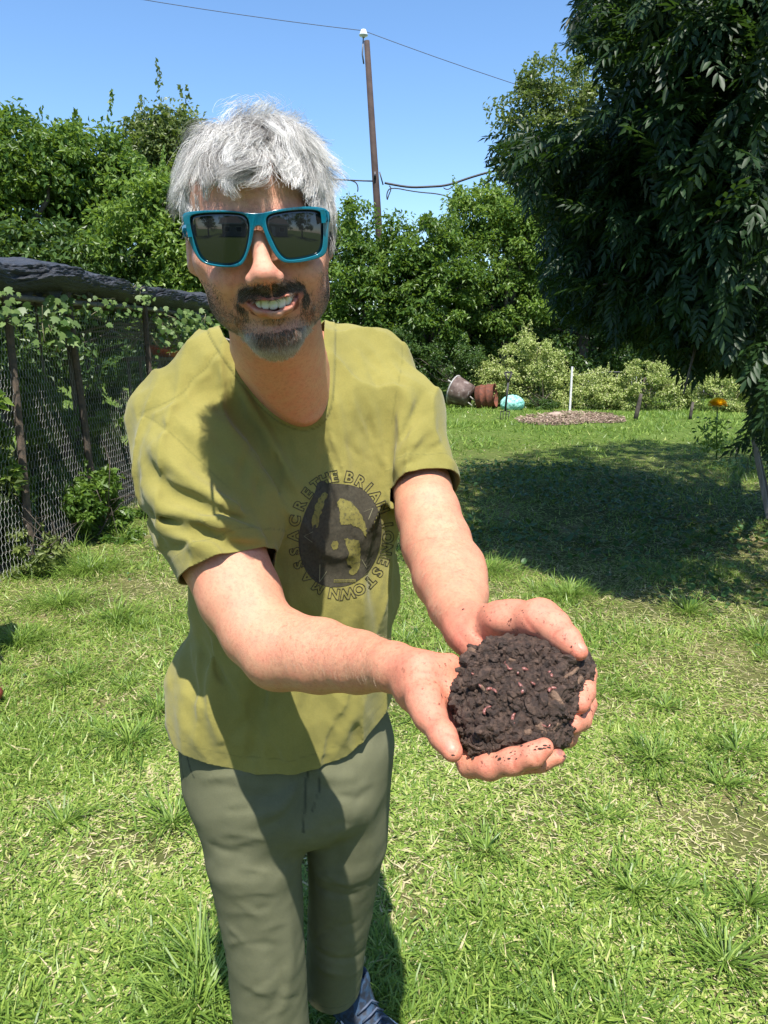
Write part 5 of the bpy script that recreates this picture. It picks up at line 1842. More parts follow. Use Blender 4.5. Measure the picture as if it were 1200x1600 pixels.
fan(10, (612, 742), (262, 322), (5, 30), (60, 105), .0046, .0058)             # armpit, picture right
fan(4, (612, 742), (200, 250), (15, 50), (70, 130), .0030, .006)
fan(8, (440, 900), (60, 120), (60, 130), (190, 290), .0042, .010)            # hanging cloth
fan(5, (585, 860), (88, 125), (30, 60), (140, 230), .0022, .011)
fan(6, (300, 900), (75, 105), (40, 110), (180, 280), .0036, .009)
for amp, w, px in FOLDS:
    shirt.fold(base_pix(px), amp * (2.05 if px[0][0] < 560 else 1.5), w * .88)
for amp, w, px in SEAMS_G:
    shirt.fold(base_pix(px), amp, w, False)
_s1, _s2, _s3 = sinnoise(21, 26, 12, (1.4, 1.4, .5)), sinnoise(22, 55, 10, (1.3, 1.3, .55)), sinnoise(23, 150)
_s4 = sinnoise(24, 30, 9, (1.6, 1.2, .45))
shirt.disp(lambda P: 0.0026 * _s1(P) - 0.0062 * (1 - np.abs(_s4(P))).clip(0, 1) ** 3 + 0.0024 * np.abs(_s2(P)) + 0.0004 * _s3(P) + .0016)

# where the cloth stops
def plane(p, n):
    p, n = _a(p), _a(n) / np.linalg.norm(n)
    return lambda P: (P - p) @ n
NECKLINE = chaikin([(340, 508), (352, 530), (370, 558), (395, 592), (422, 624), (448, 645), (475, 655), (494, 646), (501, 625), (504, 585), (505, 545), (507, 500), (512, 420), (430, 360), (330, 420)])
YB = float(W(420, 520, 1.155)[1])
def neck_g(P):
    px, py, dep = project(P)
    sd = poly_sd(px, py, NECKLINE) * dep / FPX
    return np.minimum(sd, (YB - P[:, 1]) + 0.0 * sd)
g_hem = plane(W(440, 1192, 1.16), [-0.0, -0.24, -1])
def hem_g(P):
    # the hem dips in the middle of the front and climbs to the right hip
    x = P[:, 0]
    # pixel-traced hem height at the front
    xs = np.array([-.40, -.37, -.30, -.22, -.15, -.06, -.01, .03, .08])
    zz = np.array([HZ(262, 1140), HZ(262, 1150), HZ(300, 1172), HZ(375, 1192), HZ(440, 1198), HZ(520, 1182), HZ(575, 1145), HZ(605, 1105), HZ(620, 1080)])
    return np.interp(x, xs, zz) - P[:, 2]
def HZ(px, py):
    return float(W(px, py, 1.17)[2])
slA = plane((W(285, 895, .985) + W(420, 856, .985)) / 2, W(385, 985, .98) - W(345, 860, 1.01))
slB = plane((W(618, 758, 1.05) + W(705, 718, 1.05)) / 2, W(672, 800, 1.05) - W(655, 720, 1.09))
def _trunk_at(P):
    P = _a(P)
    out = np.empty(len(P), F32)
    for i in range(0, len(P), 60000):
        out[i:i + 60000] = trunk.at(P[i:i + 60000])
    return out
def sleeveA_g(P, dT):
    return np.where(P[:, 0] < W(445, 900, 1.0)[0], np.minimum(np.minimum(slA(P), dT - 0.016), 0.125 - np.sqrt(((P - W(360, 885, .98)) ** 2).sum(1))), -0.05)
def sleeveB_g(P, dT):
    return np.where(P[:, 0] > W(602, 800, 1.05)[0], np.minimum(np.minimum(slB(P), dT - 0.016), 0.11 - np.sqrt(((P - W(662, 765, 1.06)) ** 2).sum(1))), -0.05)

cloth = NT('olive_cotton')
_uv = cloth.coord()
_mottle = cloth.noise(9, 5, 0.6)  # cotton tone varies in random patches
_c = cloth.ramp(_mottle, [(0.3, (0.175, 0.158, 0.042)), (0.7, (0.232, 0.206, 0.058))])
_wv = cloth.math('ADD', cloth.noise(900, 2, 0.6), cloth.math('MULTIPLY', cloth.noise(260, 3, 0.6), 0.7))
_c = cloth.mix(cloth.ramp(cloth.noise(420, 3, 0.7), [(0.3, (0, 0, 0)), (0.75, (1, 1, 1))]), _c, cloth.mix(1.0, _c, (1.18, 1.16, 1.12), 'MULTIPLY'))
_c = cloth.mix(cloth.attr('seam'), _c, (0.11, 0.105, 0.03))
cloth.P(Base__Color=_c, Roughness=0.92)
cloth.b.inputs['Specular IOR Level'].default_value = 0.15
cloth.b.inputs['Sheen Weight'].default_value = 0.15
cloth.b.inputs['Sheen Roughness'].default_value = 0.5
cloth.bump(_wv, 0.35, 0.0012)

def seam_field(V, lines, f, w=0.0022, alt=None):
    out = np.zeros(len(V))
    for px in lines:
        pts = np.array(f.pix(px))
        for a_, b_ in zip(pts[:-1], pts[1:]):
            ab = b_ - a_
            t = np.clip(((V - a_) @ ab) / (ab @ ab), 0, 1)
            d = np.sqrt(((V - a_ - t[:, None] * ab) ** 2).sum(1))
            out = np.maximum(out, 1 - soft(d, w * 0.4, w))
    return out

if 'shirt' not in SKIP:
    V, Q = shirt.mesh((-0.50, 0.80, 0.55), (0.25, 1.50, 1.80), 0.0027, 12, 2.1)
    V = relax(V, Q, 2, 0.5)
    T = tris(Q)
    dT = _trunk_at(V)
    g = np.maximum.reduce([neck_g(V), hem_g(V), sleeveA_g(V, dT), sleeveB_g(V, dT)])
    V, T = clip_mesh(V, T, g)
    # keep only the large piece
    ng = neck_g(V)
    hg = hem_g(V)
    nrm = frame_at(shirt, V)
    # collar band and stitched hems stand a little proud
    col = (ng > -0.0165) & (np.abs(ng) < 0.0165)
    dT = _trunk_at(V)
    sa, sb = sleeveA_g(V, dT), sleeveB_g(V, dT)
    rise = soft(ng, -0.0175, -0.0150) * 0.0024
    for q in (sa, sb):
        rise = np.maximum(rise, soft(q, -0.026, -0.0245) * 0.0006 * (q > -0.05))
    V = (V + nrm * rise[:, None]).astype(F32)
    seam = np.maximum(soft(1 - np.abs(ng + 0.0178) / 0.0016, 0, 1) * (ng > -0.03), 0) * 0.9
    for q in (sa, sb):
        seam = np.maximum(seam, soft(1 - np.abs(q + 0.0245) / 0.0014, 0, 1) * 0.55 * (q > -0.05))
    seam = np.maximum(seam, soft(1 - np.abs(hg + 0.026) / 0.0016, 0, 1) * 0.5)
    seam = np.maximum(seam, 0.42 * seam_field(V, SEAMS, shirt, .0017))
    SHIRT_V, SHIRT_T = V, T
    me = np_mesh('shirt', V, T)
    set_attr(me, 'seam', seam)
    SHIRT = link('shirt', me, PERSON, cloth.m)
    sd = SHIRT.modifiers.new('thick', 'SOLIDIFY')
    sd.thickness, sd.offset = 0.0016, -1
    print('shirt', len(V))
# ---- faded print on the chest: ring of outlined letters round a dark disc with a stencilled head
def build_print():
    bvh = BVHTree.FromPolygons([Vector(v) for v in SHIRT_V], [tuple(int(i) for i in t) for t in SHIRT_T])
    eye = Vector((0, 0, CAMH))
    Z = 5.4545
    def drop(co, h):
        """print sheet coordinates (pixels of the flat design) onto the cloth"""
        px, py = 420 + co[0] / Z, 720 + co[1] / Z
        d = (Vector(W(px, py, 1.0)) - eye).normalized()
        hit, nrm, _, _ = bvh.ray_cast(eye + d * .5, d, 1.5)
        if hit is None:
            return Vector(W(px, py, 1.05))
        if nrm.dot(d) > 0:
            nrm = -nrm
        return hit + nrm * h
    ink = NT('faded_ink')
    ink.P(Base__Color=ink.ramp(ink.noise(240, 4, .7), [(.3, (.040, .036, .026)), (.8, (.078, .069, .047))]), Roughness=.85)
    ink.b.inputs['Specular IOR Level'].default_value = .15
    def finish(bm, name, h, maxe, mat):
        bmesh.ops.triangulate(bm, faces=bm.faces)
        for _ in range(5):
            es = [e for e in bm.edges if e.calc_length() > maxe]
            if not es:
                break
            bmesh.ops.subdivide_edges(bm, edges=es, cuts=1)
            bmesh.ops.triangulate(bm, faces=bm.faces)
        for v in bm.verts:
            v.co = drop((v.co.x, v.co.y), h + v.co.z)
        me = bpy.data.meshes.new(name)
        bm.to_mesh(me)
        bm.free()
        o = link(name, me, SHIRT, mat)
        return o
    def poly_mesh(polys):
        cu = bpy.data.curves.new('tmp', 'CURVE')
        cu.dimensions, cu.fill_mode = '2D', 'FRONT'
        for p in polys:
            sp = cu.splines.new('POLY')
            sp.points.add(len(p) - 1)
            for i, (a, b) in enumerate(p):
                sp.points[i].co = (a, b, 0, 1)
            sp.use_cyclic_u = True
        ob = bpy.data.objects.new('tmp', cu)
        COL.objects.link(ob)
        me = bpy.data.meshes.new_from_object(ob.evaluated_get(bpy.context.evaluated_depsgraph_get()))
        bpy.data.objects.remove(ob)
        bm = bmesh.new()
        bm.from_mesh(me)
        return bm
    rng = np.random.default_rng(8)
    def rough(p, amp):
        return [(a + rng.normal() * amp, b + rng.normal() * amp) for a, b in chaikin(p, 2)]
    egg = chaikin([(495, 195), (600, 193), (750, 215), (860, 290), (938, 420), (965, 560), (950, 720), (900, 870), (820, 980), (700, 1058), (560, 1080), (430, 1060), (330, 970), (265, 830), (250, 660), (280, 500), (340, 370), (400, 260), (408, 195), (450, 168), (485, 176)])
    hair_r = rough([(585, 330), (650, 318), (715, 362), (770, 430), (815, 510), (832, 590), (828, 660), (800, 600), (770, 575), (735, 560), (700, 535), (660, 545), (618, 548), (598, 500), (610, 430), (575, 380)], 4)
    hair_l = rough([(440, 290), (490, 262), (512, 300), (470, 350), (455, 420), (430, 470), (412, 590), (396, 520), (364, 600), (368, 480), (400, 380)], 4)
    face = rough([(630, 655), (700, 668), (765, 672), (780, 730), (772, 810), (776, 900), (745, 965), (700, 975), (672, 940), (715, 905), (668, 880), (660, 840), (690, 800), (668, 735)], 3)
    eye_ = rough([(528, 700), (560, 676), (592, 680), (588, 745), (560, 760), (535, 740)], 3)
    strip = [(556, 1008), (742, 1008), (738, 1034), (552, 1036)]
    finish(poly_mesh([egg]), 'print', .0007, 14, ink.m)
    bare = NT('bare_cloth_print')
    bare.P(Base__Color=bare.ramp(bare.noise(260, 4, .7), [(.35, (.10, .092, .040)), (.5, (.185, .165, .048)), (.8, (.225, .20, .058))]), Roughness=.92)
    bare.b.inputs['Specular IOR Level'].default_value = .15
    for p in (hair_r, hair_l, face, eye_, strip):
        finish(poly_mesh([p]), 'print_patch', .0012, 14, bare.m)
    for i in range(16):
        x0 = 560 + 11 * i
        finish(poly_mesh([[(x0, 1013), (x0 + 6, 1013), (x0 + 6, 1030), (x0, 1030)]]), 'print_mark', .0016, 30, ink.m)
    cl = NT('caret_print')
    cl.P(Base__Color=(.20, .19, .11), Roughness=.9)
    mk = lambda a, b, w: [(a[0] - w, a[1]), (b[0] - w, b[1]), (b[0] + w, b[1]), (a[0] + w, a[1])]
    for a, b in (((372, 690), (300, 640)), ((302, 638), (376, 604)), ((806, 432), (884, 404)), ((884, 404), (846, 498)), ((790, 838), (826, 906)), ((436, 880), (432, 1030)), ((432, 1030), (490, 940))):
        finish(poly_mesh([mk(a, b, 3)]), 'caret', .0014, 20, cl.m)
    # letters
    text = list('THE') + list('BRIAN') + list('JONESTOWN') + list('MASSACRE')
    ang = [-31, -19, -8, 10, 24, 36, 48, 62, 80, 92, 104, 116, 129, 142, 157, 172, 188, 208, 225, 240, 254, 269, 284, 300, 315]
    cx, cy, rx, ry = 612, 632, 398, 498
    bm = bmesh.new()
    for ch, a in zip(text, ang):
        cu = bpy.data.curves.new('tmp', 'FONT')
        cu.body = ch
        cu.size = 122
        cu.align_x, cu.align_y = 'CENTER', 'CENTER'
        cu.fill_mode = 'NONE'
        cu.bevel_depth = 3.0
        cu.bevel_resolution = 0
        cu.offset = 6.0
        cu.resolution_u = 3
        ob = bpy.data.objects.new('tmp', cu)
        COL.objects.link(ob)
        me = bpy.data.meshes.new_from_object(ob.evaluated_get(bpy.context.evaluated_depsgraph_get()))
        bpy.data.objects.remove(ob)
        ar = math.radians(a)
        px, py = cx + rx * math.sin(ar), cy - ry * math.cos(ar)
        # tangent direction of the ellipse, clockwise
        tx, ty = rx * math.cos(ar), ry * math.sin(ar)
        l_ = math.hypot(tx, ty)
        tx, ty = tx / l_, ty / l_
        ux, uy = ty, -tx                     # outward
        n0 = len(bm.verts)
        bm.from_mesh(me)
        bm.verts.ensure_lookup_table()
        for v in bm.verts[n0:]:
            x, y, z = v.co.x * 1.02, v.co.y, v.co.z
            v.co = (px + x * tx + y * ux, py + x * ty + y * uy, z * .0001)
        bpy.data.meshes.remove(me)
    finish(bm, 'lettering', .0007, 22, ink.m)
if 'shirt' not in SKIP:
    build_print()
if 'body' not in SKIP:
    HV = float(os.environ.get('VOX', '0.0019'))
    # what the shirt covers stays inside it
    def under(P):
        cov = neck_g(P)
        a_, b_ = W(425, 480, 0.88), W(450, 640, 1.10)
        ab = b_ - a_
        tu = ((P - a_) @ ab) / (ab @ ab)
        t = np.clip(tu, 0, 1)
        ra = np.sqrt(((P - a_ - t[:, None] * ab) ** 2).sum(1))
        far = np.sqrt(((P - W(455, 600, 1.10)) ** 2).sum(1))
        d_ = _base.at(P) - (-0.008 + 0.045 * soft(cov, -0.001, 0.03) + 0.20 * soft(0.082 - ra, 0.0, 0.03) * soft(0.98 - tu, 0, .3) * soft(cov, -.016, .006) + .2 * soft(far, .17, .20))
        return np.minimum(d_, .012)
    body.op(under, W(470, 620, 1.12), 0.22, 0, 'x')
    V, Q = body.mesh((-0.42, 0.35, 0.55), (0.36, 1.45, 1.95), HV, 12, 2.1)
    V = relax(V, Q, 1, 0.4)
    BODY_BVH = BVHTree.FromPolygons([Vector(v) for v in V], [tuple(int(i) for i in t) for t in Q])
    me = np_mesh('body', V, Q)
    # colour by region
    P = toL(V)
    x, y, z = P[:, 0], P[:, 1], P[:, 2]
    head = soft(y, -170, -150) * soft(z, -150, -130) * (1 - soft(np.abs(x), 95, 100))
    tint = np.ones((len(V), 3), F32)
    def blend(m, c):
        global tint
        tint = tint * (1 - m[:, None]) + tint * m[:, None] * np.array(c, F32)
    blend(head, (1.10, 1.16, 1.22))  # head paler than the arms, also lightened in place of missing fill light
    g = lambda cx, cz, sx, sz: np.exp(-((x - cx) / sx) ** 2 - ((z - cz) / sz) ** 2) * head * (y > -80)
    blend(np.clip(g(1, -42, 20, 12) + g(-38, -38, 18, 14) * .7 + g(44, -38, 18, 14) * .7, 0, 1), (1.0, 0.84, 0.84))
    # lips: distance to the lip curves
    def pdist(pts, P):
        b = np.full(len(P), 1e9)
        for a_, b_ in zip(pts[:-1], pts[1:]):
            a_, b_ = np.array(a_, float), np.array(b_, float)
            ab = b_ - a_
            t = np.clip(((P - a_) @ ab) / (ab @ ab), 0, 1)
            b = np.minimum(b, np.sqrt(((P - a_ - t[:, None] * ab) ** 2).sum(1)))
        return b
    dl = np.minimum(pdist(up_l, P), pdist(lo_l, P) - 1.5)
    blend(1 - soft(dl, 2.6, 4.8), (0.84, 0.58, 0.60))
    inm = (pdist([(p[0], p[1] - 9, p[2]) for p in op], P) < 12) & (y < -11) & (z < -58) & (z > -84) & (np.abs(x - 7) < 26)
    blend(inm.astype(F32) * .9, (0.25, 0.08, 0.08))
    # stubble shade
    jaw = soft(-z, 48, 66) * head * soft(-z + np.abs(x - 4) * 0.3, 50, 72)
    blend(jaw * 0.6, (0.62, 0.58, 0.58))
    # scalp under the hair
    hair_line = soft(z - 0.30 * np.abs(x) * (np.abs(x) > 55), 46, 54) * head
    blend(np.clip(hair_line + soft(-y, 96, 106) * head * soft(z, -45, -35), 0, 1), (0.55, 0.6, 0.68))
    # hands: pinker palms, dirt near the soil
    pc = W(810, 1085, .70)
    dh = np.sqrt(((V - pc) ** 2).sum(1))
    hand = 1 - soft(dh, 0.11, 0.16)
    blend(hand, (1.04, 0.86, 0.88))
    blend((1 - soft(V[:, 0] * 0 + np.abs(V[:, 2] - 1.2), 0.0, 0.0)) * 0, (1, 1, 1))
    dirt = (1 - soft(dh, 0.055, 0.105)) * 1.0
    arms = 1 - hand
    sunburn = np.exp(-(((V - W(600, 1040, .79)) ** 2).sum(1)) / 0.12 ** 2)
    blend(sunburn * 0.5, (1.02, 0.9, 0.85))
    for nx, ny, nd, a_, b_, rt in NAILS:
        q = V - W(nx, ny, nd)
        c_, s_ = math.cos(rt), math.sin(rt)
        u_ = (q[:, 0] * c_ + q[:, 2] * s_) / R(a_, nd)
        w_ = (-q[:, 0] * s_ + q[:, 2] * c_) / R(b_, nd)
        m_ = (1 - soft(u_ ** 2 + w_ ** 2, 0.8, 1.1)) * (np.sqrt((q ** 2).sum(1)) < 0.02)
        blend(m_, (1.12, 1.2, 1.2) if nx == 704 else (0.45, 0.5, 0.6))
    CREASES = [([(690, 1068), (694, 1098), (708, 1112)], .5), ([(666, 1126), (692, 1124)], .35), ([(683, 1152), (707, 1146)], .35), ([(738, 985), (757, 1003), (772, 1010)], .5),
               ([(815, 1000), (838, 992), (850, 1002)], .5), ([(818, 962), (834, 985), (845, 992)], .4), ([(866, 990), (886, 978)], .4), ([(862, 1002), (870, 984)], .3), ([(893, 1076), (926, 1080)], .35),
               ([(768, 1180), (772, 1214)], .3), ([(803, 1172), (808, 1208)], .4), ([(832, 1166), (842, 1194)], .35), ([(897, 1058), (922, 1060)], .25), ([(628, 1012), (634, 1078)], .25), ([(640, 1010), (645, 1075)], .2), ([(718, 962), (752, 1004)], .3),
               ([(436, 930), (462, 958)], .3), ([(626, 862), (650, 846), (690, 838)], .3)]
    nearm = np.nonzero(dh < .45)[0]
    for px_, st in CREASES:
        pp = []
        for a_, b_ in chaikin(px_, 1, False):
            d_ = (Vector(W(a_, b_, 1.0)) - Vector((0, 0, CAMH))).normalized()
            h_ = BODY_BVH.ray_cast(Vector((0, 0, CAMH)), d_, 1.4)[0]
            if h_ is not None:
                pp.append(tuple(h_))
        if len(pp) > 1:
            m_ = np.zeros(len(V))
            m_[nearm] = np.exp(-(pdist(pp, V[nearm]) / .0016) ** 2) * st
            blend(m_, (0.78, 0.42, 0.38))
    # warm tan on the outer forearms, knuckles and fingertips redder
    for a_, b_, d_, r_ in ((707, 1174, .64, .016), (848, 1170, .62, .014), (904, 1018, .675, .016), (905, 1095, .67, .013), (893, 1132, .67, .013)):
        blend(np.exp(-(((V - W(a_, b_, d_)) ** 2).sum(1)) / r_ ** 2) * .5, (1.03, .80, .80))
    set_attr(me, 'tint', np.concatenate([tint, np.ones((len(V), 1))], 1), 'FLOAT_COLOR')
    set_attr(me, 'dirt', np.clip(dirt + 0.35 * hand, 0, 1))
    BODY = link('body', me, PERSON, skin.m)
    print('body', len(V))

    def arm_hair():
        rng = np.random.default_rng(15)
        S_ = []
        for px0, px1, hw, dr, n in (((430, 1000), (600, 1030), 34, (1, .25), 900), ((665, 800), (715, 950), 34, (.35, 1), 800)):
            for _ in range(n):
                t = rng.random()
                a, b = lerp(px0[0], px1[0], t), lerp(px0[1], px1[1], t)
                w = rng.uniform(-1, 1) * hw
                a2, b2 = a - w * dr[1], b + w * dr[0]
                d = Vector(W(a2, b2, 1.0)) - Vector((0, 0, CAMH))
                hit, nm, _, _ = BODY_BVH.ray_cast(Vector((0, 0, CAMH)), d.normalized(), 1.4)
                if hit is None or hit.y > 1.05:
                    continue
                q = np.array(W(a2 + dr[0] * 10 + rng.normal() * 5, b2 + dr[1] * 10 + rng.normal() * 5, 1.0)) - np.array([0, 0, CAMH])
                d2 = q / np.linalg.norm(q) - np.array(d.normalized())
                d2 = d2 / (np.linalg.norm(d2) + 1e-9)
                nm = np.array(nm)
                d2 = d2 - nm * (d2 @ nm)
                L_ = rng.uniform(.006, .012)
                h_ = np.array(hit)
                S_.append([h_, h_ + (nm * .35 + d2 * .9) * L_ * .5, h_ + (nm * .5 + d2 * 1.8) * L_ * .5])
        return np.array(S_)

    def fingernail(a, b, ra, rb, rot, mat):
        """a nail plate lying on the fingertip"""
        V_, T_ = [], []
        eye = Vector((0, 0, CAMH))
        n, rings = 18, 4
        for r_ in range(rings + 1):
            for k in range(n if r_ else 1):
                t = 2 * math.pi * k / n
                u, v = ra * math.cos(t) * r_ / rings, rb * math.sin(t) * r_ / rings
                v = v if v < 0 else v * .85
                x, y = a + u * math.cos(rot) - v * math.sin(rot), b + u * math.sin(rot) + v * math.cos(rot)
                d = (Vector(W(x, y, 1.0)) - eye).normalized()
                h_, nm, _, _ = BODY_BVH.ray_cast(eye, d, 1.2)
                if h_ is None:
                    return
                V_.append(h_ + nm * (.0007 - .0006 * (r_ / rings) ** 3))
        for k in range(n):
            T_.append((0, 1 + k, 1 + (k + 1) % n))
        for r_ in range(1, rings):
            for k in range(n):
                p, q = 1 + (r_ - 1) * n + k, 1 + (r_ - 1) * n + (k + 1) % n
                T_ += [(p, p + n, q + n), (p, q + n, q)]
        link('fingernail', np_mesh('fingernail', [tuple(v) for v in V_], T_), PERSON, mat)
    nail = NT('nail')
    nail.P(Base__Color=nail.ramp(nail.noise(300, 2), [(.3, (.42, .20, .135)), (.7, (.50, .25, .175))]), Roughness=.5)
    dirty = simple_mat('dirty_nail', (.16, .13, .12), (.32, .27, .25), .35, 300)
    fingernail(705, 1168, 8.5, 11, math.radians(-28), nail.m)
    fingernail(910, 1012, 5, 9, math.radians(-40), nail.m)
    fingernail(869, 1157, 4.5, 7.5, math.radians(20), dirty)
    fingernail(884, 1183, 8, 5, 0, dirty)
# ================================================================== TROUSERS AND SHOE
trs = Field()
trs.econe(W(450, 1090, 1.27), W(445, 1215, 1.27), XA, (R(156, 1.26), .115), (R(156, 1.26), .12), 0.03)
# leg on the picture's left, nearer the camera
trs.econe(W(379, 1170, 1.25), W(399, 1330, 1.27), XA, (R(96, 1.25), .10), (R(76, 1.27), .080), 0.03)
trs.econe(W(397, 1330, 1.27), W(415, 1480, 1.33), XA, (R(74, 1.27), .080), (R(60, 1.33), .070), 0.006)
trs.econe(W(415, 1480, 1.33), W(427, 1640, 1.42), XA, (R(60, 1.33), .070), (R(58, 1.42), .070), 0.006)
# leg on the picture's right
trs.econe(W(542, 1160, 1.29), W(541, 1310, 1.35), XA, (R(74, 1.30), .10), (R(63, 1.36), .080), 0.02)
trs.econe(W(541, 1310, 1.35), W(532, 1420, 1.44), XA, (R(61, 1.36), .080), (R(50, 1.44), .068), 0.006)
trs.econe(W(532, 1420, 1.44), W(516, 1560, 1.58), XA, (R(50, 1.44), .068), (R(43, 1.58), .062), 0.006)
_tb = Field()
_tb.ops = list(trs.ops)
TF = [(-.020, .012, [(478, 1190), (476, 1240), (474, 1300)]),
      (-.008, .012, [(470, 1215), (430, 1240), (380, 1250)]), (-.006, .010, [(474, 1240), (440, 1280), (400, 1300)]),
      (-.008, .012, [(482, 1215), (520, 1240), (570, 1250)]), (.006, .012, [(480, 1200), (520, 1215), (560, 1215)]),
      (.006, .012, [(472, 1225), (440, 1262), (400, 1280)]),
      (-.004, .008, [(325, 1318), (350, 1330), (385, 1335)]),
      (-.006, .010, [(345, 1290), (330, 1340), (318, 1360)]), (-.005, .009, [(340, 1450), (380, 1390), (400, 1360)]),
      (.006, .010, [(330, 1400), (360, 1370), (385, 1350)]), (-.006, .012, [(352, 1560), (372, 1480), (368, 1420)]),
      (.006, .012, [(440, 1580), (455, 1500), (450, 1420)]), (-.008, .012, [(420, 1600), (440, 1540), (425, 1480)]),
      (-.006, .010, [(490, 1380), (530, 1400), (560, 1395)]), (.006, .010, [(488, 1360), (525, 1380), (575, 1370)]),
      (-.007, .010, [(490, 1480), (530, 1500), (572, 1480)]), (.007, .010, [(488, 1500), (520, 1520), (565, 1510)]),
      (-.006, .012, [(520, 1260), (528, 1340), (520, 1420)]), (.006, .012, [(575, 1240), (580, 1330), (570, 1400)]),
      (-.0035, .004, [(283, 1172), (287, 1215), (296, 1280), (305, 1360), (322, 1450), (340, 1560), (350, 1600)])]
_tr = np.random.default_rng(5)
for _ in range(46):
    a_ = _tr.uniform(0, 1)
    if _tr.random() < .6:
        c_, hw_ = (lerp(385, 415, a_), lerp(80, 58, a_))
    else:
        c_, hw_ = (lerp(541, 522, a_), lerp(56, 44, a_))
    y_ = lerp(1220, 1590, a_)
    s_ = _tr.choice([-1, 1])
    x0_ = c_ + s_ * hw_ * _tr.uniform(.3, .95)
    ln_ = _tr.uniform(25, 75)
    th_ = math.radians(_tr.uniform(-38, 38))
    TF.append((_tr.choice([-1, 1]) * _tr.uniform(.0015, .0038), _tr.uniform(.0045, .0085), [(x0_ - s_ * ln_ * t_ * math.cos(th_), y_ + ln_ * t_ * math.sin(th_) + 6 * t_ * t_) for t_ in np.linspace(0, 1, 4)]))
for amp, w, px in TF:
    trs.fold(_tb.pix(px), amp * .8, w)
_r1, _r2 = sinnoise(31, 30, 12), sinnoise(32, 75)
trs.disp(lambda P: 0.0010 * _r1(P) + 0.0005 * _r2(P))
twill = NT('green_twill')
_c = twill.ramp(twill.noise(8, 5, 0.6), [(0.3, (0.092, 0.095, 0.056)), (0.7, (0.125, 0.126, 0.078))])
_ws = twill.n('ShaderNodeTexWave', Scale=300.0, Distortion=2.5, Detail=2.0)
twill.set(_ws.inputs['Vector'], twill.coord())
_fb = twill.math('ADD', twill.noise(700, 3, 0.7), twill.math('MULTIPLY', twill.noise(60, 5, 0.6), 0.4))
_c = twill.mix(twill.ramp(_fb, [(0.45, (0, 0, 0)), (0.95, (1, 1, 1))]), _c, twill.mix(1.0, _c, (1.35, 1.33, 1.25), 'MULTIPLY'))
_c = twill.mix(twill.attr('seam'), _c, (0.03, 0.035, 0.024))
twill.P(Base__Color=_c, Roughness=0.9)
twill.b.inputs['Specular IOR Level'].default_value = 0.15
twill.bump(_fb, 0.3, 0.0012)
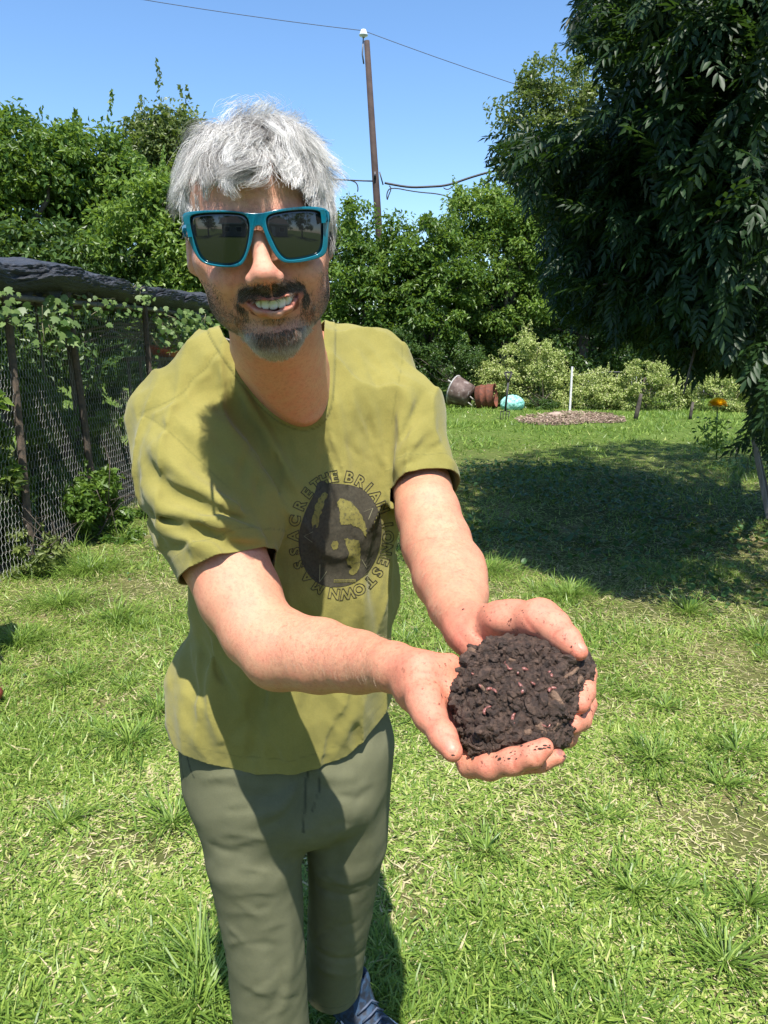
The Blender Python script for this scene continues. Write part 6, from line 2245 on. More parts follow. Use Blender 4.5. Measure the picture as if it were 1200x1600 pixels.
if 'lower' not in SKIP:
    V, Q = trs.mesh((-0.50, 0.85, 0.03), (0.15, 1.75, 0.98), 0.0037, 12, 1.9)
    V = relax(V, Q, 2, 0.5)
    T = tris(Q)
    wa = W(445, 1105, 1.22)
    # open ends: waist, and the two hems
    gw = V[:, 2] - wa[2]
    gr = plane(W(520, 1538, 1.55), [-0.08, 0.25, -1])(V)
    gr = np.where(V[:, 0] > W(472, 1500, 1.45)[0] - 0.01, gr, -1)
    gl = np.where(V[:, 0] <= W(472, 1500, 1.45)[0] - 0.01, 0.10 - V[:, 2], -1)
    V, T = clip_mesh(V, T, np.maximum.reduce([gw, gr, gl]))
    seam = seam_field(V, [[(283, 1172), (287, 1215), (296, 1280), (305, 1360), (322, 1450), (340, 1560), (350, 1600)],
                          [(291, 1172), (297, 1200), (303, 1215)], [(486, 1190), (479, 1215), (476, 1260), (474, 1300)], [(498, 1190), (500, 1230), (488, 1268)]], trs, 0.0026) * 0.8
    gr2 = plane(W(520, 1538, 1.55), [-0.08, 0.25, -1])(V)
    seam = np.maximum(seam, soft(1 - np.abs(gr2 + 0.022) / 0.002, 0, 1) * 0.5)
    me = np_mesh('trousers', V, T)
    set_attr(me, 'seam', seam)
    TR = link('trousers', me, PERSON, twill.m)
    sd = TR.modifiers.new('thick', 'SOLIDIFY')
    sd.thickness, sd.offset = 0.002, -1

    # ---- shoe: dark blue running shoe, toe towards the camera right
    def build_shoe(heel, ang, name='shoe'):
        """heel (x,y), ang = direction of the toe in the ground plane"""
        ca, sa = math.cos(ang), math.sin(ang)
        def S(x, y, z):       # x along the shoe, y across, z up
            return np.array([heel[0] + x * ca - y * sa, heel[1] + x * sa + y * ca, z])
        A = np.stack([[ca, sa, 0], [-sa, ca, 0], [0, 0, 1]])
        f = Field()
        f.econe(S(.05, 0, .055), S(.20, 0.0, .045), A[1], (.036, .036), (.046, .030), .02)
        f.ell(S(.055, 0, .075), A, (.055, .038, .045), .03)
        f.ell(S(.235, .004, .042), A, (.066, .052, .034), .03)
        f.cone(S(.06, 0, .09), S(.065, 0, .125), .040, .038, .02)
        f.cone(S(.06, 0, .10), S(.06, 0, .17), .030, .030, .002, '-')
        for i in range(5):
            x0 = .115 + i * .017
            f.fold([S(x0, -.022, .098 - i * .0065), S(x0 + .004, 0, .104 - i * .0075), S(x0, .022, .098 - i * .0065)], .003, .004, False)
        V, Q = f.mesh(S(.13, 0, .08) - .19, S(.13, 0, .08) + .19, .004)
        upper = NT('shoe_mesh')
        upper.P(Base__Color=upper.ramp(upper.noise(70, 2), [(0.42, (0.012, 0.018, 0.032)), (0.56, (0.02, 0.05, 0.10))]), Roughness=0.7)
        upper.bump(upper.noise(900, 2), 0.4, 0.001)
        o = link(name, np_mesh(name, V, Q), PERSON, upper.m)
        g_ = Field()
        g_.econe(S(.05, 0, .016), S(.23, .003, .014), A[1], (.043, .017), (.052, .015), .01)
        V, Q = g_.mesh(S(.13, 0, .03) - .19, S(.13, 0, .03) + .19, .004)
        rub = simple_mat('pale_rubber', (0.55, 0.56, 0.55), (0.42, 0.43, 0.43), 0.6, 30)
        link('sole', np_mesh('sole', V, Q), o, rub)
        mb = MB()
        wh = simple_mat('white_trim', (0.72, 0.73, 0.72), (0.6, 0.6, 0.6), 0.5, 40)
        for s in (-1, 1):
            pts = f.cast([S(x, s * .09, z) for x, z in ((.075, .060), (.10, .045), (.14, .050), (.19, .068))], [A[1] * -s] * 4, .2)
            mb.tube(list(pts), [.002, .006, .005, .0015], 6)
        mb.build('stripe', wh, o)
        mb = MB()
        for i in range(5):
            x0 = .115 + i * .017
            mb.tube([S(x0 - .004, -.026, .093 - i * .0062), S(x0 + .004, -.01, .108 - i * .0070), S(x0, .01, .108 - i * .0070), S(x0 + .004, .026, .093 - i * .0062)], .0022, 6)
        mb.build('laces', simple_mat('navy_lace', (.05, .07, .11), (.08, .10, .15), .8, 60), o)
    hx = W(535, 1530, 1.62)
    build_shoe((hx[0] - 0.02, hx[1] + 0.05), math.radians(-48))
    hx = W(425, 1640, 1.42)
    build_shoe((hx[0] - 0.01, hx[1] + 0.08), math.radians(-100))
# ---- teeth, part of the smile
def build_teeth():
    mb = MB()
    enamel = NT('tooth_enamel')
    enamel.P(Base__Color=(0.86, 0.78, 0.64), Roughness=0.25)
    enamel.b.inputs['Subsurface Weight'].default_value = 0.1
    ws = [6.2, 6.8, 7.2, 8.4, 8.4, 7.0, 6.6]
    xs, x = [], -19.0
    for w in ws:
        xs.append((x + w / 2, w))
        x += w + 0.15
    f = Field()
    for i, (cx, w) in enumerate(xs):
        t = (cx - 7) / 26
        yy = -7.5 - 9 * t * t
        zc = -68.6 + 4.0 * t * t
        ang = -0.5 * t
        c, s_ = math.cos(ang), math.sin(ang)
        A = np.stack([H_R * c + H_F * s_, -H_R * s_ + H_F * c, H_U])
        c0, A0, r0 = _a(L(cx, yy - 2, zc)), _a(A), _a(np.array([w / 2 + 0.2, 3.0, (6.4, 6.0)[i not in (3, 4)]]) * 0.001)
        f.op(lambda P, c0=c0, A0=A0, r0=r0: ((((np.abs((P - c0) @ A0.T) / r0) ** 4).sum(1)) ** 0.25 - 1) * r0[0], c0, 0.009, 0.0002, '+')
    V, Q = f.mesh(L(0, 0, -70) - 0.05, L(0, 0, -70) + 0.05, 0.0007, 12)
    return link('teeth', np_mesh('teeth', V, Q), PERSON, enamel.m)

# ---- strands
def hair_object(name, strands, radius, mat, parent, tip=0.25, tone=None, rvar=None):
    """strands: (n, k, 3) world points"""
    n, k, _ = strands.shape
    hc_ = bpy.data.hair_curves.new(name)
    hc_.add_curves([k] * n)
    hc_.points.foreach_set('position', strands.astype(F32).ravel())
    prof = np.linspace(1, tip, k) ** 0.6
    rr = np.repeat((radius * (rvar if rvar is not None else np.ones(n)))[:, None], k, 1) * prof[None]
    if 'radius' not in hc_.attributes:
        hc_.attributes.new('radius', 'FLOAT', 'POINT')
    hc_.attributes['radius'].data.foreach_set('value', rr.astype(F32).ravel())
    if tone is not None:
        at = hc_.attributes.new('v', 'FLOAT', 'POINT')
        at.data.foreach_set('value', np.clip(tone[:, None] + np.linspace(-.16, .12, k)[None], 0, 1).astype(F32).ravel())
    o = bpy.data.objects.new(name, hc_)
    COL.objects.link(o)
    hc_.materials.append(mat)
    o.parent = parent
    o.matrix_parent_inverse = Matrix.Translation(-Vector(parent.location))
    return o

def strand_mat(name, stops, rough=0.35, spec=0.5):
    m = NT(name)
    m.P(Base__Color=m.ramp(m.attr('v'), stops), Roughness=rough)
    m.b.inputs['Specular IOR Level'].default_value = spec
    return m.m

SK_C, SK_R = np.array([6.5, -92, 28.0]), np.array([71, 98, 78.0])

def skull_push(p, off):
    """keep head-local points outside the skull ellipsoid grown by off"""
    q = (p - SK_C) / (SK_R + off[..., None])
    r = np.sqrt((q ** 2).sum(-1, keepdims=True))
    out = r < 1
    return np.where(out, SK_C + q / np.maximum(r, 1e-6) * (SK_R + off[..., None]), p)

def build_hair():
    rng = np.random.default_rng(11)
    N = 44000
    # roots over the scalp
    d = rng.normal(size=(N * 4, 3))
    d /= np.linalg.norm(d, axis=1, keepdims=True)
    P = SK_C + d * SK_R * 0.985
    x, y, z = P.T
    line = 52 + 7 * np.cos((x - 14) / 20.0) - np.clip(np.abs(x) - 44, 0, 99) * 2.6      # front hair line
    front = (z > line) | (y < -84 - (z < -10) * 8)
    front |= (np.abs(x - 5) > 58) & (y < -66) & (z > -34)
    front &= ~((z < -36) & (y > -120)) & (z > -60)
    sel = np.nonzero(front)[0][:N]
    P = P[sel]
    N = len(P)
    # clumps
    nc = 800
    cen = P[rng.choice(N, nc, replace=False)]
    own = np.empty(N, int)
    for i in range(0, N, 4000):
        own[i:i + 4000] = np.argmin(((P[i:i + 4000, None] - cen[None]) ** 2).sum(-1), 1)
    cr = rng.normal(size=(nc, 6))
    crn = cr[own]
    whorl = np.array([8, -120, 108.0])
    K = 14
    nrm = (P - SK_C) / SK_R ** 2
    nrm /= np.linalg.norm(nrm, axis=1, keepdims=True)
    away = P - whorl
    away -= (away * nrm).sum(1, keepdims=True) * nrm
    away /= np.linalg.norm(away, axis=1, keepdims=True) + 1e-6
    # fringe parts to both sides, sides hang down
    side = np.stack([np.sign(P[:, 0] - 12 + 10 * crn[:, 0]) * 1.0, np.zeros(N), np.zeros(N)], 1)
    frontness = soft(P[:, 1], -95, -45)[:, None]
    bn = [sinnoise(40 + i_, 0.035) for i_ in range(3)]
    big = lambda Q_: np.stack([f_(Q_.astype(F32)) for f_ in bn], 1)
    comb = away + side * (0.42 * frontness) + rng.normal(size=(N, 3)) * 0.16 + crn[:, :3] * 0.20 + big(P) * 0.55
    comb[:, 2] -= 0.15
    sidey = soft(np.abs(P[:, 0]), 48, 68)[:, None]
    comb = comb * (1 - 0.6 * sidey) + np.stack([-.35 * np.sign(P[:, 0]), .12 + 0 * P[:, 0], -.9 + 0 * P[:, 0]], 1) * sidey
    comb -= (comb * nrm).sum(1, keepdims=True) * nrm
    comb /= np.linalg.norm(comb, axis=1, keepdims=True)
    top = soft(P[:, 2], 40, 85)
    Ln = lerp(34, 66, top) * (0.8 + 0.28 * rng.random(N)) * (1 + 0.12 * crn[:, 3])
    Ln *= 1 + 0.30 * soft(P[:, 0], 50, 66) * soft(-P[:, 2], -60, 0)
    Ln *= 1 - 0.10 * soft(-P[:, 2], -20, 25)
    fr = soft(P[:, 2], 40, 52) * soft(P[:, 1], -62, -42)
    Ln = Ln * (1 - 0.35 * fr) * (1 + fr * (.34 * np.sin(P[:, 0] / 9.0 + 1.2) + .22 * crn[:, 3]))
    lock = fr * np.sin(P[:, 0] / 7.0)
    lift = lerp(0.30, 0.40, top) * (1 + 0.22 * crn[:, 4]) + rng.normal(size=N) * 0.06
    pts = np.zeros((N, K, 3))
    pts[:, 0] = P
    cur = P.copy()
    step = (Ln / (K - 1))[:, None]
    off = (2 + 8 * rng.random(N) + 2.5 * np.clip(crn[:, 5], -1, 2)) * (1 - 0.75 * soft(-P[:, 2], -45, 5) * (P[:, 0] < 0) + .5 * soft(-P[:, 2], -40, 0) * (P[:, 0] > 0))
    sw = rng.normal(size=(N, 3)) * 0.16
    b2 = big(P * 1.7 + 50)
    curl_ax = np.cross(nrm, comb)
    ph = big(P * .9 + 20)[:, 0] * 3.2 + crn[:, 1] * .5
    for i in range(1, K):
        t = i / (K - 1)
        g = np.array([0, 0.05, -1.0]) * (0.10 + 0.75 * t ** 1.5)
        wv = np.sin(t * 5.0 + ph)[:, None] * curl_ax * 0.62 * (.4 + t) + np.cos(t * 4.2 + ph * 1.3)[:, None] * nrm * 0.22 + sw * math.sin(t * 5) + b2 * 0.65 * t + curl_ax * (lock * .9 * t)[:, None]
        dr = nrm * (lift[:, None] * (1 - t) ** 1.6) + comb * (0.55 + 0.5 * t) + g * 0.85 + wv
        dr += rng.normal(size=(N, 3)) * 0.05
        dr /= np.linalg.norm(dr, axis=1, keepdims=True)
        cur = cur + dr * step
        cur = skull_push(cur, off * min(1, t * 1.6))
        # pull towards the clump
        pts[:, i] = cur
    low = (pts[:, -1, 1] > -30) & (pts[:, -1, 2] < 22)
    pts[low] = pts[low][:, :1] + (pts[low] - pts[low][:, :1]) * .72
    # gather strands of a clump towards their mean path
    mean = np.zeros((nc, K, 3))
    cnt = np.bincount(own, minlength=nc)[:, None]
    for k in range(K):
        for a in range(3):
            mean[:, k, a] = np.bincount(own, pts[:, k, a], nc)
    mean /= np.maximum(cnt, 1)[:, None]
    w = (np.linspace(0, 1, K) ** 1.1 * 0.50)[None, :, None]
    pts = pts * (1 - w) + mean[own] * w
    # stray hairs
    stray = rng.random(N) < 0.010
    pts[stray] += (nrm[stray][:, None] * np.linspace(0, 1, K)[None, :, None] ** 1.3 * rng.uniform(3, 15, (stray.sum(), 1, 1)))
    Wp = O_H + (pts @ HM) * 0.001
    tone = np.clip(0.66 + 0.21 * crn[:, 2] + rng.normal(size=N) * 0.24 - 0.34 * soft(-P[:, 2], -45, 5) * (0.5 + 0.5 * (P[:, 0] > 0)), 0, 1)
    mat = strand_mat('silver_hair', [(0.0, (0.05, 0.042, 0.035)), (0.35, (0.25, 0.235, 0.215)), (0.7, (0.58, 0.555, 0.52)), (1.0, (0.82, 0.80, 0.765))], 0.33, 0.6)
    Wp[:, 6:] += np.cumsum(rng.normal(size=Wp[:, 6:].shape) * 0.00016, 1)
    return hair_object('hair', Wp, 0.00014, mat, PERSON, 0.25, tone, 0.6 + 0.7 * rng.random(N))

def build_beard():
    rng = np.random.default_rng(5)
    N = 130000
    x, z = rng.uniform(-70, 76, N), rng.uniform(-130, -34, N)
    th = np.clip((x - 4) / 66, -1, 1) * 1.25
    ph_ = np.clip((-z - 92) / 34, 0, 1) * 0.85
    dirs = np.stack([np.sin(th), np.cos(th) * np.cos(ph_), -np.sin(ph_)], 1)
    org = np.stack([x * 0.62 + 1.5, -60 + 0 * x, z * 0.86 - 6], 1)
    # start where the ray leaves a rough head shape, to save steps
    o = O_H + ((org + dirs * 100) @ HM) * 0.001
    keep0 = rng.random(N) < 0.5
    o, dirs = o[keep0], dirs[keep0]
    dd = -(dirs @ HM)
    hit, nrm_, okh = np.zeros_like(o), np.zeros_like(o), np.zeros(len(o), bool)
    for i_ in range(len(o)):
        h_, n_, _, _ = BODY_BVH.ray_cast(Vector(o[i_]), Vector(dd[i_]), .14)
        if h_ is not None:
            hit[i_], nrm_[i_], okh[i_] = h_, n_, True
    o, hit, nrm_ = o[okh], hit[okh], nrm_[okh]
    hl = toL(hit)
    x, y, z = hl.T
    ax = np.abs(x - 6)
    g = lambda v, s_: np.exp(-(v / s_) ** 2)
    dup, dlo = pdist(up_l, hl), pdist(lo_l, hl)
    zm = -56.0 - 0.0034 * ax ** 2                       # moustache line droops to the corners
    must = np.clip(2.6 * g(z - zm, 6.8) * (1 - soft(ax, 30, 37)), 0, 1) * (1 - 0.35 * g(x - 3, 2.5) * (z > -56))
    corner = g(ax - 34, 5) * soft(-z, 57, 63) * (1 - soft(-z, 66, 84)) * 0.75
    soul = g(ax, 17) * soft(-z, 82, 85) * 1.0 * (1 - soft(-z, 92, 97))
    chin = (1 - soft(ax, 27, 40)) * soft(-z, 90, 97)
    gconn = g(ax - 31, 6) * soft(-z, 66, 74) * .55
    jaw = soft(-z + ax * 0.75, 100, 112) * soft(-z, 44, 60) * 0.65
    side = soft(ax, 47, 56) * soft(-z, 34, 60) * 0.35
    cheekf = soft(-z + ax * 0.4, 76, 95) * 0.18 * (ax > 36)
    dens = np.maximum.reduce([must, corner, soul, chin, gconn, jaw, side, cheekf])
    ok = (rng.random(len(x)) < dens) & (y > -112) & (z < -30) & (dup > np.where(must > .3, 2.9, 4.2)) & (dlo > 5.4)
    ok &= ~((z > -81.5) & (z < -66) & (ax < 27))
    hit, x, z, ax, must, corner, soul = (q[ok] for q in (hit, x, z, ax, must, corner, soul))
    n = nrm_[ok]
    M = len(hit)
    is_m = (must > 0.2) & (z > -68) | (corner > 0.3)
    ln = np.where(is_m, 6.0, np.where((z < -96) & (ax < 36), 7.0, 3.0)) * (0.7 + 0.6 * rng.random(M))
    ln = np.where((ax > 44), 1.8 + rng.random(M), ln)
    down = -H_U[None] * np.ones((M, 1)) + H_R[None] * (np.sign(x - 6) * np.where(is_m & (ax < 30), 0.9, 0.15) + rng.normal(size=M) * 0.3)[:, None]
    down -= (down * n).sum(1, keepdims=True) * n * 0.8
    down /= np.linalg.norm(down, axis=1, keepdims=True)
    K = 5
    pts = np.zeros((M, K, 3))
    for i in range(K):
        t = i / (K - 1)
        pts[:, i] = hit - n * 0.0006 + (n * (0.5 * t * (1 - 0.45 * t)) + down * (0.78 * t ** 1.2)) * (ln * 0.001)[:, None] + rng.normal(size=(M, 3)) * 0.0002 * t
    rim = np.clip(soft(ax, 16, 32) * soft(-z, 88, 100) + soft(-z, 106, 116) * 0.8, 0, 1)
    tone = np.where(is_m, 0.24, 0.32) + 0.46 * rim * (~is_m) + rng.normal(size=M) * 0.15
    tone = np.where(ax > 42, 0.28 + 0.2 * soft(-z, 60, 90) + rng.normal(size=M) * 0.15, tone)
    mat = strand_mat('beard_hair', [(0.0, (0.040, 0.028, 0.020)), (0.35, (0.12, 0.088, 0.064)), (0.8, (0.50, 0.45, 0.39)), (1.0, (0.70, 0.66, 0.60))], 0.7, 0.15)
    return hair_object('beard', pts, 0.00012, mat, PERSON, 0.35, np.clip(tone, 0, 1), 0.7 + 0.6 * rng.random(M))

def pdist2(pts, P2):
    b = np.full(len(P2), 1e9)
    for a_, b_ in zip(pts[:-1], pts[1:]):
        a_, b_ = np.array([a_[0], a_[2]], float), np.array([b_[0], b_[2]], float)
        ab = b_ - a_
        t = np.clip(((P2 - a_) @ ab) / (ab @ ab), 0, 1)
        b = np.minimum(b, np.sqrt(((P2 - a_ - t[:, None] * ab) ** 2).sum(1)))
    return b

# ---- sunglasses
def build_glasses():
    root = empty('sunglasses', O_H, 'glossy teal square sunglasses with dark lenses on the smiling man\'s face', 'sunglasses')
    zs = 3.479
    def loc(pts):
        out = []
        for a, b in pts:
            dx, dz = (240 + a / zs - 402) * .635, -(130 + b / zs - 365) * .635
            out.append((dx * math.cos(_roll) + dz * math.sin(_roll), -dx * math.sin(_roll) + dz * math.cos(_roll)))
        return out
    outer = loc([(166, 735), (172, 712), (200, 702), (290, 693), (400, 690), (480, 696), (545, 704), (600, 698), (660, 682), (750, 667), (840, 659), (915, 661), (948, 673), (958, 700), (952, 760), (945, 880), (925, 912), (880, 930), (800, 948), (720, 953), (690, 946), (660, 925), (620, 860), (598, 800), (588, 770), (568, 762), (548, 770), (540, 800), (532, 840), (510, 900), (485, 952), (460, 972), (420, 981), (330, 978), (270, 966), (235, 938), (205, 880), (185, 810)])
    lensL = loc([(212, 745), (222, 722), (300, 711), (420, 707), (480, 711), (508, 730), (516, 770), (510, 820), (493, 890), (468, 938), (435, 957), (380, 965), (290, 955), (255, 930), (235, 880), (220, 810)])
    lensR = loc([(614, 745), (622, 717), (660, 702), (760, 686), (850, 680), (900, 688), (914, 720), (915, 800), (908, 875), (880, 902), (800, 923), (730, 931), (700, 922), (670, 888), (642, 830), (622, 785)])
    teal = NT('teal_plastic')
    teal.P(Base__Color=(0.003, 0.125, 0.185), Roughness=0.12)
    teal.b.inputs['Coat Weight'].default_value = 0.4
    glass = NT('dark_lens')
    glass.P(Base__Color=(0.012, 0.013, 0.014), Roughness=0.03)
    glass.b.inputs['Specular IOR Level'].default_value = .6
    glass.b.inputs['Coat Weight'].default_value = 0.35
    glass.b.inputs['Coat Roughness'].default_value = 0.02
    glass.b.inputs['Coat IOR'].default_value = 1.6
    def wrap(x, y, z):
        """base curve of the front"""
        return L(x + .3, 7 + y - (x * x) * 0.0030 - ((z + 5) ** 2) * 0.0012, z - 2.6)
    def grow(p, f=1.045):
        c = np.mean(p, 0)
        return [tuple(c + (np.array(q) - c) * f) for q in p]
    def smooth_poly(p, it=2):
        for _ in range(it):
            q = []
            for i in range(len(p)):
                a, b = p[i], p[(i + 1) % len(p)]
                q += [(a[0] * .75 + b[0] * .25, a[1] * .75 + b[1] * .25), (a[0] * .25 + b[0] * .75, a[1] * .25 + b[1] * .75)]
            p = q
        return p
    def flat(polys, ext, bev):
        cu = bpy.data.curves.new('tmp', 'CURVE')
        cu.dimensions = '2D'
        cu.fill_mode = 'BOTH'
        cu.extrude, cu.bevel_depth, cu.bevel_resolution = ext, bev, 2
        cu.offset = -bev * 1.0
        for p in polys:
            sp = cu.splines.new('POLY')
            sp.points.add(len(p) - 1)
            for i, (a, b) in enumerate(p):
                sp.points[i].co = (a, b, 0, 1)
            sp.use_cyclic_u = True
        ob = bpy.data.objects.new('tmp', cu)
        COL.objects.link(ob)
        me = bpy.data.meshes.new_from_object(ob.evaluated_get(bpy.context.evaluated_depsgraph_get()))
        bpy.data.objects.remove(ob)
        bpy.data.curves.remove(cu)
        return me
    me = flat([smooth_poly(outer), smooth_poly(grow(lensL)), smooth_poly(grow(lensR))], 1.3, 0.8)
    bm = bmesh.new()
    bm.from_mesh(me)
    bmesh.ops.subdivide_edges(bm, edges=[e for e in bm.edges if e.calc_length() > 6], cuts=2)
    bmesh.ops.triangulate(bm, faces=bm.faces)
    bmesh.ops.remove_doubles(bm, verts=bm.verts, dist=0.01)
    for v in bm.verts:
        v.co = Vector(wrap(v.co.x, v.co.z, v.co.y))
    bmesh.ops.recalc_face_normals(bm, faces=bm.faces)
    bm.to_mesh(me)
    bm.free()
    me.name = 'frame'
    me.polygons.foreach_set('use_smooth', np.ones(len(me.polygons), bool))
    fr = link('frame', me, root, teal.m)
    es = fr.modifiers.new('split', 'EDGE_SPLIT')
    es.split_angle = math.radians(38)
    for lp in (lensL, lensR):
        p = smooth_poly(grow(lp))
        c = np.mean(p, 0)
        V, T = [], []
        rings = 7
        n = len(p)
        for r in range(1, rings + 1):
            for a in p:
                q = c + (np.array(a) - c) * (r / rings) * (1.025)
                V.append(q)
        V.append(c)
        pos = [wrap(q[0], -0.4 + 1.6 * (1 - min(1, (np.hypot(*((q - c) / [30, 24]))) ** 2)), q[1]) for q in V]
        for r in range(rings - 1):
            for k in range(n):
                k2 = (k + 1) % n
                T += [(r * n + k, r * n + k2, (r + 1) * n + k2), (r * n + k, (r + 1) * n + k2, (r + 1) * n + k)]
        T += [(len(V) - 1, (k + 1) % n, k) for k in range(n)]
        me = np_mesh('lens', np.array(pos), np.array(T))
        o = link('lens', me, root, glass.m)
        sd = o.modifiers.new('thick', 'SOLIDIFY')
        sd.thickness = 0.0012
    for s in (-1, 1):
        mb = MB()
        xs = 73 if s > 0 else 71
        zz = 9 if s < 0 else 10
        prof = [(xs - 6, 0, zz, 5.5), (xs - 2, -7, zz, 5.5), (xs + 0.5, -14, zz - 1, 5), (xs + 3, -50, zz - 3, 4.5), (xs + 4, -88, zz - 6, 3.5), (xs + 3, -112, zz - 18, 3.5)]
        ring = []
        V = []
        for px_, py_, pz_, hh in prof:
            for du, dz in ((-1.5, -hh), (1.5, -hh), (1.8, 0), (1.5, hh), (-1.5, hh)):
                V.append(L(s * (px_ + du), py_, pz_ + dz))
        Fs = []
        for i in range(len(prof) - 1):
            for k in range(5):
                Fs.append((i * 5 + k, i * 5 + (k + 1) % 5, (i + 1) * 5 + (k + 1) % 5, (i + 1) * 5 + k))
        Fs += [tuple(range(5)), tuple(range(len(V) - 5, len(V)))]
        mb.add(V, Fs)
        mb.build('temple_arm', teal.m, root, bevel=0.0006)

if 'head' not in SKIP:
    build_teeth()
    build_hair()
    build_beard()
    hair_object('arm_hair', arm_hair(), 0.00005, strand_mat('arm_hair', [(0, (.30, .20, .12)), (1, (.45, .33, .22))]), PERSON, .4, RNG.random(len(arm_hair())))
    build_glasses()
# ================================================================== WHAT HE HOLDS: dark compost, worms, bits of wood
if 'soil' not in SKIP:
    rng = np.random.default_rng(3)
    OUT = chaikin([(708, 1020), (728, 1007), (760, 1008), (790, 1000), (815, 1008), (850, 1006), (885, 1016), (912, 1040), (917, 1056), (905, 1075), (888, 1092), (886, 1115), (872, 1135), (866, 1156), (838, 1168), (800, 1176), (765, 1182), (737, 1192), (726, 1165), (712, 1130), (703, 1105), (706, 1060)])
    def sdepth(px, py):
        """depth of the heap's surface at a pixel"""
        x, y = (px - 810) / 105.0, (py - 1092) / 95.0
        return 0.702 - 0.040 * y * 0.9 - 0.033 * np.clip(1 - (x * x + y * y) * 0.8, 0, 1) ** 0.7 - 0.010 * x
    heap = Field()
    for (a, b, r) in ((760, 1050, 40), (790, 1048, 44), (840, 1045, 44), (875, 1050, 38), (758, 1090, 40), (790, 1095, 48), (840, 1090, 46), (862, 1085, 30), (756, 1130, 34), (785, 1135, 38), (830, 1128, 36), (756, 1160, 22), (780, 1155, 26), (820, 1148, 26), (845, 1140, 24), (895, 1050, 20)):
        d = sdepth(a, b)
        rr = R(r, d)
        q = W(a, b, d)
        vd = q - np.array([0, 0, CAMH])
        vd /= np.linalg.norm(vd)
        heap.ell(q + vd * rr * .75, np.eye(3), (rr, rr, rr), 0.02)
    _h0 = sinnoise(50, 75, 12)
    _h1, _h2, _h3 = sinnoise(51, 220, 14), sinnoise(52, 600, 14), sinnoise(53, 1300, 14)
    heap.disp(lambda P: 0.0020 * _h1(P) - 0.0022 * np.abs(_h2(P)) - 0.0014 * np.abs(_h3(P)) + 0.0030 * _h0(P))
    V, Q = heap.mesh(W(810, 1090, .71) - .12, W(810, 1090, .71) + .12, .0014)
    soil = NT('dark_compost')
    _c = soil.ramp(soil.noise(160, 6, 0.7), [(0.28, (0.012, 0.0068, 0.0045)), (0.50, (0.046, 0.026, 0.017)), (0.72, (0.13, 0.078, 0.052))])
    soil.P(Base__Color=_c, Roughness=soil.ramp(soil.noise(300, 3), [(0.3, (.34,) * 3), (0.7, (.8,) * 3)]))
    soil.b.inputs['Specular IOR Level'].default_value = 0.5
    soil.bump(soil.noise(1200, 5, 0.7), 0.8, 0.002)
    ROOT = empty('compost_heap', W(810, 1100, .72), 'heap of dark crumbly worm compost held in both cupped hands', 'compost')
    link('heap', np_mesh('heap', V, Q), ROOT, soil.m)
    # crumbs of every size over the heap
    ico = []
    for s in range(10):
        bm = bmesh.new()
        bmesh.ops.create_icosphere(bm, subdivisions=2 if s < 4 else 1, radius=1)
        v = np.array([x.co[:] for x in bm.verts], F32)
        fn = sinnoise(70 + s, 1.6, 8)
        fn2 = sinnoise(170 + s, 4.5, 8)
        v *= (1 + 0.30 * fn(v) + 0.26 * fn2(v))[:, None] * rng.uniform(.55, 1.4, 3)
        ico.append((v, np.array([[x.index for x in f.verts] for f in bm.faces])))
        bm.free()
    AV, AT, off = [], [], 0
    pts = np.stack([rng.uniform(698, 924, 12500), rng.uniform(995, 1198, 12500)], 1)
    sd = poly_sd(pts[:, 0], pts[:, 1], OUT)
    pts = pts[sd > 1.0]
    sd = sd[sd > 1.0]
    HB = BVHTree.FromPolygons([Vector(v) for v in V], [tuple(int(i) for i in t) for t in Q])
    eye = Vector((0, 0, CAMH))
    def heap_pix(px):
        out = []
        for a, b in px:
            d = (Vector(W(a, b, 1.0)) - eye).normalized()
            h_ = HB.ray_cast(eye, d, 2.0)[0]
            out.append((np.nan,) * 3 if h_ is None else tuple(h_))
        return np.array(out)
    hit = heap_pix(pts)
    okk = ~np.isnan(hit[:, 0])
    hit, sd = hit[okk], sd[okk]
    sz = 0.0007 + 0.0034 * rng.random(len(hit)) ** 4.5
    big = rng.random(len(hit)) < 0.016
    sz[big] = rng.uniform(.0035, .0070, big.sum())
    sz = np.minimum(sz, R(1, .68) * (sd + 4) * .8)
    for p, r_ in zip(hit, sz):
        k = rng.integers(0, 4) if r_ > .0024 else rng.integers(4, 10)
        v, t = ico[k]
        A_, _ = np.linalg.qr(rng.normal(size=(3, 3)))
        AV.append(v @ A_.T * r_ + p)
        AT.append(t + off)
        off += len(v)
    o = link('crumbs', np_mesh('crumbs', np.concatenate(AV), np.concatenate(AT), False), ROOT, soil.m)
    o['kind'] = 'stuff'
    # wood chips
    wood = simple_mat('rotten_wood', (0.10, 0.06, 0.038), (0.20, 0.12, 0.075), 0.8, 200, 0.6, 500)
    def above(px, py, h=0.002):
        q = heap_pix([(px, py)])[0]
        v = np.array([0, 0, CAMH]) - q
        return q + v / np.linalg.norm(v) * h
    chips = [((862, 1080), (880, 1112), .0042), ((838, 1128), (853, 1150), .0040), ((890, 1080), (910, 1058), .0034), ((880, 1060), (905, 1042), .0022), ((750, 1070), (762, 1084), .0018), ((795, 1030), (806, 1034), .0022), ((862, 1142), (872, 1128), .0020), ((818, 1148), (830, 1142), .003), ((733, 1016), (742, 1022), .004), ((838, 1060), (850, 1072), .0018)]
    for i, (a, b, r_) in enumerate(chips):
        p, q = above(*a), above(*b)
        m = p * .5 + q * .5 + rng.normal(size=3) * .0008
        mb = MB()
        mb.tube([p, p * .7 + m * .3, m, q * .75 + m * .25, q], [r_ * .45, r_ * .9, r_, r_ * .85, r_ * .3], 7)
        ob = mb.build('wood_chip', wood, ROOT)
        for v in ob.data.vertices:
            v.co += Vector(rng.normal(size=3) * r_ * .10)
    worm = NT('worm_skin')
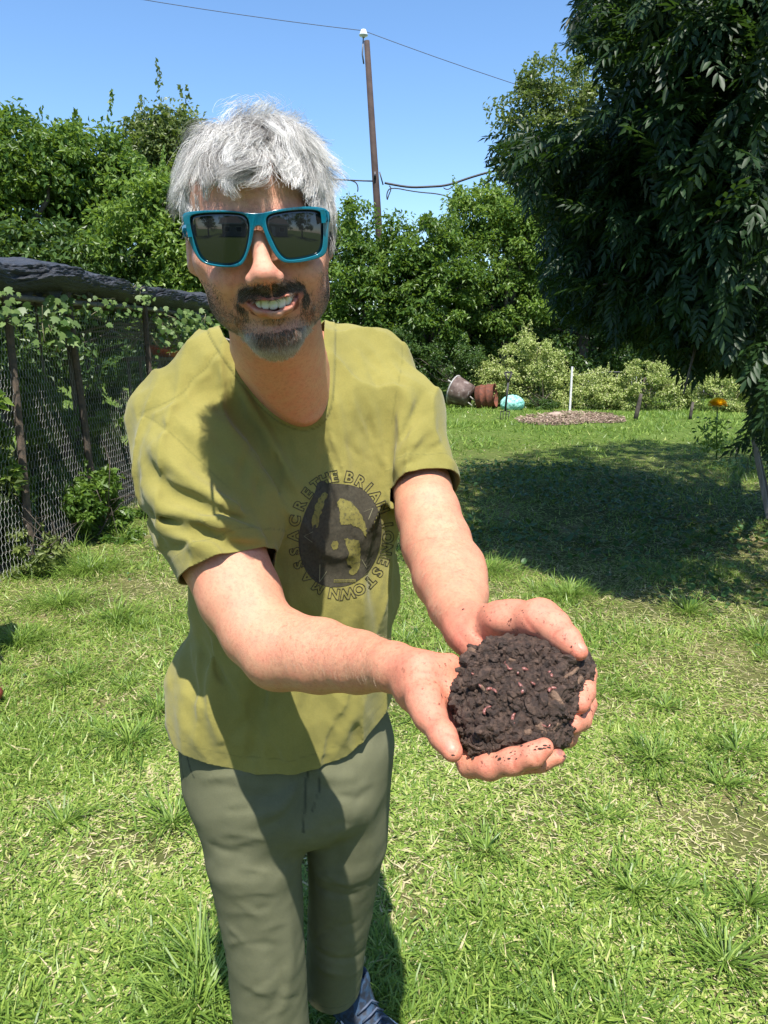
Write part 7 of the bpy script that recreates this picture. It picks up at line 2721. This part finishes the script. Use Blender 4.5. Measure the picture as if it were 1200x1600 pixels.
    _wv = worm.n('ShaderNodeTexWave', Scale=260.0, Distortion=1.0)
    worm.set(_wv.inputs['Vector'], worm.coord())
    worm.P(Base__Color=worm.ramp(_wv.outputs['Fac'], [(0.2, (0.17, 0.060, 0.048)), (0.8, (0.27, 0.115, 0.095))]), Roughness=0.22)
    worms = [('red worm curled in a hook on top of the compost near its middle', [(808, 1058), (810, 1048), (818, 1044), (825, 1048), (828, 1057)], .0017),
             ('red worm hanging down below the hooked worm on the compost', [(807, 1059), (812, 1070), (819, 1077), (814, 1084), (806, 1082)], .0016),
             ('thin dark worm lying beside the wood chip on the compost', [(826, 1064), (834, 1068), (842, 1076), (846, 1070)], .0012),
             ('thin worm poking out at the left of the compost heap', [(746, 1066), (752, 1074), (757, 1083)], .0011)]
    zones = {(-1, -1): 'near the upper left edge of the compost', (0, -1): 'near the top edge of the compost', (1, -1): 'near the far thumb, upper right on the compost',
             (-1, 0): 'on the left of the compost beside the palm', (1, 0): 'at the right of the compost by the long chip',
             (-1, 1): 'low on the compost above the near thumb', (0, 1): 'low on the compost above the near index finger', (1, 1): 'low on the compost by the curled fingertips'}
    for (zx, zy), zl in zones.items():
        a, b = 806 + zx * 52 + rng.normal() * 5, 1088 + zy * 42 + rng.normal() * 5
        th = rng.uniform(0, 6.28)
        ln = rng.uniform(5, 9)
        worms.append(('small reddish worm half buried ' + zl, [(a, b), (a + ln * math.cos(th), b + ln * math.sin(th)), (a + 1.7 * ln * math.cos(th + .8), b + 1.7 * ln * math.sin(th + .8)), (a + 2.2 * ln * math.cos(th + 1.3), b + 2.2 * ln * math.sin(th + 1.3))], rng.uniform(.0011, .0017)))
    for lab, px, r_ in worms:
        P_ = [above(a, b, (.0048 if 'half buried' not in lab else .0036) + .0014 * math.sin(i_)) for i_, (a, b) in enumerate(chaikin(px, 2, False))]
        if np.isnan(np.array(P_)).any():
            continue
        n = len(P_)
        mb = MB()
        mb.tube(P_, [r_ * (0.45 + 0.55 * min(1, 4 * min(i, n - 1 - i) / n)) for i in range(n)], 8)
        ob = mb.build('earthworm', worm.m, None)
        tag(ob, lab, 'worm', 'worms in the compost')
    # crumbs stuck on the fingers
    if 'body' not in SKIP:
        AV, AT, off = [], [], 0
        for (a, b, r_, n) in ((852, 1165, 9, 9), (833, 1170, 12, 7), (808, 1180, 14, 9), (780, 1185, 12, 6), (898, 1136, 7, 6), (908, 1100, 10, 3), (775, 960, 50, 4), (884, 1182, 7, 4), (690, 1060, 30, 3), (908, 1118, 8, 4), (815, 958, 5, 2), (710, 1180, 6, 1)):
            for _ in range(n):
                d = (Vector(W(a + rng.normal() * r_ * .6, b + rng.normal() * r_ * .4, 1.0)) - eye).normalized()
                q = BODY_BVH.ray_cast(eye, d, 1.2)[0]
                if q is None:
                    continue
                q = np.array(q)
                v, t = ico[rng.integers(6, 10)]
                AV.append(v * (0.0004 + 0.0010 * rng.random() ** 2) * np.array([1.3, .8, 1]) + q)
                AT.append(t + off)
                off += len(v)
        o = link('stuck_crumbs', np_mesh('stuck_crumbs', np.concatenate(AV), np.concatenate(AT)), ROOT, soil.m)
        o['kind'] = 'stuff'
